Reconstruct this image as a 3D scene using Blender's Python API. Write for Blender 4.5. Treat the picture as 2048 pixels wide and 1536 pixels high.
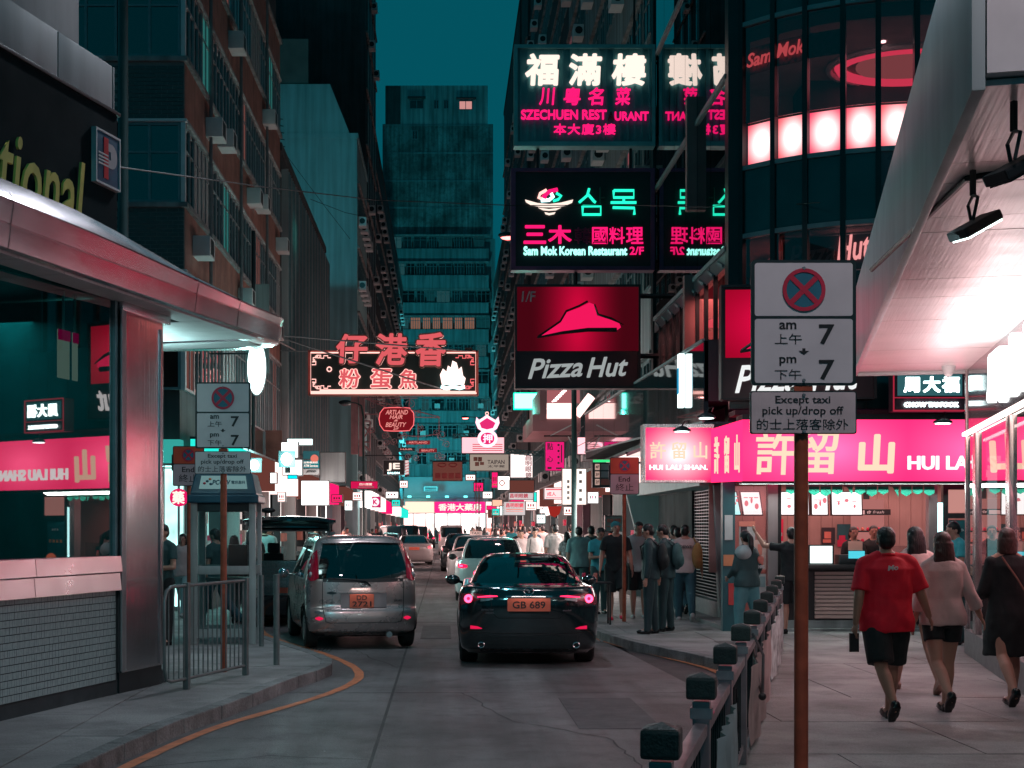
import bpy, bmesh, math, random
from math import sin, cos, pi, radians, sqrt, atan2
from mathutils import Vector, Matrix, noise
random.seed(7)
for o in list(bpy.data.objects):
    bpy.data.objects.remove(o)
S = bpy.context.scene
COL = S.collection

# ------------------------------------------------------------------ camera, sky, exposure
F, CX, CY, EYE = 2844.0, 890.0, 1055.0, 1.8
cd = bpy.data.cameras.new('camera'); cam = bpy.data.objects.new('camera', cd); COL.objects.link(cam)
cam.location = (0, 0, EYE); cam.rotation_euler = (radians(90), 0, 0)
cd.sensor_width = 36; cd.lens = 36 * F / 2048
cd.shift_x = (1024 - CX) / 2048; cd.shift_y = (CY - 768) / 2048
cd.clip_start = .1; cd.clip_end = 3000
S.camera = cam
W = bpy.data.worlds.new('World'); S.world = W; W.use_nodes = True
nt = W.node_tree; nt.nodes.clear()
sky = nt.nodes.new('ShaderNodeTexSky'); sky.sky_type = 'NISHITA'; sky.sun_disc = False
sky.sun_elevation = radians(-4); sky.sun_rotation = radians(200)
bw = nt.nodes.new('ShaderNodeRGBToBW'); nt.links.new(sky.outputs[0], bw.inputs[0])
mul = nt.nodes.new('ShaderNodeMath'); mul.operation = 'MULTIPLY'; mul.inputs[1].default_value = .10
nt.links.new(bw.outputs[0], mul.inputs[0])
mx = nt.nodes.new('ShaderNodeMix'); mx.data_type = 'RGBA'; mx.clamp_factor = True
mx.inputs[6].default_value = (.0008, .083, .113, 1); mx.inputs[7].default_value = (.002, .11, .15, 1)
nt.links.new(mul.outputs[0], mx.inputs[0])
bg = nt.nodes.new('ShaderNodeBackground'); bg.inputs[1].default_value = 1.0
nt.links.new(mx.outputs[2], bg.inputs[0])
wo = nt.nodes.new('ShaderNodeOutputWorld'); nt.links.new(bg.outputs[0], wo.inputs[0])
S.view_settings.view_transform = 'Standard'; S.view_settings.look = 'None'
S.view_settings.exposure = 0; S.view_settings.gamma = 1; S.view_settings.use_curve_mapping = False
S.render.engine = 'CYCLES'
cy = S.cycles
cy.use_denoising = True; cy.max_bounces = 6; cy.diffuse_bounces = 3; cy.glossy_bounces = 4
cy.transmission_bounces = 4; cy.transparent_max_bounces = 12
cy.sample_clamp_indirect = 2.5; cy.sample_clamp_direct = 0
cy.caustics_reflective = False; cy.caustics_refractive = False
cy.use_light_tree = True

def P(px, py, Y):
    return Vector(((px - CX) * Y / F, Y, EYE - (py - CY) * Y / F))
def GX(px, Y): return (px - CX) * Y / F
def GZ(py, Y): return EYE - (py - CY) * Y / F

# ------------------------------------------------------------------ materials
MATS = {}
def srgb(r, g, b):
    f = lambda c: (c / 255 / 12.92) if c / 255 <= .04045 else ((c / 255 + .055) / 1.055) ** 2.4
    return (f(r), f(g), f(b))
def mat(name, base, rough=.6, metal=0., var=.15, scale=3., bump=0., bscale=60., streak=0., spec=.5, coat=0., aniso=0., wave=None, coord='Object', wear=0., track=0.):
    if name in MATS: return MATS[name]
    m = bpy.data.materials.new(name); m.use_nodes = True; MATS[name] = m
    n = m.node_tree; N = n.nodes; L = n.links; p = N['Principled BSDF']
    p.inputs['Roughness'].default_value = rough; p.inputs['Metallic'].default_value = metal
    p.inputs['Specular IOR Level'].default_value = spec; p.inputs['Coat Weight'].default_value = coat
    p.inputs['Coat Roughness'].default_value = .03
    tc = N.new('ShaderNodeTexCoord')
    nz = N.new('ShaderNodeTexNoise'); nz.inputs['Scale'].default_value = scale; nz.inputs['Detail'].default_value = 6
    L.new(tc.outputs[coord], nz.inputs['Vector'])
    cr = N.new('ShaderNodeValToRGB'); b = base
    cr.color_ramp.elements[0].position = .3; cr.color_ramp.elements[1].position = .7
    cr.color_ramp.elements[0].color = tuple(c * (1 - var) for c in b) + (1,)
    cr.color_ramp.elements[1].color = tuple(min(1, c * (1 + var)) for c in b) + (1,)
    L.new(nz.outputs[0], cr.inputs[0]); out = cr.outputs[0]
    if streak:
        mp = N.new('ShaderNodeMapping'); mp.inputs['Scale'].default_value = (2.2, 2.2, .12)
        L.new(tc.outputs[coord], mp.inputs[0])
        n2 = N.new('ShaderNodeTexNoise'); n2.inputs['Scale'].default_value = 1.5; n2.inputs['Detail'].default_value = 8
        L.new(mp.outputs[0], n2.inputs['Vector'])
        r2 = N.new('ShaderNodeValToRGB'); r2.color_ramp.elements[0].position = .38; r2.color_ramp.elements[1].position = .62
        r2.color_ramp.elements[0].color = (1 - streak,) * 3 + (1,); r2.color_ramp.elements[1].color = (1, 1, 1, 1)
        L.new(n2.outputs[0], r2.inputs[0])
        mm = N.new('ShaderNodeMix'); mm.data_type = 'RGBA'; mm.blend_type = 'MULTIPLY'; mm.inputs[0].default_value = 1
        L.new(out, mm.inputs[6]); L.new(r2.outputs[0], mm.inputs[7]); out = mm.outputs[2]
    def darken(vec_scale, sc, lo, hi, amt, det=8):
        nonlocal out
        mp = N.new('ShaderNodeMapping'); mp.inputs['Scale'].default_value = vec_scale; L.new(tc.outputs[coord], mp.inputs[0])
        nn = N.new('ShaderNodeTexNoise'); nn.inputs['Scale'].default_value = sc; nn.inputs['Detail'].default_value = det; nn.inputs['Roughness'].default_value = .65
        L.new(mp.outputs[0], nn.inputs['Vector'])
        rr = N.new('ShaderNodeValToRGB'); rr.color_ramp.elements[0].position = lo; rr.color_ramp.elements[1].position = hi
        rr.color_ramp.elements[0].color = (1 - amt,) * 3 + (1,); rr.color_ramp.elements[1].color = (1, 1, 1, 1); L.new(nn.outputs[0], rr.inputs[0])
        q = N.new('ShaderNodeMix'); q.data_type = 'RGBA'; q.blend_type = 'MULTIPLY'; q.inputs[0].default_value = 1
        L.new(out, q.inputs[6]); L.new(rr.outputs[0], q.inputs[7]); out = q.outputs[2]
    if wear:
        darken((1, 1, 1), .45, .36, .60, wear); darken((1, 1, 1), 2.6, .30, .50, wear * .8); darken((1, 1, 1), 55, .30, .55, wear * .7, 3)
    if track: darken((1.1, .05, 1), 1.0, .40, .60, track, 4)
    L.new(out, p.inputs['Base Color'])
    n3 = N.new('ShaderNodeTexNoise'); n3.inputs['Scale'].default_value = scale * 2.3; n3.inputs['Detail'].default_value = 4
    L.new(tc.outputs[coord], n3.inputs['Vector'])
    mr = N.new('ShaderNodeMapRange'); mr.inputs[3].default_value = max(.02, rough * .75); mr.inputs[4].default_value = min(1, rough * 1.25)
    L.new(n3.outputs[0], mr.inputs[0]); L.new(mr.outputs[0], p.inputs['Roughness'])
    if bump or wave:
        bp = N.new('ShaderNodeBump'); bp.inputs['Distance'].default_value = .02
        if wave:
            mpw = N.new('ShaderNodeMapping'); mpw.inputs['Scale'].default_value = wave
            L.new(tc.outputs[coord], mpw.inputs[0])
            nw = N.new('ShaderNodeTexNoise'); nw.inputs['Scale'].default_value = 1; nw.inputs['Detail'].default_value = 2
            L.new(mpw.outputs[0], nw.inputs['Vector']); src = nw.outputs[0]; bp.inputs['Strength'].default_value = bump
        else:
            nb = N.new('ShaderNodeTexNoise'); nb.inputs['Scale'].default_value = bscale; nb.inputs['Detail'].default_value = 5
            L.new(tc.outputs[coord], nb.inputs['Vector']); src = nb.outputs[0]; bp.inputs['Strength'].default_value = bump
        L.new(src, bp.inputs['Height']); L.new(bp.outputs[0], p.inputs['Normal'])
    return m
def em(name, col, s, sample=True, var=0., vscale=3., glow=None):
    """a lit surface; glow=(rx, rz) lets the lamp behind a diffuser sheet show as a soft hot spot"""
    if name in MATS: return MATS[name]
    m = bpy.data.materials.new(name); m.use_nodes = True; MATS[name] = m
    n = m.node_tree; N = n.nodes; L = n.links; N.clear()
    e = N.new('ShaderNodeEmission'); e.inputs[0].default_value = tuple(col) + (1,); e.inputs[1].default_value = s
    o = N.new('ShaderNodeOutputMaterial'); L.new(e.outputs[0], o.inputs[0])
    if var or glow:
        tc = N.new('ShaderNodeTexCoord')
    if glow:
        mp = N.new('ShaderNodeMapping'); mp.inputs['Location'].default_value = (-.5 / glow[0], 0, -.5 / glow[1])
        mp.inputs['Scale'].default_value = (1 / glow[0], 0, 1 / glow[1]); L.new(tc.outputs['Generated'], mp.inputs[0])
        g = N.new('ShaderNodeTexGradient'); g.gradient_type = 'QUADRATIC_SPHERE'; L.new(mp.outputs[0], g.inputs[0])
        r = N.new('ShaderNodeValToRGB'); r.color_ramp.elements[0].color = tuple(c * glow[2] for c in col) + (1,)
        r.color_ramp.elements[1].color = tuple(glow[3]) + (1,); r.color_ramp.elements[1].position = glow[4] if len(glow) > 4 else .75
        L.new(g.outputs[0], r.inputs[0]); L.new(r.outputs[0], e.inputs[0])
    elif var:
        nz = N.new('ShaderNodeTexNoise'); nz.inputs['Scale'].default_value = vscale; L.new(tc.outputs['Object'], nz.inputs['Vector'])
        mr = N.new('ShaderNodeMapRange'); mr.inputs[1].default_value = .3; mr.inputs[2].default_value = .7
        mr.inputs[3].default_value = s * (1 - var); mr.inputs[4].default_value = s * (1 + var)
        L.new(nz.outputs[0], mr.inputs[0]); L.new(mr.outputs[0], e.inputs[1])
    m.cycles.emission_sampling = 'AUTO' if sample else 'NONE'
    return m
def glass(name, tint, refl=.1, rough=.01, ior=1.5, warp=0., glossc=(1, 1, 1)):
    if name in MATS: return MATS[name]
    m = bpy.data.materials.new(name); m.use_nodes = True; MATS[name] = m
    n = m.node_tree; N = n.nodes; L = n.links; N.clear()
    t = N.new('ShaderNodeBsdfTransparent'); t.inputs[0].default_value = tuple(tint) + (1,)
    g = N.new('ShaderNodeBsdfGlossy'); g.inputs['Roughness'].default_value = rough; g.inputs[0].default_value = tuple(glossc) + (1,)
    f = N.new('ShaderNodeFresnel'); f.inputs[0].default_value = ior
    a = N.new('ShaderNodeMath'); a.operation = 'ADD'; a.use_clamp = True; a.inputs[1].default_value = refl
    L.new(f.outputs[0], a.inputs[0])
    ge = N.new('ShaderNodeNewGeometry'); iv = N.new('ShaderNodeMath'); iv.operation = 'SUBTRACT'; iv.inputs[0].default_value = 1; L.new(ge.outputs['Backfacing'], iv.inputs[1])
    am = N.new('ShaderNodeMath'); am.operation = 'MULTIPLY'; L.new(a.outputs[0], am.inputs[0]); L.new(iv.outputs[0], am.inputs[1])
    x = N.new('ShaderNodeMixShader'); L.new(am.outputs[0], x.inputs[0]); L.new(t.outputs[0], x.inputs[1]); L.new(g.outputs[0], x.inputs[2])
    if warp:
        tc = N.new('ShaderNodeTexCoord'); nz = N.new('ShaderNodeTexNoise'); nz.inputs['Scale'].default_value = .7
        L.new(tc.outputs['Object'], nz.inputs['Vector'])
        b = N.new('ShaderNodeBump'); b.inputs['Strength'].default_value = warp; b.inputs['Distance'].default_value = .1
        L.new(nz.outputs[0], b.inputs['Height']); L.new(b.outputs[0], g.inputs['Normal'])
    o = N.new('ShaderNodeOutputMaterial'); L.new(x.outputs[0], o.inputs[0])
    return m

# ------------------------------------------------------------------ object helpers
def thing(name, label, cat, loc=(0, 0, 0), rotz=0., group=None, kind=None):
    o = bpy.data.objects.new(name, None); COL.objects.link(o); o.empty_display_size = .1
    o.location = loc; o.rotation_euler = (0, 0, rotz)
    if kind: o['kind'] = kind
    else: o['label'] = label; o['category'] = cat
    if kind and label: o['label'] = label
    if group: o['group'] = group
    return o
def tag(o, label=None, cat=None, group=None, kind=None):
    if label: o['label'] = label
    if cat: o['category'] = cat
    if group: o['group'] = group
    if kind: o['kind'] = kind
    return o
def link(name, me, m=None, parent=None, loc=(0, 0, 0), rot=(0, 0, 0), scale=(1, 1, 1)):
    o = bpy.data.objects.new(name, me); COL.objects.link(o)
    if m is not None:
        if me.users > 1 and me.materials and me.materials[0] is not m:
            o.material_slots[0].link = 'OBJECT'; o.material_slots[0].material = m
        elif not me.materials: me.materials.append(m)
    o.parent = parent; o.location = loc; o.rotation_euler = rot; o.scale = scale
    return o
def copy_tree(o, parent=None, loc=None, rotz=None, label=None, group=None):
    c = o.copy(); COL.objects.link(c)
    if parent is not None: c.parent = parent
    if loc is not None: c.location = loc
    if rotz is not None: c.rotation_euler = (0, 0, rotz)
    if label: c['label'] = label
    if group: c['group'] = group
    for ch in KIDS.get(o, ()) : copy_tree(ch, c)
    return c
KIDS = {}
def remember(root):
    for o in [root] + list(root.children_recursive): KIDS[o] = list(o.children)
class MB:
    def __init__(s): s.v = []; s.f = []; s.M = None
    def add(s, vs, fs):
        b = len(s.v)
        if s.M is not None: vs = [s.M @ Vector(v) for v in vs]
        s.v += [tuple(v) for v in vs]; s.f += [tuple(i + b for i in f) for f in fs]; return s
    def box(s, x0, x1, y0, y1, z0, z1):
        return s.add([(x0, y0, z0), (x1, y0, z0), (x1, y1, z0), (x0, y1, z0), (x0, y0, z1), (x1, y0, z1), (x1, y1, z1), (x0, y1, z1)],
                     [(0, 3, 2, 1), (4, 5, 6, 7), (0, 1, 5, 4), (1, 2, 6, 5), (2, 3, 7, 6), (3, 0, 4, 7)])
    def beam(s, p, q, w, h=None, up=(0, 0, 1)):
        p, q = Vector(p), Vector(q); d = (q - p).normalized(); u = Vector(up)
        if abs(d.dot(u)) > .98: u = Vector((1, 0, 0))
        a = d.cross(u).normalized() * (w / 2); b = a.cross(d).normalized() * ((h or w) / 2)
        vs = [c + sa * a + sb * b for c in (p, q) for sa, sb in ((-1, -1), (1, -1), (1, 1), (-1, 1))]
        return s.add(vs, [(0, 1, 2, 3), (7, 6, 5, 4), (0, 4, 5, 1), (1, 5, 6, 2), (2, 6, 7, 3), (3, 7, 4, 0)])
    def quad(s, a, b, c, d): return s.add([a, b, c, d], [(0, 1, 2, 3)])
    def prism(s, pts, z0, z1):
        n = len(pts)
        ar = sum(pts[i][0] * pts[(i + 1) % n][1] - pts[(i + 1) % n][0] * pts[i][1] for i in range(n))
        if ar < 0: pts = pts[::-1]
        return s.add([(x, y, z0) for x, y in pts] + [(x, y, z1) for x, y in pts],
                     [tuple(range(n - 1, -1, -1)), tuple(range(n, 2 * n))] + [(i, (i + 1) % n, n + (i + 1) % n, n + i) for i in range(n)])
    def prismy(s, pts, y0, y1):
        """outline in x,z extruded along y"""
        n = len(pts)
        ar = sum(pts[i][0] * pts[(i + 1) % n][1] - pts[(i + 1) % n][0] * pts[i][1] for i in range(n))
        if ar < 0: pts = pts[::-1]
        return s.add([(x, y0, z) for x, z in pts] + [(x, y1, z) for x, z in pts],
                     [tuple(range(n)), tuple(range(2 * n - 1, n - 1, -1))] + [((i + 1) % n, i, n + i, n + (i + 1) % n) for i in range(n)])
    def cone(s, p, q, r0, r1, n=12, cap=True):
        p, q = Vector(p), Vector(q); d = (q - p).normalized()
        u = Vector((0, 0, 1)) if abs(d.z) < .9 else Vector((1, 0, 0))
        a = d.cross(u).normalized(); b = d.cross(a)
        vs = [p + (a * cos(2 * pi * i / n) + b * sin(2 * pi * i / n)) * r0 for i in range(n)] + \
             [q + (a * cos(2 * pi * i / n) + b * sin(2 * pi * i / n)) * r1 for i in range(n)]
        fs = [(i, n + i, n + (i + 1) % n, (i + 1) % n) for i in range(n)]
        if cap: fs += [tuple(range(n)), tuple(range(2 * n - 1, n - 1, -1))]
        return s.add(vs, fs)
    def tube(s, pts, r, n=6, close=False, cap=True):
        pts = [Vector(p) for p in pts]; N = len(pts); vs = []; pa = None
        for i, p in enumerate(pts):
            if close: d = pts[(i + 1) % N] - pts[i - 1]
            else: d = pts[min(i + 1, N - 1)] - pts[max(i - 1, 0)]
            d.normalize()
            if pa is None:
                u = Vector((0, 0, 1)) if abs(d.z) < .9 else Vector((1, 0, 0)); a = d.cross(u).normalized()
            else: a = (pa - d * pa.dot(d)).normalized()
            pa = a; b = d.cross(a); rr = r[i] if isinstance(r, (list, tuple)) else r
            vs += [p + (a * cos(2 * pi * k / n) + b * sin(2 * pi * k / n)) * rr for k in range(n)]
        fs = [(i * n + k, ((i + 1) % N) * n + k, ((i + 1) % N) * n + (k + 1) % n, i * n + (k + 1) % n) for i in range(N if close else N - 1) for k in range(n)]
        if cap and not close: fs += [tuple(range(n)), tuple((N - 1) * n + k for k in range(n - 1, -1, -1))]
        return s.add(vs, fs)
    def ell(s, c, rx, ry, rz, n=12, m=8, R=None):
        vs = []; fs = []; c = Vector(c)
        for j in range(1, m):
            t = pi * j / m
            for i in range(n):
                a = 2 * pi * i / n; v = Vector((rx * sin(t) * cos(a), ry * sin(t) * sin(a), rz * cos(t)))
                if R is not None: v = R @ v
                vs.append(c + v)
        vt = Vector((0, 0, rz)); vb = Vector((0, 0, -rz))
        if R is not None: vt = R @ vt; vb = R @ vb
        vs += [c + vt, c + vb]; T = (m - 1) * n
        for j in range(m - 2):
            for i in range(n): fs.append((j * n + i, (j + 1) * n + i, (j + 1) * n + (i + 1) % n, j * n + (i + 1) % n))
        for i in range(n):
            fs.append((T, i, (i + 1) % n)); fs.append((T + 1, (m - 2) * n + (i + 1) % n, (m - 2) * n + i))
        return s.add(vs, fs)
    def loft(s, rings, n=16, cap=True):
        """rings: (centre, rx, ry, [tilt matrix]) horizontal ellipses"""
        vs = []
        for r in rings:
            c = Vector(r[0]); R = r[3] if len(r) > 3 else None
            for i in range(n):
                a = 2 * pi * i / n; v = Vector((r[1] * cos(a), r[2] * sin(a), 0))
                if R is not None: v = R @ v
                vs.append(c + v)
        N = len(rings)
        fs = [(j * n + i, j * n + (i + 1) % n, (j + 1) * n + (i + 1) % n, (j + 1) * n + i) for j in range(N - 1) for i in range(n)]
        if cap: fs += [tuple(range(n - 1, -1, -1)), tuple((N - 1) * n + i for i in range(n))]
        return s.add(vs, fs)
    def mesh(s, name='m', smooth=None, bevel=0):
        me = bpy.data.meshes.new(name); me.from_pydata(s.v, [], s.f)
        if bevel:
            b = bmesh.new(); b.from_mesh(me)
            bmesh.ops.recalc_face_normals(b, faces=b.faces[:])
            es = [e for e in b.edges if len(e.link_faces) == 2 and e.calc_face_angle(0) > .6]
            bmesh.ops.bevel(b, geom=es, offset=bevel, segments=2, affect='EDGES', profile=.6)
            b.to_mesh(me); b.free()
        if smooth is not None:
            me.shade_smooth()
            if smooth < 3: me.set_sharp_from_angle(angle=smooth)
        return me
    def build(s, name, m, parent=None, label=None, kind=None, smooth=None, bevel=0, world=False):
        if world and parent is not None:
            Mi = Matrix.LocRotScale(parent.location, parent.rotation_euler, parent.scale).inverted()
            s.v = [tuple(Mi @ Vector(v)) for v in s.v]
        o = link(name, s.mesh(name, smooth, bevel), m, parent)
        if label: o['label'] = label
        if kind: o['kind'] = kind
        return o
BOXM = {}
def bpart(name, m, parent, x0, x1, y0, y1, z0, z1, bevel=0, label=None):
    return MB().box(x0, x1, y0, y1, z0, z1).build(name, m, parent, bevel=bevel, label=label, smooth=.6 if bevel else None)
TXT = {}
def tmesh(s, extrude=.02, offset=0., shear=0., res=3, tube=0., sp=1.):
    k = (s, extrude, offset, shear, tube, sp)
    if k in TXT: return TXT[k]
    c = bpy.data.curves.new('t', 'FONT'); c.body = s; c.resolution_u = res; c.shear = shear; c.space_character = sp
    c.align_x = 'CENTER'; c.space_line = 1.05
    if tube: c.fill_mode = 'NONE'; c.bevel_depth = tube; c.bevel_resolution = 0; c.extrude = 0; c.offset = offset
    else: c.extrude = extrude; c.offset = offset
    bold = 0
    if offset > .012 and not tube: bold = offset - .008; c.offset = .006
    o = bpy.data.objects.new('t', c); me = bpy.data.meshes.new_from_object(o)
    if bold:   # heavier stroke: copies of the glyph pushed out a little in every direction, each a hair behind the last
        vs = [v.co.copy() for v in me.vertices]; fs = [tuple(p.vertices) for p in me.polygons]; mb = MB(); bold *= 1.25
        for q, (ax, ay) in enumerate(((0, 0), (1, 0), (-1, 0), (0, 1), (0, -1), (.7, .7), (-.7, .7), (.7, -.7), (-.7, -.7))):
            mb.add([(v.x + ax * bold, v.y + ay * bold, v.z * (1 - .02 * q)) for v in vs], fs)
        me = mb.mesh('text')
    bpy.data.objects.remove(o); bpy.data.curves.remove(c)
    xs = [v.co.x for v in me.vertices]; ys = [v.co.y for v in me.vertices]
    TXT[k] = (me, min(xs), max(xs), min(ys), max(ys)); return TXT[k]
def text(s, c, w, h, m, parent, extrude=.02, offset=0., shear=0., depth=.01, tube=0., keep=False, name='lettering', yaw=0., mirror=False, label=None, sp=1., tilt=0., res=3):
    """lettering fitted in a w x h box centred on local point c, facing local -y (turned by yaw)"""
    me, x0, x1, y0, y1 = tmesh(s, extrude, offset, shear, res, tube, sp)
    sx = w / max(1e-6, x1 - x0); sy = h / max(1e-6, y1 - y0)
    if keep: sx = sy = min(sx, sy)
    ez = depth / extrude if not tube else (sx + sy) / 2
    Mt = Matrix.Translation(Vector(c)) @ Matrix.Rotation(yaw, 4, 'Z') @ Matrix.Rotation(tilt, 4, 'Y') @ Matrix.Rotation(pi / 2, 4, 'X') @ Matrix.Diagonal((sx, sy, ez, 1)) @ Matrix.Translation((-(x0 + x1) / 2, -(y0 + y1) / 2, 0))
    o = bpy.data.objects.new(name, me); COL.objects.link(o); o.parent = parent
    o.matrix_basis = Mt
    if not me.materials: me.materials.append(m)
    elif me.materials[0] is not m: o.material_slots[0].link = 'OBJECT'; o.material_slots[0].material = m
    if label: o['label'] = label
    return o
def clip(poly, x0, x1, y0, y1):
    def cut(p, ax, v, keep):
        o = []
        for i in range(len(p)):
            a, b = p[i - 1], p[i]; ia, ib = (a[ax] - v) * keep >= 0, (b[ax] - v) * keep >= 0
            if ia != ib:
                t = (v - a[ax]) / (b[ax] - a[ax]); o.append((a[0] + (b[0] - a[0]) * t, a[1] + (b[1] - a[1]) * t))
            if ib: o.append(b)
        return o
    for ax, v, k in ((0, x0, 1), (0, x1, -1), (1, y0, 1), (1, y1, -1)):
        poly = cut(poly, ax, v, k)
        if len(poly) < 3: return []
    q = [poly[i] for i in range(len(poly)) if (Vector(poly[i]) - Vector(poly[i - 1])).length > .004]
    n = len(q)
    ar = abs(sum(q[i][0] * q[(i + 1) % n][1] - q[(i + 1) % n][0] * q[i][1] for i in range(n))) / 2 if n > 2 else 0
    return q if ar > .01 else []
def area(name, loc, rot, sx, sy, power, col, label='lit lamp', parent=None, spread=180):
    l = bpy.data.lights.new(name, 'AREA'); l.shape = 'RECTANGLE'; l.size = sx; l.size_y = sy; l.energy = power; l.color = col
    l.spread = radians(spread)
    o = bpy.data.objects.new(name, l); COL.objects.link(o); o.location = loc; o.rotation_euler = rot; o.parent = parent
    return o
def spot(name, loc, target, power, col, size=1.2, blend=.6, rad=.05, parent=None):
    l = bpy.data.lights.new(name, 'SPOT'); l.energy = power; l.color = col; l.spot_size = size; l.spot_blend = blend; l.shadow_soft_size = rad
    o = bpy.data.objects.new(name, l); COL.objects.link(o); o.location = loc
    d = Vector(target) - Vector(loc); o.rotation_euler = d.to_track_quat('-Z', 'Y').to_euler(); o.parent = parent
    return o
def point(name, loc, power, col, rad=.1, parent=None):
    l = bpy.data.lights.new(name, 'POINT'); l.energy = power; l.color = col; l.shadow_soft_size = rad
    o = bpy.data.objects.new(name, l); COL.objects.link(o); o.location = loc; o.parent = parent
    return o
TEAL = (.25, .95, 1.0); PINK = (1, .28, .42); ROSE = (1, .62, .66); WARM = (1, .75, .72); COOL = (.62, 1, .98)

# common materials
M_black = mat('black paint', (.012, .014, .016), .45)
M_dark = mat('dark metal', (.02, .03, .034), .4, .3)
M_steel = mat('brushed steel', (.55, .55, .56), .24, 1., .05, 5, bump=.15, wave=(60, 60, 1.2))
M_steelpol = mat('polished steel', (.62, .6, .62), .13, 1., .04, 2, bump=.10, wave=(1.6, 1.6, 2.6))
M_grey = mat('grey painted metal', (.2, .22, .23), .45, .4, .15, 6)
M_galv = mat('galvanised steel', (.32, .35, .36), .42, .8, .2, 12)
M_white = mat('white paint', (.62, .64, .64), .5, 0, .08, 4)
M_conc = mat('concrete wall', (.26, .28, .28), .85, 0, .2, 1.3, bump=.25, bscale=25, streak=.45)
M_pale = mat('pale render', (.40, .42, .42), .85, 0, .14, .6, bump=.2, bscale=18, streak=.38)
M_darkwall = mat('dark wall', (.05, .06, .065), .8, 0, .25, .8, bump=.2, streak=.4)
M_tealwall = mat('teal grey wall', (.22, .30, .31), .8, 0, .22, .5, bump=.2, streak=.4)
M_orange = mat('weathered orange post', (.46, .105, .05), .5, 0, .28, 9, bump=.12, bscale=50, streak=.35)
M_cable = mat('cable', (.01, .012, .013), .6)
M_win = glass('window glass', (.25, .32, .33), .12)
M_windark = mat('dark window glass', (.010, .022, .026), .06, 0, .5, 1.2, spec=.8)
M_frame = mat('aluminium frame', (.33, .36, .37), .4, .6, .12, 5)
M_frameteal = mat('teal frame', (.14, .24, .26), .5, .2, .15, 5)
E_white = em('lit white', (1, .93, .9), 2.2)
E_cool = em('lit cool white', (.75, 1, .98), 2.6)
E_pinkw = em('lit pink white', (1, .72, .68), 1.9)
E_hot = em('lit hot pink', (1, .012, .16), 1.1)
E_red = em('lit red', (1, .02, .05), .6)
E_teal = em('lit teal', (.02, .75, .62), 1.2)
T_white = em('neon white', (1, .80, .70), 1.25, False)
T_pink = em('neon pink', (1, .01, .16), 1.25, False)
T_teal = em('neon teal', (.02, 1, .62), 1.3, False)
T_cool = em('neon cool', (.55, 1, 1), 4, False)
T_sal = em('neon salmon', (1, .16, .17), 1.2, False)
T_salw = em('neon salmon tube', (1, .50, .44), 1.7, False)
# ================================================================== GROUND
M_asph = mat('asphalt', (.045, .048, .05), .62, 0, .25, 1.5, bump=.35, bscale=160)
M_slab = mat('worn concrete road', (.25, .245, .25), .5, 0, .14, .55, bump=.6, bscale=70, wear=.55, track=.45)
M_kerb = mat('kerb concrete', (.27, .28, .28), .8, 0, .3, 4, bump=.6, bscale=30, wear=.5)
M_pave = mat('pavement concrete', (.34, .33, .33), .66, 0, .16, .9, bump=.5, bscale=60, wear=.42)
M_pavedark = mat('dark paving', (.10, .09, .09), .7, 0, .3, 1.2, bump=.4, bscale=60)
M_yline = mat('yellow road paint', (.62, .20, .09), .6, 0, .25, 7, bump=.2)
g = MB().box(-900, 900, -300, 1500, -.5, -.03).build('ground', M_asph, kind='structure')
road = thing('road', 'grey concrete slab road with dark joints and yellow edge lines', None, (0, 0, 0), kind='structure')
KL = [(-2.9, -6), (-2.85, 8), (-2.45, 12), (-2.07, 13.8), (-1.79, 15.7), (-1.50, 16.9), (-1.44, 17.5), (-1.52, 18.2), (-1.74, 18.9), (-2.3, 20.4), (-2.95, 22.2), (-3.5, 24.0), (-3.75, 26.5), (-3.75, 60), (-3.75, 152)]
KR = [(2.45, 152), (2.45, 60), (2.45, 25), (2.5, 23.2), (2.72, 21.4), (3.05, 19.9), (3.38, 18.7), (3.55, 17.6), (3.45, 16.4), (3.1, 14.9), (2.35, 12), (1.05, 7.1), (-.1, 3), (-1.5, -3), (-2, -6)]
area_poly = KL + KR
xs = [-4, -.59, 2.6]; ys = [-5, 0.2, 5.0, 10.0, 15.5, 21.2, 27, 33, 39, 45, 51.5, 58, 65, 73, 82, 93, 106, 122, 151]
road_poly = [(-4, -5), (-4, 151), (2.44, 151), (2.44, 23.5), (2.60, 21), (2.82, 16), (2.9, 12), (2.4, 7), (.5, -5)]
GAP = .012
for i in range(len(ys) - 1):
    for x0, x1 in ((-4, -.585), (-.555, 3)):
        q = clip(road_poly, x0, x1, ys[i] + GAP, ys[i + 1] - GAP)
        if q:
            r = random.random() * .0015
            MB().prism(q, -.2, -.0015 + r).build('road_slab', M_slab, road)
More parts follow.
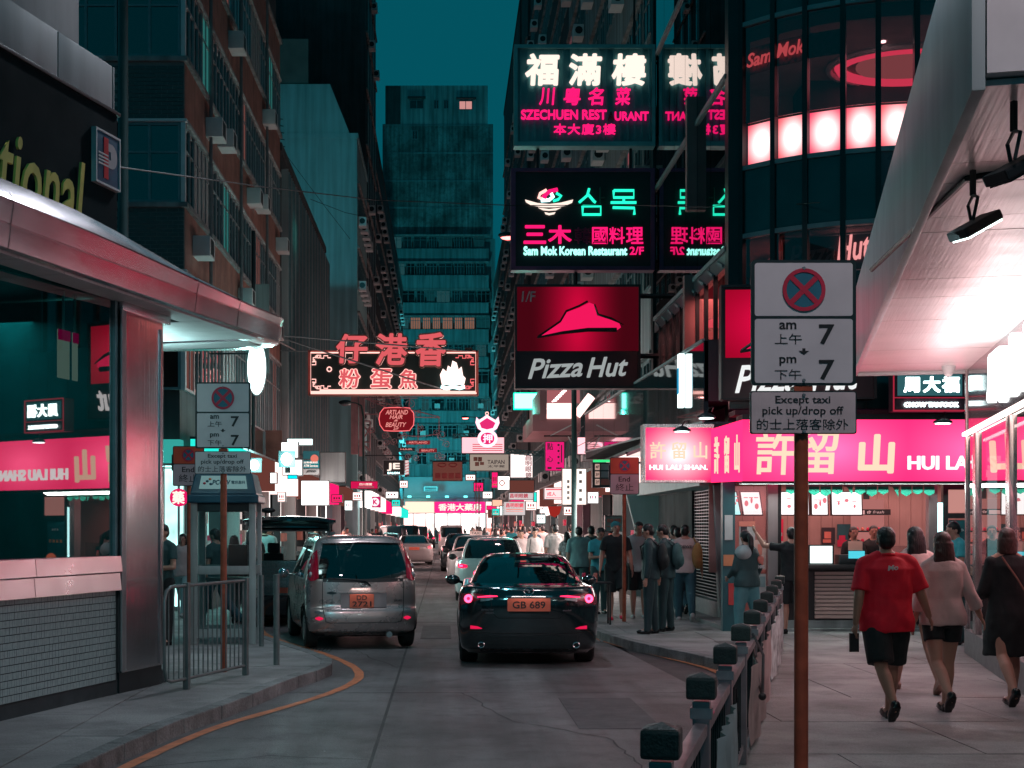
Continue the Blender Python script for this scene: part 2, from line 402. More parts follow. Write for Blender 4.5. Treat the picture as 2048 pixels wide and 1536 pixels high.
# tar in the joints
tj = MB().box(-.59, -.55, -5, 151, -.1, -.004)
for y in ys[1:-1]: tj.box(-4, 2.9, y - .02, y + .02, -.1, -.0045)
tj.build('joint_filler', M_asph, road)
MB().prism([(2.3, -5), (2.3, 150), (4.5, 150), (4.5, 14), (1.6, 3), (0.8, -5)], -.2, -.006).build('gutter_strip', M_asph, road)
def ribbon(pts, w, z, name, m, parent, jit=.006):
    pts = [Vector((x, y, 0)) for x, y in pts]; out = []
    for i in range(len(pts) - 1):
        n = max(2, int((pts[i + 1] - pts[i]).length / .25)) if pts[i + 1].y < 45 else 2
        out += [pts[i].lerp(pts[i + 1], k / n) for k in range(n)]
    out.append(pts[-1]); vs = []
    for i, p in enumerate(out):
        d = (out[min(i + 1, len(out) - 1)] - out[max(i - 1, 0)]).normalized(); nn = Vector((-d.y, d.x, 0))
        for sgn in (-1, 1):
            q = p + nn * sgn * (w / 2 + random.uniform(-jit, jit)); vs.append((q.x, q.y, z))
    m_ = MB().add(vs, [(2 * i, 2 * i + 2, 2 * i + 3, 2 * i + 1) for i in range(len(out) - 1)])
    return m_.build(name, m, parent)
def smooth_poly(p, k=2):
    for _ in range(k):
        o = [p[0]]
        for a, b in zip(p, p[1:]):
            o += [(a[0] * .75 + b[0] * .25, a[1] * .75 + b[1] * .25), (a[0] * .25 + b[0] * .75, a[1] * .25 + b[1] * .75)]
        p = o + [p[-1]]
    return p
YL = smooth_poly([(-2.75, 3), (-2.6, 9), (-2.16, 12.6), (-1.6, 14.2), (-1.22, 15.5), (-1.02, 16.7), (-1.05, 17.6), (-1.22, 18.6), (-1.75, 20.4), (-2.6, 22.5), (-3.2, 24.5), (-3.45, 27), (-3.45, 60)])
ribbon(YL, .11, .004, 'yellow_line', M_yline, road)
YR = smooth_poly([(2.22, 140), (2.22, 40), (2.25, 25), (2.5, 22.4), (2.95, 20.2), (3.3, 18.6), (3.42, 17.6), (3.3, 16.2)])
ribbon(YR, .10, .004, 'yellow_line', M_yline, road)
def pavement(name, label, poly, kerb_pts, split, m=M_pave):
    root = thing(name, label, None, (0, 0, 0), kind='structure')
    MB().prism(poly, -.3, .105).build('bedding', M_asph, root)
    for (x0, x1, y0, y1) in split:
        q = clip(poly, x0 + .006, x1 - .006, y0 + .006, y1 - .006)
        if q: MB().prism(q, -.1, .128 + random.uniform(-.0015, .0015)).build('paving_slab', m, root)
    # kerb stones
    kp = smooth_poly(kerb_pts, 1); acc = []
    P2 = [Vector((x, y, 0)) for x, y in kp]
    out = [P2[0]]
    for a, b in zip(P2, P2[1:]):
        n = max(1, round((b - a).length / .9)) if b.y < 60 and a.y < 60 else max(1, int((b - a).length / 8))
        out += [a.lerp(b, (k + 1) / n) for k in range(n)]
    # merge too-short
    pts = [out[0]]
    for p in out[1:]:
        if (p - pts[-1]).length > .55: pts.append(p)
    for a, b in zip(pts, pts[1:]):
        d = (b - a).normalized(); n = Vector((-d.y, d.x, 0)) * .075
        a2 = a + d * .006; b2 = b - d * .006
        MB().prism([(a2 + n)[:2], (b2 + n)[:2], (b2 - n)[:2], (a2 - n)[:2]], -.25, .134 + random.uniform(-.002, .002)).build('kerb_stone', M_kerb, root, bevel=.012)
    return root
random.seed(3)
spl = []
for i in range(-4, 16):
    y0 = i * 1.9; 
    for j in range(-9, 0): spl.append((j * 1.6 + .1, j * 1.6 + 1.7, y0 - (.6 if j % 2 else 0), y0 + 1.9 - (.6 if j % 2 else 0)))
spl += [(-14, 0, 30.0 + 12 * k, 42 + 12 * k) for k in range(10)]
off = lambda pts, dx: [(x + dx, y) for x, y in pts]
pavement('left_pavement', 'grey concrete pavement with a rounded kerb corner in front of the steel corner shop', [(-14, -6)] + off(KL, -.07) + [(-14, 152)], KL, spl)
spr = []
for i in range(-3, 14):
    for j in range(-1, 9): spr.append((j * 2.0 - 2 + (i % 2) * .9, j * 2.0 + (i % 2) * .9, i * 1.75, i * 1.75 + 1.75))
spr += [(x, x + 1.2, 24.5 + 1.1 * k, 25.6 + 1.1 * k) for k in range(10) for x in (2, 3.2, 4.4, 5.6)] + [(2, 16, 35.5 + 12 * k, 47.5 + 12 * k) for k in range(10)]
kr2 = KR[::-1]
pavement('right_pavement', 'light concrete pavement by the pink signed dessert shop, crossed by dark joints', off(kr2, .07) + [(16, 152), (16, -6)], kr2, spr)
def crack(pts, z, w=.012):
    pts = [V2(p) for p in pts]; out = []
    for a_, b_ in zip(pts, pts[1:]):
        n = max(2, int((b_ - a_).length / .18)); out += [a_.lerp(b_, k / n) + V2((random.uniform(-.03, .03), random.uniform(-.03, .03))) for k in range(n)]
    out.append(pts[-1]); vs = []
    for i, p in enumerate(out):
        d = (out[min(i + 1, len(out) - 1)] - out[max(i - 1, 0)]).normalized(); k = w * random.uniform(.2, .6)
        vs += [(p.x - d.y * k, p.y + d.x * k, z), (p.x + d.y * k, p.y - d.x * k, z)]
    return MB().add(vs, [(2 * i + 1, 2 * i + 3, 2 * i + 2, 2 * i) for i in range(len(out) - 1)]).build('crack', M_asph, road)
V2 = lambda p: Vector((p[0], p[1]))
for c_ in ([(-2.6, 10.5), (-1.4, 11.2), (-.6, 11.0)], [(.2, 15.5), (.6, 13.2), (1.4, 12.2), (1.5, 10.4)], [(-1.4, 21.2), (-.9, 19.2), (-.6, 18.2)], [(1.9, 21.2), (2.2, 19.0)], [(.6, 9.9), (.9, 8.4), (.5, 7.0)]): crack(c_, .002, .02)
for (x0, x1, y0, y1) in ((-2.0, -1.0, 7.6, 9.2), (1.2, 1.95, 12.7, 15.0), (-.4, .1, 23, 26)):
    MB().box(x0, x1, y0, y1, -.01, .0035).build('repair_patch', mat('repair patch', (.10, .10, .105), .6, 0, .2, 3, bump=.5, bscale=90, wear=.3), road)
# manhole covers
for (x, y, z, lb) in ((4.25, 20.6, .132, 'dark square cover set in the right pavement behind the railing'), (-.9, 24.5, .004, 'small round iron cover in the road behind the silver car')):
    o = MB().box(x - .3, x + .3, y - .3, y + .3, z - .02, z).build('manhole_cover', M_pavedark, bevel=.01) if x > 0 else MB().cone((x, y, z - .02), (x, y, z), .3, .3, 20).build('manhole_cover', M_dark)
    tag(o, lb, 'manhole cover')

# ================================================================== LEFT: steel fronted corner shop
DL = Vector((.2562, .9666, 0)); ANG = atan2(DL.y, DL.x)
W0 = Vector((-3.29, 14.26, 0))
M_tile = mat('small grey wall tile', (.30, .40, .40), .3, 0, .12, 30)
M_mortar = mat('dark grout', (.03, .045, .05), .8)
M_signdark = mat('dark sign fascia', (.003, .013, .016), .85, 0, .3, 1.0, bump=.1, bscale=8, spec=.08)
M_kglass = glass('shop corner glass', (.35, .78, .76), .27, .012, 1.5, warp=.0, glossc=(1, .92, .92))
L0 = thing('corner_shop', 'corner shop with a curved polished steel canopy, tiled base and reflecting glass', 'shop building', W0, ANG)
bpart('plinth', M_mortar, L0, -11, 1.15, .02, .4, .05, .27)
bpart('wall_core', M_mortar, L0, -11, .02, .012, .3, .27, 1.17)
# tiles: rows of small upright tiles, one joined piece
t = MB(); random.seed(11)
zt = .275
while zt < 1.15:
    x = -.03
    while x > -4.6:
        d = random.uniform(0, .003)
        t.add([(x - .026, -d, zt), (x - .001, -d, zt), (x - .001, -d, zt + .058), (x - .026, -d, zt + .058)], [(0, 1, 2, 3)])
        t.add([(x - .026, .015, zt), (x - .001, .015, zt), (x - .001, -d, zt), (x - .026, -d, zt)], [(0, 1, 2, 3)])
        x -= .0275
    zt += .0655
tl = t.build('wall_tiles', M_tile, L0, kind='stuff')
for (a, b) in ((-.02, -1.62), (-1.63, -3.4), (-3.41, -5.6), (-5.61, -8.0), (-8.01, -11)):
    for (za, zb, o_) in ((1.36, 1.515, -.055), (1.175, 1.345, -.045)):
        MB().add([(b, o_ - .018, za), (a, o_ - .018, za), (a, .1, za), (b, .1, za), (b, o_, zb), (a, o_, zb), (a, .1, zb), (b, .1, zb)],
                 [(0, 3, 2, 1), (4, 5, 6, 7), (0, 1, 5, 4), (1, 2, 6, 5), (2, 3, 7, 6), (3, 0, 4, 7)]).build('sill_panel', mat('sill steel', (.60, .54, .56), .3, 1, .04, 2, bump=.08, wave=(1.2, 1.2, 3.2)), L0)
for (a, b) in ((-.055, -4.0), (-4.05, -11)):
    gl = bpart('window_glass', M_kglass, L0, b - a, 0, 0, .01, 1.515, 4.1); gl.location = (a, .02 if a > -1 else .25, 0); gl.rotation_euler = (0, 0, radians(-3.0))
bpart('window_frame', M_frameteal, L0, -.05, .0, -.01, .08, 1.515, 4.1, .005)
bpart('window_frame', M_frameteal, L0, -4.05, -4.0, -.01, .08, 1.515, 4.1, .005)
# steel pillar with rounded right edge
pp = [(.03, .35), (.03, -.04), (.93, -.04)] + [(.93 + .11 * sin(a), .07 - .11 * cos(a)) for a in [radians(k) for k in range(10, 91, 10)]] + [(1.04, .5), (.5, .5)]
MB().prism(pp, .34, 3.98).build('steel_pillar', mat('pillar steel', (.6, .58, .6), .2, .95, .05, 1.5, bump=.08, wave=(30, 30, .8)), L0, smooth=.5)
bpart('pillar_base', M_dark, L0, .05, 1.0, -.0, .45, .1, .34)
bpart('pillar_trim', M_frame, L0, .0, .1, -.055, -.038, .36, 4.0, .004)
bpart('pillar_trim', M_steel, L0, .86, .90, -.055, -.038, .36, 3.9, .004)
bpart('pillar_cap', M_steel, L0, .02, 1.1, -.06, .4, 3.98, 4.1, .01)
# canopy: profile swept along a plan path that turns the corner
path = [(-11, 0)] + [(-9.5 + k * .75, 0) for k in range(17)] + [(3.35 + .46 * sin(radians(a)), .46 - .46 * cos(radians(a))) for a in range(10, 101, 10)] + [(3.7, 1.2), (3.3, 2.4), (2.8, 4.0)]
def prof(t):  # outward offset, z ; t tapers towards the tip
    h = 4.70 - .28 * t
    return [(.02, 4.075), (.34, 4.09), (.360, 4.10), (.373, 4.19), (.3845, 4.285), (.372, 4.288), (.372, 4.298), (.385, 4.30), (.399, 4.39 - .05 * t), (.411, 4.47 - .1 * t), (.385, 4.475 - .1 * t), (.385, 4.485 - .1 * t), (.412, 4.49 - .1 * t), (.37, 4.56 - .15 * t), (.25, h), (-.1, h + .01)]
vs = []; npf = len(prof(0))
for i, p in enumerate(path):
    a = Vector(path[max(i - 1, 0)]); b = Vector(path[min(i + 1, len(path) - 1)]); d = (b - a).normalized(); n = Vector((d.y, -d.x))
    t_ = min(1, max(0, (p[0] + 1) / 3.6)) if i < len(path) - 3 else 1
    for (o_, z) in prof(t_): vs.append((p[0] + n.x * o_, p[1] + n.y * o_, z))
fs = [(i * npf + k, (i + 1) * npf + k, (i + 1) * npf + k + 1, i * npf + k + 1) for i in range(len(path) - 1) for k in range(npf - 1)]
MB().add(vs, fs).build('canopy_fascia', mat('canopy steel', (.66, .60, .62), .22, 1., .04, 2, bump=.16, wave=(1.2, 1.2, 3.2)), L0, smooth=.55)
for s_ in (-8.5, -5.6, -2.55, 1.05, 2.18): # panel joints
    MB().tube([(s_, -(o_ + .001), z_) for o_, z_ in prof(min(1, max(0, (s_ + 1) / 3.6)))[1:14]], .004, 4).build('panel_joint', M_black, L0)
for k in range(18):
    x = -10.5 + k * .75; bpart('soffit_panel', M_white, L0, x, x + .735, -.28, .02 if x < 1.0 else 2.4, 4.07, 4.085)
bpart('soffit_panel', M_white, L0, 3.25, 3.7, -.05, 2.4, 4.07, 4.085)
bpart('canopy_deck', M_dark, L0, -11, 2.3, .0, 3, 4.12, 4.6)
# dark fascia above the canopy with the yellow script and the payment mark
bpart('sign_fascia', M_signdark, L0, -11, 0, .0, .25, 4.65, 5.92)
bpart('fascia_trim', M_dark, L0, -11, .03, -.03, .26, 5.92, 5.955, .004)
for k in range(8):
    bpart('cladding_panel', mat('pale cladding', (.42, .47, .47), .5, 0, .1, 1.2, bump=.1, bscale=4, streak=.25), L0, -1.05 * (k + 1) + .99, -1.05 * k + .97 if k else -.03, .01, .2, 5.965, 6.40, .005)
for k in range(8):
    bpart('cladding_panel', MATS['pale cladding'], L0, -1.5 * (k + 1) - .2, -1.5 * k - .22, .3, .5, 6.35, 9.5, .005)
bpart('upper_wall', M_tealwall, L0, -11, 0, .52, 3.5, 4.6, 9.6)
bpart('flank_wall', M_darkwall, L0, -11, .0, 3.2, 6.0, .1, 9.6)
text('international', (-2.36, -.03, 4.93), 3.3, .68, mat('yellow script', (.60, .52, .12), .5), L0, .02, .008, .22, .012, name='script_lettering', sp=1.02)
pm = bpart('payment_sign', mat('payment blue', (.02, .10, .17), .4), L0, -.50, -.045, -.045, 0, 5.17, 5.66, .005)
fr = MB()
for a in ((-.52, -.5, 5.15, 5.68), (-.045, -.025, 5.15, 5.68), (-.5, -.045, 5.66, 5.68), (-.5, -.045, 5.15, 5.17)): fr.box(a[0], a[1], -.055, -.001, a[2], a[3])
fr.build('sign_rim', M_white, pm)
bpart('red_bar', mat('sign red', (.55, .02, .03), .4), pm, -.36, -.27, -.052, -.046, 5.22, 5.62)
Pm = MB(); pts = [(-.27, 5.58), (-.2, 5.58)] + [(-.2 + .11 * sin(radians(a)), 5.46 + .12 * cos(radians(a))) for a in range(10, 180, 20)] + [(-.2, 5.34), (-.27, 5.34), (-.27, 5.42), (-.22, 5.42), (-.22, 5.5), (-.27, 5.5)]
Pm.prismy(pts, -.051, -.046).build('letter', mat('sign grey', (.45, .45, .47), .5), pm)
st = MB()
for k in range(4): st.box(-.47, -.28, -.056, -.046, 5.34 + k * .034, 5.355 + k * .034)
st.build('stripes', M_white, pm)
# interior seen through the glass: dark room, blind slats, hanging notices, light
M_int = mat('interior teal', (.07, .20, .20), .7)
bpart('interior_wall', M_int, L0, -11, 0, 2.4, 2.5, .1, 4.1)
bpart('interior_wall', M_int, L0, .0, .1, .1, 2.5, .1, 4.1)
bpart('interior_floor', M_int, L0, -11, 0, .1, 2.5, .1, .3)
M_blind = mat('blind slat', (.5, .36, .33), .6)
for k in range(19):
    bpart('blind_slat', M_blind, L0, -9.5, -1.35, .5, .53, 1.5 + k * .085, 1.562 + k * .085)
for (x, w) in ((-.62, .22), (-.34, .10)):
    n_ = bpart('hanging_notice', em('lit notice', (1, .33, .28), .55), L0, x, x + w, .3, .31, 3.25, 3.72)
    bpart('notice_header', em('notice red', (.9, .0, .05), .8), n_, x, x + w, .29, .30, 3.62, 3.72)
    MB().beam((x + w / 2, .305, 3.72), (x + w / 2, .305, 4.1), .02).build('hanger', M_white, n_)
area('shop_tube', W0 + DL * -2 + Vector((-.966, .256, 0)) * 1.2 + Vector((0, 0, 3.9)), (0, 0, ANG), 4, .5, 15, (.14, .85, .95))
area('added_canopy_fill', W0 + DL * 1.9 + Vector((-.966, .256, 0)) * .9 + Vector((0, 0, 4.04)), (0, 0, ANG), 1.6, .5, 14, (.75, 1, 1))  # area lamp added under the canopy, without a tube
area('added_soffit_fill', W0 + DL * 2.3 + Vector((-.966, .256, 0)) * 1.0 + Vector((0, 0, 3.55)), (pi, 0, ANG), 1.6, .3, 26, (.6, 1, 1))  # added lamp without a fixture, brightens the canopy soffit from below

# ================================================================== windows and facades
def winrow(parent, x, y, z, w, h, cols, split=.62, fm=M_frame, pm_=M_win, d=.06, axis='x', sgn=-1, fr=.05, pane=True):
    """one window: frame part with a pane sub-part. axis 'x': faces -y ; 'y': faces +-x (sgn)"""
    key = (round(w, 2), round(h, 2), cols, round(split, 2), axis, sgn, fr)
    if key not in BOXM:
        m = MB()
        def b(u0, u1, z0, z1, a, c):
            if axis == 'x': m.box(u0, u1, a, c, z0, z1)
            else: m.box(*sorted((-sgn * -a, -sgn * -c)), u0, u1, z0, z1) if False else m.box(min(a * -sgn, c * -sgn), max(a * -sgn, c * -sgn), u0, u1, z0, z1)
        b(0, w, 0, fr, -d / 2, d / 2); b(0, w, h - fr, h, -d / 2, d / 2)
        for i in range(cols + 1):
            u = (w - fr) * i / cols; b(u, u + fr, fr, h - fr, -d / 2, d / 2)
        if split: b(fr, w - fr, h * split, h * split + fr * .8, -d / 2 + .004, d / 2 - .004)
        p = MB()
        if axis == 'x': p.box(fr, w - fr, .0, .01, fr, h - fr)
        else: p.box(-.005, .005, fr, w - fr, fr, h - fr)
        BOXM[key] = (m.mesh('window'), p.mesh('pane'))
    fm_, pn = BOXM[key]
    o = link('window', fm_, fm, parent, (x, y, z))
    if pane: link('pane', pn, pm_, o)
    return o
M_brick = mat('dark glazed brick', (.055, .085, .085), .35, 0, .45, 2.2, bump=.2)
M_brickr = mat('reddish tiled wall', (.30, .14, .11), .6, 0, .25, 2, bump=.5, wave=(9, 2.2, 14), streak=.3)
M_mort2 = mat('brick joint', (.17, .22, .22), .9)
XB = -5.2
L1 = thing('brick_block', 'tenement block with brick bands and long rows of metal windows above the steel canopy', 'building', (XB, 28.4, 0))
# core set back from the outer skin
bpart('core_wall', M_darkwall, L1, -9, -.12, .12, 16.4, .1, 24)
lv = [(4.55, 6.95, 8.29), (8.29, 9.96, 11.2), (11.2, 12.9, 14.15), (14.15, 15.9, 17.1)]   # sill, head, next sill
bk = MB().box(0, .21, 0, .05, 0, .068).mesh('brick', bevel=.004)
nb = 0
for (s0, h0, s1) in lv:
    # front face bay (x -1.35..0) and everything further left
    bpart('spandrel', M_mort2, L1, -6.5, -.01, -.0, .04, h0, s1 - .02)
    bpart('spandrel', M_brickr, L1, -.12, .0, .045, 16.4, h0, s1 - .02)
    bpart('slab_edge', M_white, L1, -6.5, .05, -.05, .1, h0 - .06, h0, .004); bpart('slab_edge', M_pale, L1, -.1, .06, .1, 16.4, h0 - .07, h0, .004)
    bpart('sill', M_conc, L1, -6.5, .07, -.08, .1, s1 - .1, s1, .004); bpart('sill', M_conc, L1, -.1, .08, .1, 16.4, s1 - .1, s1, .004)
    if h0 < 12.9:
        z = h0 + .02; r = 0
        while z < s1 - .17:
            x = -1.45 + (r % 2) * .11
            while x < -.03:
                w_ = min(.21, -.015 - x); link('brick', bk, M_brick, L1, (x, -.012 + random.uniform(-.004, .004), z), scale=(w_ / .21, 1, 1)); x += .222; nb += 1
            z += .081; r += 1
    bpart('corner_post', M_white, L1, -.07, .02, -.03, .06, s0, h0 - .06, .004)
    for k in range(5): winrow(L1, -1.27 * (k + 1) - .06, .02, s0 + .005, 1.25, h0 - s0 - .075, 2, .62, M_frameteal, M_win)
    for k in range(17): winrow(L1, -.02, .1 + k * .96, s0 + .005, .95, h0 - s0 - .08, 2, .66, M_frame, {4: em('dim rose curtain', (.8, .3, .26), .16), 9: M_pale, 10: M_pale, 13: em('dim teal room', (.1, .6, .55), .2)}.get((k + int(s0)) % 15, M_win), axis='y', sgn=1)
    bpart('room_back', mat('dim room', (.10, .07, .07), .8), L1, -6, -1.9, .5, 16, s0, h0)
# low shop glass, first floor shop window that mirrors the neon
bpart('wall', M_pale, L1, -.12, .0, .0, 16.4, .1, 2.9)
bpart('first_floor_glass', mat('mirror glass', (.02, .06, .065), .03, 0, .3, 1, spec=1.0, coat=1), L1, -.06, .012, 3.2, 15.8, 3.3, 4.55)
for k in range(5): bpart('mullion', M_frame, L1, .0, .05, 3.1 + k * 3.1, 3.17 + k * 3.1, 3.3, 4.55)
bpart('fascia_band', M_brickr, L1, -.1, .03, .0, 16.4, 2.75, 3.28)
MB().tube([(.16, 9.0, 3.2), (.16, 9.0, 9.6)], .05, 8).build('drain_pipe', M_dark, L1)
for k in range(10):
    y_ = .9 + k * 1.6; z_ = (7.4, 10.3, 10.5, 13.3)[k % 4]
    o_ = bpart('air_conditioner', M_white, L1, .0, .36, y_, y_ + .62, z_, z_ + .42, .01); bpart('fan_grille', M_dark, o_, .36, .366, y_ + .1, y_ + .48, z_ + .05, z_ + .37)
for y_ in (2.6, 7.2, 12.4): MB().tube([(.1, y_, 6.9), (.1, y_, 17)], .04, 7).build('drain_pipe', M_grey, L1)
bpart('hanging_panel', M_pale, L1, .0, .5, 9.6, 9.66, 5.9, 8.3)
bpart('hanging_panel', M_brickr, L1, .0, .5, 12.6, 12.66, 2.9, 4.6)

def block(name, label, X0, X1, Y0, Y1, Z, m, side, rows, roof=True, win_m=M_windark, ww=1.1, wh=1.3, gap=.55, z0=4.6, fh=3.1, lit=(), front=True, fm=M_frameteal, ac=.3, ymin=None, ledge=True, cols=2, litm=None, sill=.9):
    """street block; side=+1: street face on +x edge, -1: on -x edge."""
    r = thing(name, label, 'building', ((X0 + X1) / 2, Y0, 0))
    w = X1 - X0; D = Y1 - Y0
    bpart('wall', m, r, -w / 2, w / 2, 0, D, .1, Z)
    if roof: bpart('parapet', m, r, -w / 2 - .05, w / 2 + .05, -.05, D + .05, Z, Z + .25)
    fx = (w / 2) * side
    n = 0
    for k in range(rows):
        z = z0 + k * fh
        if z + wh > Z: break
        if ledge: MB().box(min(fx, fx + .12 * side), max(fx, fx + .12 * side), .1, D - .1, z + wh + .1, z + wh + .18).build('ledge', M_conc, r)
        y = gap
        while y + ww < D:
            pmx = win_m
            if (k, n) in lit or (litm and random.random() < .12): pmx = litm or E_cool
            winrow(r, fx + .02 * side, y, z, ww, wh, cols, .65, fm, pmx, axis='y', sgn=side); n += 1
            if random.random() < ac:
                a = MB(); xa, xb = sorted((fx + .03 * side, fx + .4 * side)); a.box(xa, xb, y + .1, y + .8, z - .55, z - .12)
                o = a.build('air_conditioner', M_white, r); 
                MB().cone(((xa + xb) / 2, y + .095, z - .33), ((xa + xb) / 2, y + .09, z - .33), .14, .14, 10).build('fan_grille', M_dark, o)
            y += ww + gap
    return r
random.seed(5)
b2 = block('low_block', 'low dark office block with upright fins between the tenement and the pale gable', -14, XB, 44.9, 61.6, 13.7, M_darkwall, 1, 0)
for k in range(42):
    MB().box(4.4, 4.62, .3 + k * .395, .36 + k * .395, 4.4, 13.2).build('fin', M_frameteal if k % 3 else M_pale, b2)
bpart('wall_panel', M_pale, b2, 4.38, 4.5, 8.8, 16.6, 3.2, 6.3)
bpart('lit_window', em('green lit window', (.05, .75, .6), .8), b2, 4.405, 4.42, 1.6, 2.9, 11.0, 12.0)
M_gable = mat('gable render', (.30, .55, .57), .85, 0, .12, .5, bump=.2, bscale=18, streak=.30)
b3 = block('gable_block', 'pale rendered block with a blank stepped gable facing the street', -9.5, -4.2, 68, 76.5, 20.4, M_gable, 1, 6, ac=.9, gap=.4, z0=4.5)
bpart('gable_upper', M_gable, b3, -2.65, 1.35, -.02, 8, 20.6, 23.0)
MB().prismy([(1.35, 20.62), (2.3, 20.62), (1.35, 23.0)], .0, 7.9).build('gable_slope', M_gable, b3)
bpart('gable_window', M_windark, b3, -2.3, -1.2, -.05, .1, 17.5, 19.6)
bpart('roof_hoarding', mat('canvas hoarding', (.17, .15, .14), .9, 0, .2, 1, bump=.4, wave=(1, 1, .4)), b3, -2.2, .3, .1, .2, 23.05, 25.2)
for k in range(12): MB().beam((-2.6 + k * .02, -.08, 21.5 - k * .28), (-.9 + .03 * k, -.08, 21.3 - k * .33), .03).build('wall_cable', M_cable, b3)
b4 = block('dark_tower', 'tall dark tower with bright window strips rising above the pale gable', -14, -4.35, 78, 89, 46, M_darkwall, 1, 12, fm=M_frame, ac=.2, ww=.5, gap=2.1, wh=2.6)
for k in range(3): bpart('glazing_strip', mat('strip glass', (.06, .22, .26), .2), b4, 4.83, 4.86, 2.2 + k * 2.6, 3.0 + k * 2.6, 24, 46)
block('filler_block', 'dark narrow block with balconies in front of the end building', -14, -4.5, 90, 152, 27, M_darkwall, 1, 7, ac=.6, ww=1.3, gap=1.2, litm=None)
block('low_filler', 'dark block behind the low fin block', -24, -9.8, 62, 77, 30, M_darkwall, 1, 0)

# ---- end building closing the street
E1 = thing('end_building', 'tall grey teal tenement closing the end of the street with a stained blank upper wall', 'building', (-1.35, 158, 0))
M_stain = mat('stained render', (.24, .42, .43), .9, 0, .3, .22, bump=.3, bscale=4, streak=.55, wear=.6)
M_stainlo = mat('teal balcony wall', (.16, .30, .32), .9, 0, .25, .2, streak=.4)
bpart('wall', M_stainlo, E1, -6.95, 6.95, .6, 14, .1, 34)
bpart('upper_wall', M_stain, E1, -5.6, 6.7, .3, 14, 34.1, 46.6)
bpart('penthouse_wall', mat('pale stained', (.30, .45, .46), .9, 0, .25, .3, streak=.5), E1, -5.3, 6.1, .3, 13, 46.6, 51)
bpart('shaft_wall', M_darkwall, E1, -5.25, -3.6, .15, 3, 46.7, 50.9)
for k, zc in enumerate((46.6, 43.5, 40.4, 37.4, 34.1)):
    bpart('floor_line', M_stainlo, E1, -5.6, 6.7, .26, .32, zc - .1, zc + .1)
for (x, w, zz, mm) in ((-2.6, 1.6, 48.4, M_windark), (.1, .55, 48.4, M_windark), (1.2, .55, 48.4, M_windark), (2.9, 1.5, 48.3, em('far lit room', (1, .45, .42), .62)), (-2.3, .6, 45.0, M_windark)):
    winrow(E1, x, .28, zz, w, 1.0, 2, 0, M_frameteal, mm, fr=.07)
bpart('window_hood', M_darkwall, E1, -2.8, -.8, -.1, .3, 49.55, 49.7); bpart('window_hood', M_darkwall, E1, 2.6, 4.8, -.1, .3, 49.45, 49.6)
random.seed(9)
E_curt = em('lit curtain', (.75, .36, .25), .28)
M_curt = mat('curtain', (.10, .15, .155), .8)
for r_ in range(10):
    z = 3.2 + 3.0 * r_ + 2.6
    bpart('balcony_front', M_stainlo, E1, -6.6, 6.2, -.3 + (.25 if r_ % 2 else 0), .6, z - 1.45, z - .02)
    bpart('slab_edge', M_tealwall, E1, -6.7, 6.3, -.34, .6, z + 1.38, z + 1.52)
    x = -6.3
    while x < 5.6:
        w = random.choice((.9, 1.15, 1.5))
        lit = (r_ == 6 and x < 3.6)
        pmx = E_curt if lit and random.random() < .85 else random.choice((M_windark, M_windark, M_windark, M_curt, em('dim far window', (.06, .25, .28), .22)))
        winrow(E1, x, -.1 + (.25 if r_ % 2 else 0), z, w, 1.35, 4 if lit else random.choice((2, 3)), .7, M_frameteal, pmx, fr=.06, d=.1)
        x += w + .2
bpart('fascia_wall', mat('teal lower wall', (.12, .42, .46), .7, 0, .15, .3), E1, -3.2, 4.6, -.6, .2, 4.6, 7.4)
for k in range(6): bpart('air_conditioner', M_white, E1, -3 + k * 1.6, -2.4 + k * 1.6, -.9, -.3, 9.0 + 3 * (k % 3), 9.5 + 3 * (k % 3))
block('left_end_block', 'dark narrow block left of the end building', -14, -8.4, 150, 165, 46, M_darkwall, 1, 8, ac=.7)
block('right_end_block', 'dark tenement right of the end building', 5.9, 20, 150, 170, 30, M_darkwall, -1, 0)
# lit shop windows of the tenement's ground floor facing the side street
sf = thing('shopfront', 'glowing cool white shop window facing the viewer behind the steel pillar', 'shopfront', (-6.3, 28.3, .13))
bpart('lit_wall', em('pharmacy window', (.55, 1, .95), 1.5, var=.45, vscale=2), sf, -1.4, 1.1, -.05, -.04, .1, 2.9)
for k in range(9): bpart('window_post', M_white if k % 3 else M_dark, sf, -1.4 + k * .3, -1.36 + k * .3, -.12, -.06, .0, 2.9)
for k in range(14): bpart('goods_box', (M_brickr, M_tealwall, M_pale, M_dark)[k % 4], sf, -1.3 + (k % 7) * .33, -1.12 + (k % 7) * .33, -.3, -.13, .3 + .55 * (k // 7), .62 + .55 * (k // 7))
bpart('fascia', em('teal fascia', (.05, .5, .45), .7), sf, -1.4, 1.1, -.4, -.02, 2.95, 3.4)
# ---- right far blocks
random.seed(21)
block('signboard_tenement', 'tall tenement with air conditioners behind the big hanging signs', 5.05, 18, 34.2, 58, 40, M_tealwall, -1, 12, ac=.6, litm=em('dim rose room', (.8, .25, .28), .25))
block('right_tenement', 'dark tall tenement further along on the right', 5.05, 18, 58.1, 84, 40, M_darkwall, -1, 12, ac=.4)
block('right_back_tenement', 'narrow dark block with rooftop hoarding seen against the sky', 4.9, 18, 84.1, 118, 36, M_darkwall, -1, 9, ac=.5, ww=1.5, gap=1.4)
block('right_far_tenement', 'farthest dark block on the right before the end building', 5.1, 18, 118.1, 149, 27, M_darkwall, -1, 7, ac=.4, ww=1.5, gap=1.4)
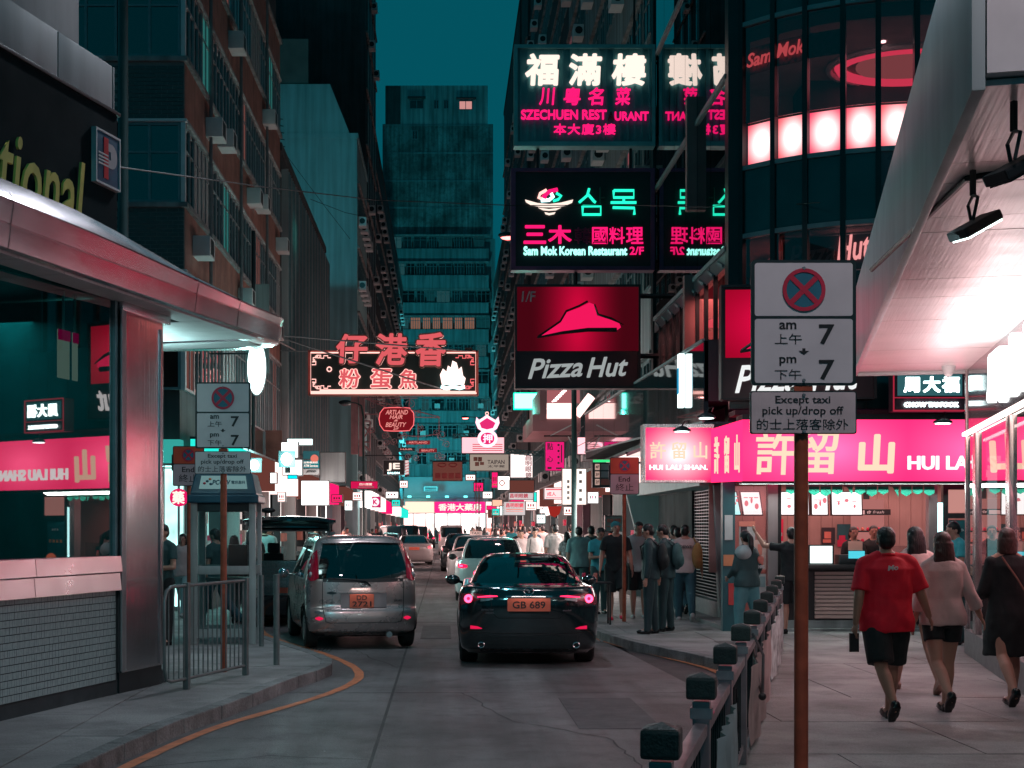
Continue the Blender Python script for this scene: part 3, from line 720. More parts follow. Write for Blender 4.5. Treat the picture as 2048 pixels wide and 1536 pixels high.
# ================================================================== RIGHT: rounded glass corner tower
M_spand = mat('teal spandrel glass', (.02, .075, .08), .12, 0, .35, .8, spec=.8)
M_spandg = mat('grey spandrel panel', (.10, .10, .115), .3, 0, .2, 1)
M_mull = mat('dark mullion', (.012, .03, .032), .35, .3)
M_ledge = mat('pale ledge', (.25, .32, .33), .5, .2, .15, 3)
M_tglass = glass('tower glass', (.62, .5, .52), .06)
M_mirror = glass('reflecting curtain glass', (.05, .09, .09), .30, .006, 1.6, glossc=(.95, .95, .95))
M_rint = mat('restaurant wall', (.36, .21, .20), .7, 0, .2, 1)
TC = Vector((8.2, 27.3, 0)); TR = 3.8
T = thing('corner_tower', 'rounded glass corner tower with a glowing pink band and a restaurant behind its panes', 'building', (8.2, 27.3, 0))
# facets from straight-on (angle 0 = towards camera) to the left and a bit to the right
def tp(a, r=TR): return (-r * sin(a), -r * cos(a))   # local
px_m = [1470, 1485, 1548, 1612, 1686, 1757, 1833, 1905, 1980, 2060]
angs = []
for px in px_m:
    # solve angle where the circle point projects to px
    best = min([(abs((8.2 - TR * sin(a)) / (27.3 - TR * cos(a)) * F + CX - px), a) for a in [radians(k * .25) for k in range(-160, 300)]])
    angs.append(best[1])
R2 = TR
def facet(name, a0, a1, r0, r1, z0, z1, m, parent, g=.01):
    p = [tp(a0 - g / r1, r1), tp(a1 + g / r1, r1), tp(a1 + g / r0, r0), tp(a0 - g / r0, r0)]
    return MB().prism(p, z0, z1).build(name, m, parent)
lvls = [(8.86, 10.55, 'glass'), (8.13, 8.84, 'lit'), (6.95, 8.05, 'spandrel'), (5.35, 6.85, 'glass'), (3.75, 5.25, 'spandrel'), (10.65, 11.8, 'spandrel'), (11.9, 13.6, 'glass'), (13.6, 15, 'spandrel')]
for i in range(len(angs) - 1):
    a0, a1 = angs[i], angs[i + 1]
    for (z0, z1, kind) in lvls:
        if kind == 'glass': facet('pane', a0, a1, R2 - .02, R2, z0, z1, M_tglass, T, .03)
        elif kind == 'lit':
            o = facet('lit_panel', a0, a1, R2 - .14, R2 - .08, z0, z1, em('lit band %d' % (i % 3), (1, .06 + .03 * (i % 3), .16), 1.7, glow=(.70, .74, .72, (1.3, 1.0, .98), .42)), T, .04)  # bright centres are painted into the panels' emission colour
            facet('pane', a0, a1, R2 - .02, R2, z0, z1, glass('band glass', (.95, .9, .9), .03), T, .03)
        else: facet('spandrel', a0, a1, R2 - .06, R2 + (.004 * (i % 3)), z0, z1, M_spandg if i in (4, 5) and z0 > 6 and z0 < 8 and i == 5 else M_spand, T, .012)
    for zz in (8.09, 6.90, 5.30, 10.6, 11.85): facet('ledge', a0, a1, R2 - .1, R2 + .05, zz - .045, zz + .035, M_ledge, T, .0)
for a in angs[:]:
    c = tp(a, R2 + .0)
    m = MB(); m.M = Matrix.Translation((c[0], c[1], 0)) @ Matrix.Rotation(-a, 4, 'Z'); m.box(-.045, .045, -.05, .09, 3.7, 15); m.build('mullion', M_mull, T)
# restaurant rooms
def disc(name, z, t, r, m): return MB().prism([(max(-3.08, r * cos(2 * pi * k / 48)), min(1.6, r * sin(2 * pi * k / 48))) for k in range(48)], z, z + t).build(name, m, T)
disc('floor_slab', 7.0, 1.1, 3.55, M_darkwall); disc('ceiling', 10.35, .2, 3.6, mat('restaurant ceiling', (.42, .26, .26), .8))
disc('floor_slab', 4.4, .9, 3.55, M_darkwall); disc('ceiling', 6.86, .1, 3.6, MATS['restaurant ceiling']); disc('floor_slab', 10.56, 1.2, 3.6, M_darkwall)
bpart('room_wall', M_rint, T, -3.4, 6, .9, 1.1, 8.1, 10.35); bpart('room_wall', M_rint, T, -3.4, 6, 1.2, 1.4, 5.3, 6.86)
bpart('core', M_darkwall, T, -3.2, 6, 1.5, 6, .1, 16)
bpart('room_screen', mat('dark panel', (.03, .02, .022), .5), T, -1.2, .8, .7, .8, 8.1, 9.1)
ring = [(.35 + 1.25 * cos(t), -1.1 + .95 * sin(t), 10.32) for t in [2 * pi * k / 40 for k in range(40)]]
MB().tube(ring, .10, 6, close=True).build('ring_light', em('ring light', (1, .07, .16), 1.6), T)
ring2 = [(.35 + 1.45 * cos(t), -1.1 + 1.15 * sin(t), 10.3) for t in [2 * pi * k / 40 for k in range(40)]]
MB().tube(ring2, .06, 6, close=True).build('ceiling_trim', M_white, T)
MB().cone((.35, -1.1, 10.335), (.35, -1.1, 10.345), .95, .95, 30).build('ceiling_dish', em('ceiling dish', (1, .3, .3), .5), T)
for (x, y, z) in ((-.5, -2.3, 10.33), (-2.1, -2.0, 10.33), (1.4, -2.6, 10.33), (-1.9, -2.4, 6.83), (-.9, -2.6, 6.83), (.4, -2.7, 6.83)):
    MB().cone((x, y, z), (x, y, z + .02), .05, .05, 10).build('downlight', em('downlight', (1, .8, .75), 9), T)
area('ceiling_glow', (8.4, 25.8, 10.2), (0, 0, 0), 2.2, 1.4, 22, (1, .35, .4)); area('ceiling_glow', (7.6, 25.5, 6.8), (0, 0, 0), 4, 1.6, 26, (1, .45, .45))
# banner behind the upper panes
for i in (0, 1, 2, 3):
    a0, a1 = angs[i], angs[i + 1]
    facet('banner', a0, a1, R2 - .12, R2 - .1, 9.72 + .02 * i, 10.2, mat('patterned banner', (.32, .03, .05), .6, 0, .8, 14), T, .03)
am = (angs[1] + angs[2]) / 2
text('Sam', (tp(am, R2 - .05)[0], tp(am, R2 - .05)[1], 9.97), .5, .24, T_sal, T, .02, .01, .2, .01, yaw=-am)
am = (angs[2] + angs[3]) / 2
text('Mok', (tp(am, R2 - .05)[0], tp(am, R2 - .05)[1], 10.0), .5, .24, T_sal, T, .02, .01, .2, .01, yaw=-am)
# neon board inside the lower window
nb_ = thing('pizza_neon_board', 'framed board with glowing script inside the lower tower window', 'sign', (6.62, 24.5, 6.52), radians(-18))
bpart('board', mat('board dark red', (.10, .03, .035), .4), nb_, -.78, .78, .0, .03, -.30, .30)
MB().tube([(-.8, -.01, -.31), (.8, -.01, -.31), (.8, -.01, .31), (-.8, -.01, .31)], .012, 5, close=True).build('rim', M_white, nb_)
text('Pizza', (-.30, -.02, .0), .78, .4, M_white, nb_, .02, .012, .35, .015, tilt=-.1); text('Hut', (.40, -.02, .08), .58, .44, em('neon hot', (1, .55, .5), 2.6, False), nb_, .02, .016, .35, .02, tilt=-.1)

# street side of the tower: reflecting curtain wall, warm windows, podium glass
SW = thing('street_glass_wing', 'glass wing of the corner tower that mirrors the neon signs, with rose lit windows below', 'building', (5.0, 25.2, 0))
bpart('wing_core', M_darkwall, SW, 1.9, 12, 2.0, 9.0, .1, 30); bpart('room_back', M_rint, SW, .9, 1.9, 0, 9.0, 5.0, 6.7)
bpart('back_panel', mat('dim curtain teal', (.02, .06, .06), .8, 0, .5, 2, streak=.6), SW, .25, .3, .0, 8.6, 6.9, 22)
for k in range(6):
    y0 = .1 + k * 1.42
    for (z0, z1) in ((6.82, 9.75), (9.85, 12.9), (13.0, 16.0), (16.1, 19.0)):
        bpart('pane', M_mirror, SW, -.01, .0, y0, y0 + 1.39, z0, z1)
for zz in (6.75, 9.8, 12.95, 16.05): bpart('transom', M_ledge, SW, -.05, .1, 0, 8.6, zz - .045, zz + .045)
bpart('slab_band', M_spandg, SW, -.02, .12, 0, 8.6, 6.42, 6.70)
for k in range(9):
    y0 = .1 + k * .95
    MB().beam((-.03, y0 + .1, 6.47), (-.03, y0 + .6, 6.62), .05).build('band_mark', M_ledge, SW)
    bpart('pane', glass('rose window glass', (.95, .75, .75), .02, ior=1.25), SW, -.01, .0, y0, y0 + .91, 5.05, 6.42)
    bpart('mullion', M_mull, SW, -.05, .03, y0 + .9, y0 + .96, 4.9, 6.45)
for k in range(6): MB().cone((.9, 1 + 1.3 * k, 5.9), (.9, 1 + 1.3 * k, 6.25), .05, .05, 8).build('lamp', em('lamp rose', (1, .5, .45), 6), SW)
for k in range(4): MB().beam((-.4, .3 + k * .1, 8.2 + k * 3.0), (-.05, 8, 8.2 + k * 3 + .1), .05).build('wind_brace', M_ledge, SW) if k < 0 else None
area('wing_glow', (5.42, 29.4, 6.38), (0, 0, 0), .6, 7.5, 120, (1, .45, .42))
bpart('corner_column', M_mull, SW, -.03, .35, -.25, .05, 3.4, 16)
bpart('end_column', M_mull, SW, -.05, .3, 8.65, 9.0, .1, 22)
# podium glass fascia
PD = thing('podium_fascia', 'dark glossy glass fascia running above the shutters on the right of the street', 'facade', (4.4, 24.2, 0))
M_pod = mat('podium glass', (.018, .05, .055), .045, 0, .3, 1, spec=1.0, coat=.6)
for k in range(8):
    y0 = k * 2.56; zt = 4.98 + .045 * k; zb = 3.62 + .07 * k
    MB().add([(0, y0, zb), (0, y0 + 2.53, zb + .07), (0, y0 + 2.53, zt + .045), (0, y0, zt), (.08, y0, zb), (.08, y0 + 2.53, zb + .07), (.08, y0 + 2.53, zt + .045), (.08, y0, zt)],
             [(0, 3, 2, 1), (4, 5, 6, 7), (0, 1, 5, 4), (1, 2, 6, 5), (2, 3, 7, 6), (3, 0, 4, 7)]).build('fascia_pane', M_pod, PD)
MB().box(.02, .6, 0, 20.5, 3.95, 5.0).build('fascia_backing', M_darkwall, PD)
MB().beam((0, 0, 4.99), (0, 20.5, 5.36), .05).build('top_rail', M_ledge, PD); MB().beam((0, 0, 3.6), (0, 20.5, 4.17), .04).build('bottom_rail', M_ledge, PD)
MB().box(.0, .65, 0, 20.5, 3.52, 3.6).build('soffit', M_spand, PD)
lb = thing('vertical_light_box', 'narrow white and blue lit sign on the dark glass fascia', 'sign', (4.3, 26.0, 0))
bpart('box', E_cool, lb, -.02, .08, 0, .18, 4.0, 4.98); bpart('blue_field', em('blue print', (.02, .30, .55), .9), lb, -.03, -.021, .0, .18, 4.25, 4.72)
# walls under the podium on the street side: slanted white wall, roller shutter
SH = thing('shuttered_shop', 'shop closed by a see-through roller grille between slanted white piers', 'shop', (5.05, 25.3, 0))
M_pier = mat('pale painted pier', (.38, .46, .46), .5, 0, .12, 1.2, streak=.2)
MB().add([(-.29, -.12, 2.55), (-.03, -.12, 2.55), (-.01, -.12, .12), (-.17, -.12, .12), (-.29, .10, 2.55), (-.03, .10, 2.55), (-.01, .10, .12), (-.17, .10, .12)],
         [(0, 3, 2, 1), (4, 5, 6, 7), (0, 1, 5, 4), (1, 2, 6, 5), (2, 3, 7, 6), (3, 0, 4, 7)]).build('slanted_pier', M_pier, SH)
bpart('head_band', M_white, SH, -.5, .1, .12, 8.6, 2.55, 2.85)
bpart('lintel', M_spand, SH, -.3, .3, .12, 12, 2.86, 3.55)
MB().add([(-.75, 8.4, 2.6), (.1, 8.4, 2.6), (.1, 8.4, .12), (-.12, 8.4, .12), (-.75, 8.6, 2.6), (.1, 8.6, 2.6), (.1, 8.6, .12), (-.12, 8.6, .12)],
         [(0, 3, 2, 1), (4, 5, 6, 7), (0, 1, 5, 4), (1, 2, 6, 5), (2, 3, 7, 6), (3, 0, 4, 7)]).build('slanted_pier', M_pier, SH)
bpart('side_wall', M_pier, SH, .02, .3, 5.9, 8.4, .12, 2.6)
bpart('notice', mat('red notice', (.6, .06, .06), .5), SH, .0, .015, 6.3, 6.7, 1.35, 1.75)
bpart('base_wall', M_grey, SH, -.02, .25, .15, 5.9, .12, .42)
for k in range(34): bpart('grille_slat', M_galv, SH, -.005, .012, .15, 5.9, .46 + k * .062, .475 + k * .062)
for k in range(30): bpart('grille_rod', M_galv, SH, .0, .008, .25 + k * .19, .262 + k * .19, 1.25, 2.5)
bpart('back_wall', mat('dark shop', (.02, .04, .045), .7), SH, 2.4, 2.5, 0, 6, .1, 2.6)
bpart('lit_case', em('shop case', (.3, .9, .9), .5, var=.5, vscale=4), SH, 1.2, 1.22, 2.0, 3.4, .9, 2.1)
bpart('lit_case', em('shop case red', (1, .05, .12), .7, var=.8, vscale=6), SH, 1.0, 1.02, 1.0, 1.4, .6, 2.2)

# ================================================================== dessert shop (pink sign), faces the camera
HS = thing('dessert_shop', 'brightly lit dessert shop under the long pink sign with counter, menu screens and wood panelling', 'shop', (4.7, 23.0, 0))
M_wood = mat('pale rose wood panelling', (.46, .30, .27), .6, 0, .14, 1.2, wave=(26, 1, .4), bump=.25)
bpart('back_wall', M_wood, HS, .4, 6, 2.35, 2.45, .12, 2.75)
for k in range(24): bpart('wood_panel', M_wood, HS, .0 + k * .2, .194 + k * .2, 2.32 + .004 * (k % 2), 2.35, 1.0, 2.75)
bpart('shop_ceiling', M_darkwall, HS, -.2, 6, .02, 2.4, 2.62, 2.75); bpart('shop_floor', M_pave, HS, -.2, 6, .0, 2.4, .1, .20)
bpart('step', M_conc, HS, .6, 3.5, -.14, .0, .1, .17)
MB().prism([(-.12, .1), (.0, .1), (.42, 2.35), (.32, 2.35)], .12, 2.7).build('side_wall', M_wood, HS)
bpart('pier', mat('rose grey pier', (.34, .27, .28), .45, .3, .1, 2, streak=.2), HS, .52, .68, -.02, .14, .12, 2.55)
bpart('pier', MATS['rose grey pier'], HS, 3.12, 3.26, -.02, .14, .12, 2.55)
bpart('pier_edge', M_black, HS, .68, .74, .0, .14, .12, 2.55)
bpart('door_frame', M_black, HS, 3.36, 3.44, .0, .1, .12, 2.5); bpart('door_frame', M_black, HS, 3.44, 4.1, .0, .1, 2.42, 2.5); bpart('door_frame', M_black, HS, 3.44, 4.1, .0, .1, 1.95, 2.03)
bpart('transom_light', em('rose transom', (1, .45, .4), .55), HS, 3.46, 4.1, .05, .06, 2.04, 2.41)
bpart('teal_poster', mat('teal poster', (.01, .10, .12), .5, 0, .2, 4), HS, 3.46, 3.98, .02, .04, .5, 1.92)
for k in range(4): bpart('poster_icon', mat('orange print', (.8, .3, .12), .6), HS, 3.53 + k * .11, 3.59 + k * .11, .012, .019, 1.5, 1.56)
text('小 食 店', (3.74, .015, 1.76), .2, .05, M_white, HS, .02, .0, 0, .003)
fc = MB().cone((3.85, .018, 1.12), (3.85, .0, 1.12), .17, .17, 24).build('smiling_face', em('orange face', (1, .23, .12), .55), HS)
fm = MB(); fm.ell((3.79, -.004, 1.16), .018, .006, .025, 8, 6).ell((3.91, -.004, 1.16), .018, .006, .025, 8, 6).tube([(3.77 + .02 * k, -.006, 1.06 - .03 * sin(pi * k / 8)) for k in range(9)], .008, 5).build('face_print', mat('dark red print', (.25, .02, .02), .6), fc)
bpart('lit_pilaster', em('teal white tube', (.5, 1, 1), 3), HS, 3.28, 3.35, .0, .05, .9, 2.2)
# left pane with posters
bpart('teal_jamb', mat('teal jamb', (.02, .12, .14), .4), HS, -.22, -.02, -.06, .1, .12, 2.55)
bpart('jamb_notice', M_white, HS, -.19, -.06, -.075, -.065, 1.6, 2.0); bpart('jamb_notice', mat('orange notice', (.75, .28, .14), .6), HS, -.21, -.02, -.075, -.065, 1.18, 1.36)
bpart('jamb_notice', MATS['red notice'], HS, -.13, .0, -.08, -.07, .55, .9)
bpart('front_pane', glass('clear shop glass', (.9, .85, .85), .04), HS, .0, .52, .05, .06, .3, 2.5)
def poster(x0, x1, z0, z1, y, base, blobs, nm='poster'):
    p = bpart(nm, base, HS, x0, x1, y, y + .008, z0, z1)
    for (u, v, w, h, m) in blobs:
        X0 = x0 + u * (x1 - x0); Z0 = z0 + v * (z1 - z0)
        bpart('print', m, p, X0, X0 + w * (x1 - x0), y - .004, y - .001, Z0, Z0 + h * (z1 - z0))
    return p
M_pg = mat('pale poster', (.45, .42, .42), .6, 0, .1, 8); M_pk = mat('salmon print', (.75, .22, .17), .6); M_dk = mat('dark print', (.04, .03, .04), .6); M_rd = mat('magenta print', (.7, .03, .10), .6)
random.seed(31)
poster(.06, .32, 1.35, 1.9, .02, M_pg, [(.1, .6, .4, .25, M_dk), (.1, .1, .3, .2, M_rd), (.5, .3, .4, .04, M_dk), (.5, .42, .4, .04, M_dk), (.0, .85, 1, .15, M_pk)])
poster(.3, .5, 1.12, 1.6, .012, mat('peach poster', (.62, .4, .36), .6, 0, .15, 10), [(.3, .5, .35, .35, M_pk), (.15, .08, .6, .25, M_pk)])
poster(.18, .5, .62, 1.05, .02, M_pg, [(.05, .55, .4, .35, M_rd), (.55, .5, .4, .4, M_tealwall), (.1, .1, .3, .3, M_pg)])
poster(-.0, .2, .65, 1.0, .02, M_pg, [(.2, .3, .5, .3, M_dk)])
poster(2.0, 2.24, 1.5, 1.8, 2.3, M_dk, [(.2, .35, .5, .4, M_pk), (.1, .1, .6, .2, M_pk)]); poster(2.28, 2.56, 1.46, 1.86, 2.3, mat('teal print', (.02, .12, .14), .6), [(0, 0, 1, .3, M_rd), (.1, .3, .4, .2, M_rd)])
poster(1.12, 1.32, 1.35, 1.95, 2.3, M_rd, [(.0, .0, 1, .35, M_pg), (.1, .5, .8, .1, M_pg)])
# menu screens
for k, (x0, x1, tilt) in enumerate(((.08, .27, .07), (.31, .66, .05), (.82, 1.5, 0), (1.52, 1.82, 0), (1.86, 2.40, 0))):
    s_ = MB().add([(x0, 1.2, 2.42), (x1, 1.2, 2.42), (x1 + tilt, 1.16, 2.0), (x0 + tilt, 1.16, 2.0), (x0, 1.26, 2.42), (x1, 1.26, 2.42), (x1 + tilt, 1.22, 2.0), (x0 + tilt, 1.22, 2.0)],
                  [(0, 3, 2, 1), (4, 5, 6, 7), (0, 1, 5, 4), (1, 2, 6, 5), (2, 3, 7, 6), (3, 0, 4, 7)]).build('menu_screen', M_black, HS)
    c = (.45, 1, 1) if k in (0,) else (1, .93, .92)
    MB().add([(x0 + .02, 1.192, 2.40), (x1 - .02, 1.192, 2.40), (x1 + tilt - .02, 1.157, 2.02), (x0 + tilt + .02, 1.157, 2.02)], [(0, 3, 2, 1)]).build('display', em('menu display %d' % (k == 0), c, 1.5), s_)
    for q in range(3):
        u = x0 + (x1 - x0) * (.2 + .25 * q)
        MB().ell((u + tilt * .4 + .02, 1.158, 2.16 + .05 * ((q + k) % 3)), .02 + .015 * ((k + q) % 2), .003, .03 + .02 * (k % 2), 9, 6).box(u + tilt * .3 - .02, u + tilt * .3 + .05, 1.156, 1.16, 2.32 - .02 * k, 2.335 - .02 * k).build('dish_print', em('screen rose', (1, .25, .3), .9, False), s_)
# counter
bpart('counter_top', M_black, HS, .78, 3.1, -.08, .5, 1.12, 1.2, .01)
bpart('counter_front', M_black, HS, .80, 3.08, .02, .45, .3, 1.12)
for k in range(12):
    z = .33 + k * .064
    MB().prismy([(1.28, z), (2.36, z), (2.36, z + .05), (1.28, z + .05)], -.03, .02).build('counter_slat', M_wood, HS, bevel=.006)
bpart('counter_plinth', M_conc, HS, .8, 3.08, -.02, .4, .12, .3)
bpart('till_screen', M_black, HS, 1.2, 1.62, .1, .14, 1.2, 1.52); bpart('display', em('till display', (.85, 1, 1), 1.4), HS, 1.23, 1.59, .09, .099, 1.22, 1.50)
bpart('till', M_dark, HS, 1.68, 2.3, .0, .3, 1.2, 1.36, .01); bpart('card_holder', em('cyan card', (.1, .75, .9), .9), HS, 1.82, 2.08, -.03, -.02, 1.30, 1.42)
bpart('card_holder', mat('peach card', (.7, .3, .25), .6), HS, 1.82, 2.05, -.01, .0, 1.43, 1.58)
bpart('menu_flap', mat('teal board', (.015, .06, .065), .5), HS, 2.26, 2.46, -.06, -.05, 1.14, 1.44); bpart('menu_print', M_rd, HS, 2.31, 2.41, -.068, -.061, 1.2, 1.36)
# cake shelf
bpart('shelf_recess', em('shelf glow', (1, .36, .33), .42), HS, 2.50, 3.08, 2.2, 2.24, 1.0, 2.3)
bpart('shelf_header', M_black, HS, 2.48, 3.12, 1.95, 2.2, 2.02, 2.12)
text('✿ fresh', (2.85, 1.94, 2.07), .3, .05, M_white, HS, .02, 0, .2, .003); bpart('header_tag', M_white, HS, 2.46, 2.66, 1.93, 1.94, 2.03, 2.1)
for k in range(3): bpart('shelf_board', M_black, HS, 2.5, 3.1, 1.98, 2.2, 1.32 + .2 * k, 1.345 + .2 * k)
for r_ in range(3):
    for k in range(6):
        MB().ell((2.56 + k * .095, 2.05, 1.37 + .2 * r_), .03, .03, .035, 8, 6).build('cake', M_pk if (k + r_) % 2 else M_rd, HS)
bpart('display_case', glass('case glass', (.8, .8, .8), .1), HS, 2.5, 3.05, .2, .6, 1.2, 1.5)
# bunting
for k in range(13):
    x = .78 + k * .185; d = random.uniform(.12, .17); rr = k in (5, 9)
    pts = [(x, 2.50), (x + .165, 2.50), (x + .165, 2.50 - d), (x + .083, 2.50 - d - .045), (x, 2.50 - d)] if not rr else [(x + .02, 2.50), (x + .15, 2.50), (x + .14, 2.50 - d - .05)]
    f_ = MB().prismy(pts, -.15, -.145).build('bunting_flag', mat('green flag', (.01, .30, .20), .6, 0, .15, 6), HS)
    MB().prismy([(x, 2.50), (x + .165, 2.50), (x + .165, 2.455), (x, 2.455)], -.155, -.151).build('flag_header', M_tealwall, f_)
area('shop_light', (7.0, 24.2, 2.58), (0, 0, 0), 4.0, 1.6, 62, (1, .50, .47)); area('shop_light', (5.6, 22.75, 2.46), (radians(-25), 0, 0), 1.8, .12, 16, (.8, 1, .95))
area('shop_light', (7.3, 22.75, 2.46), (radians(-25), 0, 0), 2.2, .12, 18, (.9, 1, .95))

# long pink sign
PKG = em('pink sign sheet', (1.0, .020, .15), 2.4, glow=(.75, .95, .62, (1.0, .085, .235)))
LS = thing('long_pink_sign', 'long glowing pink sign board with cream characters over the dessert shop counter', 'sign', (4.69, 22.4, 0))
def pinkpanel(x0, x1, z0, z1, y0=0, y1=.35): return bpart('sign_face', PKG, LS, x0, x1, y0, y1, z0, z1)
for k in range(2): pinkpanel(.0 + 2.6 * k, 2.6 + 2.6 * k, 2.53, 3.50)
bpart('bottom_rail', M_black, LS, -.01, 5.2, -.02, .4, 2.49, 2.53); bpart('top_rail', M_black, LS, -.01, 5.3, -.03, .45, 3.50, 3.58)
m_ = MB().add([(-.36, .75, 2.53), (0, 0, 2.53), (0, 0, 3.50), (-.36, .75, 3.40)], [(0, 1, 2, 3)]).build('side_face', em('pink sign side', (1, .02, .125), 2.2), LS)
E_cream = em('cream character', (1, .62, .45), 1.25, False)
text('許', (.52, -.02, 2.99), .62, .72, E_cream, LS, .02, .012, .05, .02); text('留', (1.18, -.02, 3.0), .66, .72, E_cream, LS, .02, .014, .05, .02); text('山', (2.10, -.02, 2.96), .58, .62, E_cream, LS, .02, .03, .05, .02)
text('HUI LAU SHAN', (3.62, -.02, 2.82), 2.05, .22, em('sign white', (1, .95, .95), 1.5, False), LS, .02, .022, 0, .02)
for k, ch in enumerate('許留山'):
    text(ch, (-.295 + .115 * k, .60 - .24 * k, 2.97), .12, .6, E_cream, LS, .02, .012, 0, .01, yaw=-atan2(.75, .36))
# awning strip and lamps on top
bpart('awning', mat('dark red awning', (.08, .01, .02), .7, bump=.5, wave=(40, 1, 1)), LS, -.1, 5.3, .1, .6, 3.58, 3.66)
def goose(name, label, x, y, z, power=70, tgt=None):
    g_ = thing(name, label, 'lamp', (x, y, z))
    MB().loft([((0, 0, .0), .15, .10), ((0, 0, .03), .145, .095), ((0, 0, .075), .06, .05), ((0, 0, .085), .02, .02)], 18).build('shade', M_dark, g_, smooth=.7)
    MB().tube([(0, 0, .08), (.05, .05, .16), (.18, .35, .2), (.2, .6, .15)], .012, 6).build('arm', M_dark, g_)
    MB().cone((0, 0, -.012), (0, 0, -.001), .12, .08, 14).build('bulb', em('lamp lens', (.8, 1, 1), 7), g_)
    spot('lamp_beam', (x, y, z - .03), tgt or (x, y + .45, z - 1), power, (1, .8, .8), 2.2, .9, .08)
    return g_
goose('sign_lamp', 'dark shaded lamp reaching over the bare right half of the pink sign', 7.72, 22.05, 3.42, 26)
goose('sign_lamp', 'dark shaded lamp above the left corner where the pink signs meet', 4.1, 22.3, 3.52, 26)
goose('sign_lamp', 'dark shaded lamp hanging low in front of the small hanging pink sign', 3.84, 23.05, 3.36, 30, (3.85, 23.6, 2.9))
# small hanging pink sign
HP = thing('hanging_pink_sign', 'square glowing pink sign on a steel frame beside the long pink sign', 'sign', (3.84, 23.4, 0))
bpart('sign_face', em('pink sign small', (1, .010, .11), 2.3, glow=(.75, .8, .75, (1.0, .46, .48))), HP, -.54, .54, 0, .3, 2.58, 3.44)
fr = MB(); fr.box(-.58, -.54, -.03, .33, 2.54, 3.5).box(.54, .58, -.03, .33, 2.54, 3.5).box(-.54, .54, -.03, .33, 2.54, 2.58).box(-.54, .54, -.03, .33, 3.44, 3.5).build('frame', M_steel, HP)
text('許 留 山', (0, -.02, 3.07), .94, .28, E_cream, HP, .02, .014, 0, .01); text('HUI LAU SHAN.', (.0, -.02, 2.79), .96, .085, em('sign white', (1, .95, .95), 1.5, False), HP, .02, .03, 0, .01)
MB().box(-.3, -.27, .3, 2.6, 3.3, 3.33).box(.3, .33, .3, 2.2, 3.3, 3.33).build('bracket', M_dark, HP)
# jeweller hanging sign with white glowing characters
TCW = bpart('teal_cladding', M_spand, HS, 1.2, 6.0, -.02, .1, 3.72, 5.3); bpart('teal_cladding', M_spand, HS, -.1, 1.19, -.02, .1, 3.72, 4.9)
for k in range(8): bpart('cladding_seam', M_mull, HS, .3 + k * .6, .312 + k * .6, -.03, -.021, 3.72, 5.25)
JS = thing('jeweller_sign', 'dark sign box edged in red with white glowing characters hanging above the pink sign', 'sign', (7.50, 22.0, 0))
bpart('box', mat('sign plum', (.05, .02, .03), .4), JS, -.56, .56, 0, .25, 3.60, 4.22)
fr = MB()
for a in ((-.57, .57, 4.20, 4.225), (-.57, .57, 3.595, 3.62), (-.57, .57, 3.80, 3.815)): fr.box(a[0], a[1], -.015, 0, a[2], a[3])
fr.box(-.57, -.55, -.015, 0, 3.6, 4.22).box(.55, .57, -.015, 0, 3.6, 4.22).build('red_edge', em('red edging', (.75, .04, .09), .5, False), JS)
text('周大福', (.02, -.02, 4.01), .86, .25, em('blazing white', (.75, 1, 1), 6, False), JS, .02, .03, 0, .02, sp=1.25); text('CHOW TAI FOOK', (.02, -.02, 3.70), .84, .075, MATS['blazing white'], JS, .02, .035, 0, .02)
bpart('glow_board', em('sign back glow', (.06, .22, .25), .5, False), JS, -.5, .5, -.006, -.001, 3.84, 4.17)

# second red restaurant sign on the tower corner
def hat(parent, cx, cz, w, y, m_fill, m_line):
    """roof-shaped hat emblem"""
    s = w / 1.0
    f_ = [(-.47, -.17), (-.22, -.0), (-.16, .10), (.0, .16), (.12, .22), (.17, .20), (.22, .08), (.47, -.02), (.49, -.07), (.45, -.10), (.1, -.10), (-.2, -.13), (-.47, -.19)]
    MB().prismy([(cx + a * s, cz + b * s) for a, b in f_], y - .012, y).build('emblem', m_fill, parent)
    l = MB(); l.tube([(cx + a * s, y - .016, cz + b * s) for a, b in [(.1, .235), (-.0, .18), (-.15, .12), (-.22, .0), (-.48, -.18)]], .013 * s * 1.1, 6)
    l.tube([(cx + a * s, y - .016, cz + b * s) for a, b in [(-.49, -.19), (-.2, -.135), (.1, -.10), (.44, -.10)]], [.012 * s, .02 * s, .026 * s, .028 * s], 6)
    l.tube([(cx + a * s, y - .016, cz + b * s) for a, b in [(.18, .2), (.22, .08), (.38, .03), (.52, -.04)]], [.01 * s, .016 * s, .017 * s, .005 * s], 6)
    l.build('emblem_outline', m_line, parent, smooth=1)
M_brd = mat('sign brown', (.035, .014, .018), .35)
RS = thing('restaurant_sign', 'red backlit restaurant sign partly hidden by the near parking sign', 'sign', (5.62, 22.55, 0), radians(-4))
bpart('box', M_brd, RS, -1.20, 1.16, 0, .3, 3.86, 5.62)
bpart('red_panel', em('red backlit', (.62, .003, .035), .95, glow=(.8, .9, .55, (1.1, .005, .09))), RS, -1.16, 1.10, -.012, -.002, 4.50, 5.58)
bpart('frame', M_black, RS, -1.23, -1.2, -.03, .3, 3.84, 5.66); bpart('frame', M_black, RS, 1.16, 1.2, -.03, .3, 3.84, 5.66); bpart('frame', M_black, RS, -1.2, 1.16, -.03, .3, 5.62, 5.66); bpart('frame', M_black, RS, -1.2, 1.16, -.03, .3, 3.83, 3.86)
hat(RS, 0, 4.95, 1.9, -.016, em('hat pink', (1, .01, .12), .9, False), M_black)
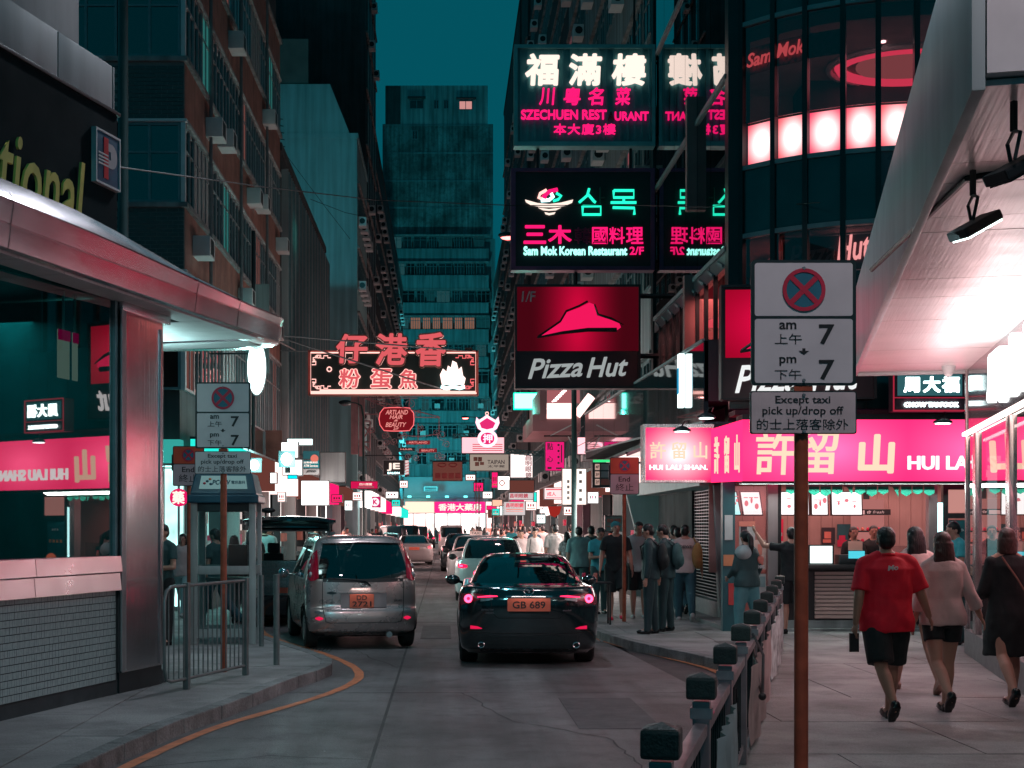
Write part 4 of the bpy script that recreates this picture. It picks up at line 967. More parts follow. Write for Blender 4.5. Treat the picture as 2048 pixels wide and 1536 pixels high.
text('Pizza', (-.52, -.03, 4.17), 1.0, .44, em('script white', (.9, .92, .92), 1.0, False), RS, .02, .014, .35, .015, tilt=-.04); text('Hut', (.55, -.03, 4.2), .75, .46, MATS['script white'], RS, .02, .016, .35, .015, tilt=-.04)

# ================================================================== right foreground: jeweller shop with white canopy
JA = atan2(1, .242); JW = thing('jeweller_shop', 'jeweller shopfront with wide white canopy, glass wall and glowing wall letters at the right edge', 'shop', (6.97, 19.0, 0), JA)
# local x along the wall away from camera; +y = left (towards the street)... wall body is at -y
JD = Vector((.2352, .9719, 0))
M_sof = mat('white soffit plank', (.56, .52, .52), .36, .1, .08, 1.2, bump=.12, wave=(1.2, 40, 1))
for k in range(26): bpart('soffit_plank', M_sof, JW, -.497 * (k + 1), -.497 * k - .004, .0, 1.40, 3.9 + random.uniform(0, .003), 3.93)
bpart('canopy_body', M_white, JW, -13, .0, .0, 1.40, 3.94, 4.85)
bpart('canopy_edge', mat('teal white edge', (.42, .52, .52), .35, 0, .08, 2, streak=.15), JW, -13, .04, 1.405, 1.47, 3.86, 4.9, .012)
bpart('canopy_end', M_white, JW, .002, .05, -.1, 1.4, 3.86, 4.9, .008)
JG = glass('jeweller glass', (.55, .55, .55), .22, .01)
bpart('shop_glass', JG, JW, -13, -.02, -.02, -.01, .45, 3.0)
bpart('corner_post', mat('rose steel', (.5, .42, .42), .25, .8), JW, -.06, .02, -.08, .02, .12, 3.9, .006)
bpart('base', M_grey, JW, -13, -.0, -.12, .03, .12, .45, .005)
for x in (-1.15, -4.0, -7.0): bpart('post', MATS['rose steel'], JW, x, x + .28, -.1, .03, .45, 3.0, .008)
bpart('light_strip', em('led strip', (1, .78, .72), 5), JW, -12, -.02, .0, .06, 3.02, 3.06)
bpart('light_strip', em('led strip', (1, .78, .72), 5), JW, -12, -1.5, -.05, -.02, 2.86, 2.89)
bpart('sign_band', mat('glossy plum band', (.10, .09, .10), .08, 0, .1, 1, spec=1), JW, -13, .0, -.06, .0, 3.06, 3.9)
E_bl = em('blazing letters', (.95, 1, 1), 6)
# upper sign characters wrap along the wall (read from the pavement)
text('周大福', (-4.6, .06, 3.50), 3.6, .56, E_bl, JW, .02, .035, 0, .05, yaw=pi, sp=1.2, res=2)
bpart('interior_back', em('jewel interior', (1, .38, .40), .30, var=.5, vscale=1.5), JW, -13, -.3, -2.6, -2.5, .12, 3.0)
bpart('interior_ceiling', M_white, JW, -13, -.1, -2.5, -.1, 3.0, 3.06)
pc = bpart('display_pillar', em('display glow', (.45, .95, 1), 1.6), JW, -.62, -.22, -.30, -.2, .9, 2.55)
bpart('display_picture', mat('jewel print', (.06, .3, .34), .4, 0, .7, 9), pc, -.56, -.34, -.19, -.185, 1.0, 2.45)
for k in range(3): bpart('display_card', M_white, pc, -.52, -.42, -.18, -.175, 1.3 + k * .35, 1.42 + k * .35)
area('soffit_wash', Vector((6.97, 19.0, 0)) - JD * 3.6 + Vector((-.35, .09, 3.12)), (pi, 0, JA), 6.5, .25, 44, (1, .70, .70))
area('shop_spill', Vector((6.97, 19.0, 0)) - JD * 4 + Vector((-.0, .0, 2.2)), (0, radians(80), JA - pi / 2), 1.8, 6.0, 75, (1, .36, .42))
cmr = thing('security_camera', 'small white dome camera under the far end of the white canopy', 'camera', (6.55, 18.5, 3.9))
MB().cone((0, 0, -.08), (0, 0, 0), .07, .09, 14).ell((0, 0, -.08), .06, .06, .06).build('dome', M_white, cmr, smooth=.8)
V3 = Vector
def flood(label, x, y, z, rot, lit):
    fl = thing('flood_light', label, 'floodlight', (x, y, z), rot); fl.scale = (.85, .85, .85)
    m = MB(); m.M = Matrix.Rotation(radians(28), 4, 'Y'); m.box(-.18, .16, -.1, .1, -.05, .02); m.build('housing', M_black, fl, bevel=.015)
    MB().tube([(-.1, -.12, 0), (-.06, -.12, .16), (0, 0, .2), (.06, .12, .16), (.1, .12, 0)], .012, 6).beam((0, 0, .2), (0, 0, .375), .03).build('bracket', M_dark, fl)
    m = MB(); m.M = Matrix.Rotation(radians(28), 4, 'Y'); m.box(-.17, -.03, -.085, .085, -.062, -.052).box(.0, .14, -.085, .085, -.062, -.052)
    m.build('lens', em('flood lens', (.75, 1, .97), 5) if lit else M_dark, fl)
    return fl
flood('black floodlight with a glowing lens under the white canopy', 3.10, 8.35, 3.58, radians(200), True)
flood('unlit black floodlight nearer on the white canopy', 2.80, 7.0, 3.58, radians(200), False)
spot('flood_beam', (3.0, 8.3, 3.5), (2.2, 12.5, 0), 60, (.7, 1, .97), 1.8, .8, .1)
cable = MB().tube([V3((3.45, 11.5, 3.885)), V3((3.12, 8.5, 3.885)), V3((4.1, 7.6, 3.885))], .02, 6).build('conduit', M_dark); tag(cable, 'dark conduit running along the white canopy underside to a floodlight', 'conduit')
# ================================================================== SIGNS OVER THE STREET
def sroot(label, cat, x0, y0, x1, y1, Y, name='sign', group=None):
    c = P((x0 + x1) / 2, (y0 + y1) / 2, Y); r = thing(name, label, cat, c, 0, group)
    r['_b'] = 0; del r['_b']
    return r
def loc(root, px, py, Y): return P(px, py, Y) - root.location
def bpx(name, m, root, x0, y0, x1, y1, Y, d0=0., d1=.2, bevel=0, label=None):
    a = loc(root, x0, y1, Y); b = loc(root, x1, y0, Y)
    return bpart(name, m, root, a.x, b.x, d0, d1, a.z, b.z, bevel, label)
def tpx(root, s, x0, y0, x1, y1, Y, m, offset=.012, shear=0., d=-.03, depth=.02, **kw):
    a = loc(root, x0, y1, Y); b = loc(root, x1, y0, Y)
    return text(s, ((a.x + b.x) / 2, d, (a.z + b.z) / 2), b.x - a.x, b.z - a.z, m, root, .02, offset, shear, depth, **kw)
def rect_tube(root, x0, y0, x1, y1, Y, r, m, d=-.04, name='border_tube'):
    a = loc(root, x0, y1, Y); b = loc(root, x1, y0, Y)
    return MB().tube([(a.x, d, a.z), (b.x, d, a.z), (b.x, d, b.z), (a.x, d, b.z)], r, 6, close=True).build(name, m, root)
def brace(root, pts, r, m=M_dark, name='bracket', n=5):
    m_ = MB()
    for a, b in pts: m_.tube([Vector(a) - root.location, Vector(b) - root.location], r, n)
    return m_.build(name, m, root)

# 1 corrugated Szechuen sign
Y1 = 33.5
s1 = sroot('ribbed teal sign with blazing white characters, topmost of the big hanging signs', 'sign', 1030, 92, 1308, 292, Y1)
M_rib = mat('teal ribbed sheet', (.10, .34, .36), .5, .2, .15, 1.5)
bpx('backing', M_rib, s1, 1034, 96, 1304, 288, Y1, .05, .3)
for k in range(19): bpx('rib', M_rib, s1, 1040 + k * 14.3, 98, 1044 + k * 14.3, 286, Y1, .0, .05)
for a in ((1028, 90, 1310, 97), (1028, 284, 1310, 293)): bpx('frame', mat('teal frame light', (.16, .45, .47), .4, .3), s1, *a, Y1, -.05, .32)
for a in ((1028, 97, 1035, 284), (1303, 97, 1310, 284)): bpx('frame', MATS['teal frame light'], s1, *a, Y1, -.05, .32)
for ch, a, b in (('福', 1050, 1119), ('滿', 1138, 1204), ('樓', 1223, 1292)): tpx(s1, ch, a, 108, b, 172, Y1, T_white, .03, .05)
T_dead = mat('dead neon', (.25, .03, .06), .4)
for ch, a, b in (('川', 1078, 1110), ('粵', 1127, 1161), ('名', 1176, 1208), ('菜', 1230, 1261)): tpx(s1, ch, a, 176, b, 211, Y1, T_pink, .02, .1)
tpx(s1, 'SZECHUEN REST', 1042, 220, 1213, 240, Y1, T_pink, .03); tpx(s1, 'A', 1215, 224, 1228, 241, Y1, T_dead, .03); tpx(s1, 'URANT', 1229, 224, 1297, 242, Y1, T_pink, .03)
tpx(s1, '本大廈3樓', 1107, 248, 1231, 270, Y1, T_pink, .02, sp=1.15)
brace(s1, [((4.6, 33.7, 12.8), (5.3, 33.7, 12.8)), ((4.6, 33.7, 11.1), (5.3, 33.7, 11.1)), ((1.8, 33.8, 13.0), (1.8, 33.8, 16)), ((4.5, 33.8, 13.0), (4.5, 33.8, 16))], .03)
# 2 korean sign
s2 = sroot('black neon sign in a plum frame with a noodle bowl emblem, middle of three', 'sign', 1022, 338, 1308, 541, Y1)
M_plum = mat('plum frame', (.20, .05, .12), .35, .3)
bpx('board', M_black, s2, 1030, 344, 1303, 534, Y1, .0, .3)
for a in ((1022, 337, 1309, 344), (1022, 533, 1309, 541), (1022, 344, 1031, 533), (1301, 344, 1309, 533)): bpx('frame', M_plum, s2, *a, Y1, -.05, .32)
a = lambda px, py: loc(s2, px, py, Y1)
def stroke(root, pts, r, m, Y, d=-.05, name='neon_tube'):
    q = [loc(root, x, y, Y) for x, y in pts]; return MB().tube([(v.x, d, v.z) for v in q], r, 6).build(name, m, root, smooth=1)
tube = .028
stroke(s2, [(1178, 378), (1174, 392), (1160, 404), (1158, 406)], .034, T_teal, Y1); stroke(s2, [(1176, 390), (1188, 404), (1191, 406)], .034, T_teal, Y1)
stroke(s2, [(1165, 413), (1201, 413), (1201, 430), (1165, 430), (1165, 413)], .034, T_teal, Y1)
stroke(s2, [(1200, 376), (1200, 408)], .018, mat('unlit tube', (.03, .09, .08), .3), Y1); stroke(s2, [(1200, 396), (1210, 396)], .018, MATS['unlit tube'], Y1)
stroke(s2, [(1227, 382), (1267, 382), (1267, 396), (1227, 396), (1227, 382)], .034, T_teal, Y1); stroke(s2, [(1247, 397), (1247, 406)], .034, T_teal, Y1)
stroke(s2, [(1221, 406), (1272, 406)], .034, T_teal, Y1); stroke(s2, [(1225, 416), (1268, 417), (1268, 430)], .034, T_teal, Y1)
bw_ = loc(s2, 1050, 400, Y1); bx = loc(s2, 1146, 400, Y1)
def pxprism(root, pts, Y, m, d0=-.05, d1=-.02, name='emblem'):
    q = [loc(root, x, y, Y) for x, y in pts]; return MB().prismy([(v.x, v.z) for v in q], d0, d1).build(name, m, root)
pxprism(s2, [(1050, 400), (1075, 407), (1098, 409), (1122, 406), (1146, 400), (1144, 406), (1130, 412), (1110, 415), (1085, 415), (1062, 411), (1052, 405)], Y1, T_white)
pxprism(s2, [(1076, 416), (1098, 419), (1122, 416), (1112, 421), (1098, 422), (1086, 421)], Y1, T_white); pxprism(s2, [(1089, 425), (1098, 427), (1111, 425), (1108, 429), (1098, 431), (1091, 429)], Y1, T_white)
stroke(s2, [(1093, 381), (1080, 388), (1077, 396), (1085, 399)], .04, T_salw, Y1); stroke(s2, [(1115, 380), (1098, 384), (1086, 395), (1092, 398)], .05, T_pink, Y1)
stroke(s2, [(1082, 402), (1098, 401), (1106, 394), (1102, 388)], .04, T_cool, Y1); stroke(s2, [(1112, 387), (1122, 393), (1116, 400), (1106, 403)], .035, T_teal, Y1)
for ch, x0, x1, m in (('三', 1047, 1092, T_pink), ('木', 1096, 1143, T_pink), ('韓', 1149, 1181, mat('weak neon', (.35, .02, .08), .4)), ('國', 1184, 1215, T_pink), ('料', 1218, 1249, T_pink), ('理', 1252, 1286, T_pink)):
    tpx(s2, ch, x0, 451 if m is T_pink and x0 < 1100 else 455, x1, 488, Y1, m, .025 if x0 < 1100 else .010)
tpx(s2, 'Sam Mok Korean Restaurant', 1047, 493, 1254, 511, Y1, em('neon mint', (.35, 1, .85), 1.8, False), .03); tpx(s2, '2/F', 1259, 494, 1287, 510, Y1, T_pink, .02)
brace(s2, [((4.7, 33.7, 10.0), (5.3, 33.7, 10.0)), ((4.7, 33.7, 8.1), (5.3, 33.7, 8.1)), ((3.1, 33.7, 7.85), (3.1, 33.7, 7.45)), ((2.2, 33.7, 10.2), (2.2, 33.7, 10.8)), ((4.4, 33.7, 10.2), (4.4, 33.7, 10.8))], .04)
# 3 pizza sign
Y3 = 33.0
s3 = sroot('large square red and black restaurant sign with a hat emblem, lowest of the hanging signs', 'sign', 1030, 570, 1280, 776, Y3)
bpx('board', M_brd, s3, 1034, 574, 1277, 773, Y3, 0, .35)
for q in ((1030, 569, 1281, 574), (1030, 772, 1281, 777), (1030, 574, 1034, 772), (1277, 574, 1281, 772)): bpx('frame', M_dark, s3, *q, Y3, -.03, .37)
bpx('red_panel', em('red backlit big', (.20, .006, .02), .8, glow=(.40, 2.2, .36, (.72, .003, .05))), s3, 1034, 574, 1277, 702, Y3, -.012, -.002)
ce = loc(s3, 1158, 643, Y3); hat(s3, ce.x, ce.z, 1.98, -.015, em('hat pink', (1, .01, .12), .9, False), M_black)
tpx(s3, '1/F', 1043, 583, 1071, 604, Y3, mat('sign grey', (.45, .45, .47), .5), .01, .1)
E_sg = em('script grey', (.55, .6, .6), .62, False)
tpx(s3, 'Pizza', 1055, 716, 1165, 756, Y3, E_sg, .016, .35, tilt=-.05); tpx(s3, 'Hut', 1172, 714, 1256, 754, Y3, E_sg, .018, .35, tilt=-.05)
brace(s3, [((4.3, 33.2, 7.2), (5.1, 33.2, 7.2)), ((4.3, 33.2, 5.8), (5.1, 33.2, 5.8))], .06)
# lamp posts
def lamp_post(label, x, Y, top, arm, head_px, lit, r=.075, base_r=.12, em_=None):
    g_ = thing('street_lamp', label, 'street lamp', (x, Y, .13)); zt = top - .13
    MB().tube([(0, 0, 0), (0, 0, 1.2), (0, 0, 1.25), (0, 0, zt - .5), (arm * .12, 0, zt - .1), (arm * .4, 0, zt), (arm, 0, zt + .05)], [base_r, base_r, r, r * .85, r * .6, r * .5, r * .45], 12).build('post', mat('teal grey post', (.03, .07, .07), .45, .3, .2, 3), g_, smooth=1)
    h = MB(); h.ell((arm, 0, zt + .02), .24, .12, .09, 14, 8); h.build('lamp_head', M_dark, g_, smooth=1)
    MB().ell((arm - .02 * (1 if arm > 0 else -1), 0, zt - .04), .19, .10, .07, 14, 8).build('lamp_glass', em_ if lit else M_galv, g_, smooth=1)
    return g_
E_lamp = em('lamp rose white', (1, .16, .15), 6)
lamp_post('tall dark lamp post at the right kerb whose rose lamp hangs over the street', GX(1148, 38), 38, GZ(468, 38) - .05, GX(1014, 38) - GX(1148, 38), 0, True, em_=E_lamp)
spot('lamp_beam', P(1014, 474, 38), (GX(1014, 38), 38, 0), 900, (1, .55, .55), 2.4, .6, .15)
lamp_post('slim dark lamp post at the left kerb with an unlit lamp head', GX(727, 52), 52, GZ(806, 52), GX(690, 52) - GX(727, 52), 0, False, r=.05, base_r=.08)
lamp_post('far lamp post with a small red glowing head before the end building', 3.0, 90, GZ(835, 90), GX(930, 90) - 3.0, 0, True, r=.06, em_=em('lamp red', (1, .12, .1), 12))
lamp_post('added street lamp behind the viewer lighting the junction', 4.6, 3.0, 9.2, -2.4, 0, True, em_=em('lamp cool', (.6, .95, 1), 8))  # unseen lamp, added with its beam to light the junction
lamp_post('added street lamp at the near left pavement above the junction', -3.6, -2.5, 9.0, 2.2, 0, True, em_=MATS['lamp cool'])  # unseen lamp, added with its beam to light the left pavement
spot('lamp_beam', (2.2, 3.0, 8.95), (1.7, 10, .3), 820, (1, .76, .82), 1.3, .6, .3)
spot('lamp_beam', (-1.4, -2.5, 8.8), (-2.9, 15, .2), 1100, (.25, .88, 1), .56, .5, .3)
lamp_post('added street lamp high over the road above the picture, between the two near parked lines', -4.3, 19.0, 10.6, 4.0, 0, True, em_=MATS['lamp cool'])  # unseen lamp, added with its beam to light road and car rears
spot('lamp_beam', (-.3, 19.0, 10.4), (.1, 17.5, 0), 900, (.78, .84, .95), 2.6, .8, .3)

# neon noodle sign on the left
Yn = 45
nn = sroot('long black neon sign reaching over the street with salmon characters, fret corners and a ship', 'neon sign', 618, 700, 955, 790, Yn, 'neon_sign')
bpx('board', mat('neon board', (.012, .02, .018), .5), nn, 620, 704, 953, 787, Yn, .0, .3)
bpx('rim', M_brickr, nn, 618, 786, 955, 791, Yn, -.06, .34); bpx('rim', mat('salmon rim', (.5, .12, .1), .5), nn, 618, 701, 955, 704, Yn, -.06, .34); bpx('rim', MATS['salmon rim'], nn, 616, 701, 620, 790, Yn, -.06, .34); bpx('rim', MATS['salmon rim'], nn, 952, 701, 957, 790, Yn, -.06, .34)
rect_tube(nn, 622, 706, 951, 784, Yn, .025, T_salw, -.09); stroke(nn, [(640, 781), (900, 781)], .03, T_salw, Yn, -.1); stroke(nn, [(622, 787), (953, 787)], .03, T_salw, Yn, -.1)
def fret(px, py, sx, sy, m):
    p = [(0, 22), (8, 22), (8, 15), (3, 15), (3, 8), (10, 8), (10, 3), (18, 3), (18, 9), (24, 9), (24, 4), (32, 4), (32, 8), (38, 8)]
    stroke(nn, [(px + a * sx, py + b * sy) for a, b in p], .016, m, Yn, -.08, 'fret_tube'); stroke(nn, [(px + (a * .6 + 1) * sx, py + (b * .6 + 3) * sy) for a, b in p[:11]], .016, m, Yn, -.08, 'fret_tube')
fret(624, 708, 1, 1, T_salw); fret(624, 781, 1, -1, T_salw); W_s = mat('weak salmon tube', (.6, .2, .2), .4); fret(949, 708, -1, 1, T_sal); fret(949, 781, -1, -1, T_sal)
for ch, x0, y0, x1, y1 in (('仔', 672, 668, 737, 729), ('港', 751, 667, 816, 732), ('香', 830, 665, 893, 735)):
    tpx(nn, ch, x0 - 2, y0 - 2, x1 + 2, y1 + 2, Yn, M_brickr, .06, .05, d=-.06, depth=.10, name='character_body')
    tpx(nn, ch, x0 - 1, y0 - 1, x1 + 1, y1 + 1, Yn, T_salw, .062, .05, d=-.12, depth=.02, name='outline_tube')
    tpx(nn, ch, x0 + 1, y0 + 1, x1 - 1, y1 - 1, Yn, em('salmon face', (1, .15, .17), .75), .026, .05, d=-.15, depth=.02, name='character')
for ch, x0, y0, x1, y1 in (('粉', 678, 738, 721, 777), ('蛋', 741, 738, 785, 778), ('魚', 797, 739, 835, 778)):
    tpx(nn, ch, x0 - 1, y0 - 1, x1 + 1, y1 + 1, Yn, T_salw, .055, .05, d=-.08, name='outline_tube'); tpx(nn, ch, x0 + .5, y0 + .5, x1 - .5, y1 - .5, Yn, MATS['salmon face'], .02, .05, d=-.12, name='character')
q = [(659 + 4.5 * cos(t), 739 + 4.5 * sin(t)) for t in [k * pi / 5 for k in range(11)]]; stroke(nn, q, .02, T_salw, Yn, -.08)
pxprism(nn, [(884, 770), (880, 750), (886, 738), (893, 744), (896, 732), (902, 736), (905, 722), (913, 726), (917, 740), (923, 734), (926, 752), (931, 757), (928, 770)], Yn, em('ship glow', (1, .72, .66), 2.2), -.1, -.04, 'ship_emblem')
stroke(nn, [(882, 774), (893, 777), (906, 774), (919, 777), (929, 774)], .06, T_cool, Yn, -.1, 'wave_tube')
brace(nn, [(P(540, 669, 43), P(955, 704, 45)), (P(540, 669, 43), P(905, 785, 45)), (P(535, 672, 43), P(590, 700, 44.5)), (P(530, 700, 45), P(620, 703, 45))], .025, M_galv, n=5)
bpx('junction_box', M_brickr, nn, 930, 695, 944, 704, Yn, .05, .3)
area('neon_spill', P(780, 795, 44.7), (0, 0, 0), 5, .4, 60, (1, .42, .38))
# oval lit sign, pharmacy disc
ov = thing('oval_sign', 'blazing white oval sign hanging at the steel canopy tip', 'sign', P(513, 735, 30))
MB().tube([(0, .0, 0), (0, .1, 0)], .001, 3).build('pin', M_dark, ov)
pts = [(.19 * cos(t), .57 * sin(t)) for t in [2 * pi * k / 36 for k in range(36)]]
MB().prismy(pts, 0, .12).build('face', em('oval white', (.8, 1, 1), 4), ov); MB().tube([(x * 1.03, .06, z * 1.02) for x, z in pts], .02, 5, close=True).build('rim', M_grey, ov)
MB().tube([(-1.0, .06, .3), (0, .06, .3)], .02, 5).build('bracket', M_dark, ov)
ph = thing('pharmacy_disc', 'small round pink sign with a white character beside the steel pillar', 'sign', P(357, 995, 24))
MB().cone((0, 0, 0), (0, .1, 0), .15, .15, 28).build('disc', em('disc pink', (.9, .01, .14), .9), ph); text('藥', (0, -.01, 0), .21, .22, T_white, ph, .02, .03, 0, .01)
MB().tube([(.0, .05, .15), (.0, .05, .5), (-.6, .05, .5)], .012, 5).build('bracket', M_dark, ph)
# hair and beauty sign with scrollwork
def scroll(m, c, r, turns=1.6, n=22, y=0, flip=1, a0=0):
    m.tube([(c[0] + flip * r * (1 - k / n * .85) * cos(a0 + turns * 2 * pi * k / n), y, c[1] + r * (1 - k / n * .85) * sin(a0 + turns * 2 * pi * k / n)) for k in range(n)], .012, 4)
Yh = 55
M_scr = mat('rose wrought iron', (.42, .2, .22), .5, .3)
hb = sroot('dark red octagonal hair and beauty sign hung in curled ironwork', 'sign', 758, 815, 828, 862, Yh)
c8 = [(758, 838), (760, 826), (768, 816), (782, 815), (805, 815), (819, 816), (827, 826), (828, 838), (827, 850), (819, 861), (805, 862), (782, 862), (768, 861), (760, 850)]
pxprism(hb, c8, Yh, em('dim red face', (.32, .012, .02), .55), 0, .12, 'face'); q = [loc(hb, x, y, Yh) for x, y in c8]; MB().tube([(v.x, 0, v.z) for v in q], .02, 5, close=True).build('rim', T_sal, hb)
for s_, y0, y1, x0, x1 in (('ARTLAND', 820, 829, 771, 816), ('HAIR', 830, 838, 779, 805), ('&', 839, 843, 788, 796), ('BEAUTY', 845, 854, 771, 813), ('2/F', 855, 860, 786, 798)): tpx(hb, s_, x0, y0, x1, y1, Yh, em('salmon letter', (1, .33, .3), .9, False), .012, .3)
m = MB()
for (cx_, cz_, r_, fl, a_) in ((-.9, .55, .16, 1, 0), (-.45, .62, .14, -1, 0), (.0, .64, .14, 1, 0), (.55, .58, .2, -1, 0), (.85, .2, .16, 1, 1), (.9, -.35, .15, -1, 2), (-.95, -.4, .15, 1, 2), (-.45, -.62, .14, -1, 3), (.3, -.62, .14, 1, 3)): scroll(m, (cx_, cz_), r_, flip=fl, a0=a_)
m.build('scrollwork', M_scr, hb)
brace(hb, [(P(730, 796, Yh), P(835, 796, Yh)), (P(730, 796, Yh), P(880, 834, Yh)), (P(730, 828, Yh), P(760, 828, Yh)), (P(828, 834, Yh), P(880, 835, Yh)), (P(819, 796, Yh), P(819, 815, Yh)), (P(730, 797, Yh), P(775, 815, Yh))], .022, M_scr)
g2 = sroot('pink lit steel girder column standing behind the lamp post on the left', 'sign column', 702, 793, 742, 905, 54, 'girder_column')
bpx('column', mat('rose column', (.42, .22, .23), .6, 0, .2, 3, streak=.4), g2, 702, 793, 716, 908, 54, 0, .3); bpx('column', MATS['rose column'], g2, 718, 793, 729, 912, 54, .02, .3)
brace(g2, [(P(740, 842, 54), P(740, 900, 54)), (P(729, 842, 54), P(740, 842, 54)), (P(729, 853, 54), P(740, 867, 54)), (P(740, 855, 54), P(729, 874, 54)), (P(729, 884, 54), P(740, 884, 54)), (P(729, 890, 54), P(740, 902, 54))], .03, MATS['rose column'])
# second small scroll banner
sb = sroot('curled ironwork banner with small red nameplates above the barber sign', 'sign', 765, 840, 900, 925, 58)
m = MB()
for k, (x, y, r_) in enumerate(((778, 845, 9), (790, 850, 9), (772, 885, 7), (788, 882, 8), (884, 870, 11), (872, 866, 8), (893, 889, 8), (840, 900, 8), (875, 912, 8), (885, 913, 7), (833, 915, 7), (815, 913, 7), (775, 905, 7))):
    v = loc(sb, x, y, 58); scroll(m, (v.x, v.z), r_ * 58 / F, flip=1 if k % 2 else -1, a0=k)
m.build('scrollwork', M_scr, sb)
brace(sb, [(P(836, 846, 58), P(836, 885, 58)), (P(800, 870, 58), P(836, 873, 58)), (P(836, 873, 58), P(875, 868, 58)), (P(878, 835, 58), P(878, 868, 58))], .02, M_scr)
for (s_, x0, y0, x1, y1, mm) in (('ARTLAND', 812, 881, 860, 889, mat('red plate', (.35, .02, .04), .5)), ('HAIR', 796, 895, 830, 902, M_dark), ('BEAUTY', 838, 897, 874, 905, MATS['red plate'])):
    pl_ = bpx('nameplate', mm, sb, x0, y0, x1, y1, 58, -.03, .03); tpx(sb, s_, x0 + 5, y0 + 2, x1 - 5, y1 - 2, 58, MATS['salmon letter'], .012, 0, d=-.04)
def signbox(label, x0, y0, x1, y1, Y, face, texts=(), cat='sign', frame=M_dark, fw=1.2, d=.18, group=None, prints=(), arm=None):
    r = sroot(label, cat, x0, y0, x1, y1, Y, group=group)
    bpx('face', face, r, x0, y0, x1, y1, Y, 0, d)
    for q in ((x0 - fw, y0 - fw, x1 + fw, y0), (x0 - fw, y1, x1 + fw, y1 + fw), (x0 - fw, y0, x0, y1), (x1, y0, x1 + fw, y1)): bpx('frame', frame, r, *q, Y, -.03, d + .02)
    for (s_, a, b, c, e, m, *o) in texts: tpx(r, s_, a, b, c, e, Y, m, o[0] if o else .015, o[1] if len(o) > 1 else 0, d=-.012, depth=.01)
    for (a, b, c, e, m) in prints: bpx('print', m, r, a, b, c, e, Y, -.012, -.004)
    if arm: brace(r, [(P(arm[0], arm[1], Y), P(arm[2], arm[3], Y))], .025)
    return r
E_rd = em('lit crimson', (.8, .01, .10), .8); M_brown = em('dim brown face', (.30, .09, .07), .45)
signbox('black square barber sign with white initials and a striped pole', 767, 921, 808, 949, 60, M_black, [('JE', 774, 926, 800, 942, T_white, .03), ('SALON', 775, 944, 799, 948, T_cool, .02)], frame=M_galv, arm=(725, 911, 825, 911))
bp = thing('barber_pole', 'red and white striped barber pole next to the black initial sign', 'barber pole', P(814, 935, 60))
MB().cone((0, 0, -.3), (0, 0, .3), .075, .075, 14).build('cylinder', em('pole white', (1, .8, .78), .8), bp)
for k in range(5): MB().tube([(.078 * cos(t), .078 * sin(t), -.27 + k * .12 + t * .02) for t in [pi * j / 6 for j in range(-6, 7)]], .016, 4).build('stripe', em('pole red', (.8, .02, .05), .7, False), bp)
MB().cone((0, 0, .3), (0, 0, .38), .09, .09, 12).cone((0, 0, -.38), (0, 0, -.3), .09, .09, 12).build('cap', M_dark, bp)
r = signbox('brown square optician sign with a pair of spectacles and four characters', 866, 924, 924, 961, 66, M_brown, arm=(860, 922, 940, 922))
for cx_ in (884, 906): stroke(r, [(cx_ + 8 * cos(t), 930 + 3.5 * sin(t)) for t in [k * pi / 6 for k in range(13)]], .03, mat('dark red line', (.2, .02, .02), .5), 66, -.03, 'spectacle_rim')
for k in range(4): bpx('character', MATS['dark red line'], r, 870 + k * 13.5, 946, 881 + k * 13.5, 957, 66, -.02, -.004)
signbox('small bright red restaurant sign behind the left lamp post', 702, 963, 755, 977, 50, E_rd, [('四川菜館', 719, 966, 744, 971, T_white, .01)], prints=((716, 973, 748, 975, M_pg),))
signbox('pale plate with dark characters on the teal wall at the street end', 848, 973, 875, 982, 150, M_white, prints=((850, 975, 873, 977.5, M_dk), (850, 979, 873, 981, M_dk)))
signbox('magenta square shop sign with a white circled letter K', 740, 994, 760, 1014, 70, em('lit magenta', (.75, .01, .16), .9), [('K', 745, 999, 756, 1010, em('k red', (.8, .01, .16), .9, False), .03)])
kk = thing('letter_disc', 'white disc carrying the letter on the magenta convenience sign', 'sign disc', P(750, 1004, 70) + Vector((0, -.012, 0)))
MB().cone((0, 0, 0), (0, -.02, 0), .21, .21, 24).build('disc', em('disc white', (1, .85, .9), 1.2, False), kk); text('K', (.01, -.03, 0), .22, .24, MATS['k red'], kk, .02, .04, 0, .01)
signbox('large blank glowing white light box over the left shops', 603, 962, 657, 1010, 38, em('blank light box', (1, .93, .92), 2.4))
bpk = sroot('bank sign of stacked teal, white and orange panels on the left', 'sign', 606, 902, 640, 950, 40)
bpx('panel', mat('bank teal', (.02, .2, .24), .5), bpk, 606, 902, 638, 918, 40, 0, .1); MB().cone(loc(bpk, 629, 917, 40) + Vector((0, -.02, 0)), loc(bpk, 629, 917, 40) + Vector((0, .0, 0)), .11, .11, 16).build('sun_emblem', em('bank salmon', (1, .25, .18), .8), bpk)
bpx('panel', em('bank teal lit', (.02, .3, .34), .7), bpk, 606, 921, 638, 936, 40, 0, .1); bpx('panel', M_white, bpk, 606, 938, 638, 949, 40, 0, .1)
tpx(bpk, 'ATM Services', 608, 929, 636, 934, 40, T_white, .01, d=-.01); tpx(bpk, '自動櫃員機', 608, 923, 636, 927, 40, T_white, .01, d=-.01); tpx(bpk, 'JETCO', 612, 941, 631, 946, 40, M_dk, .01, .3, d=-.01)
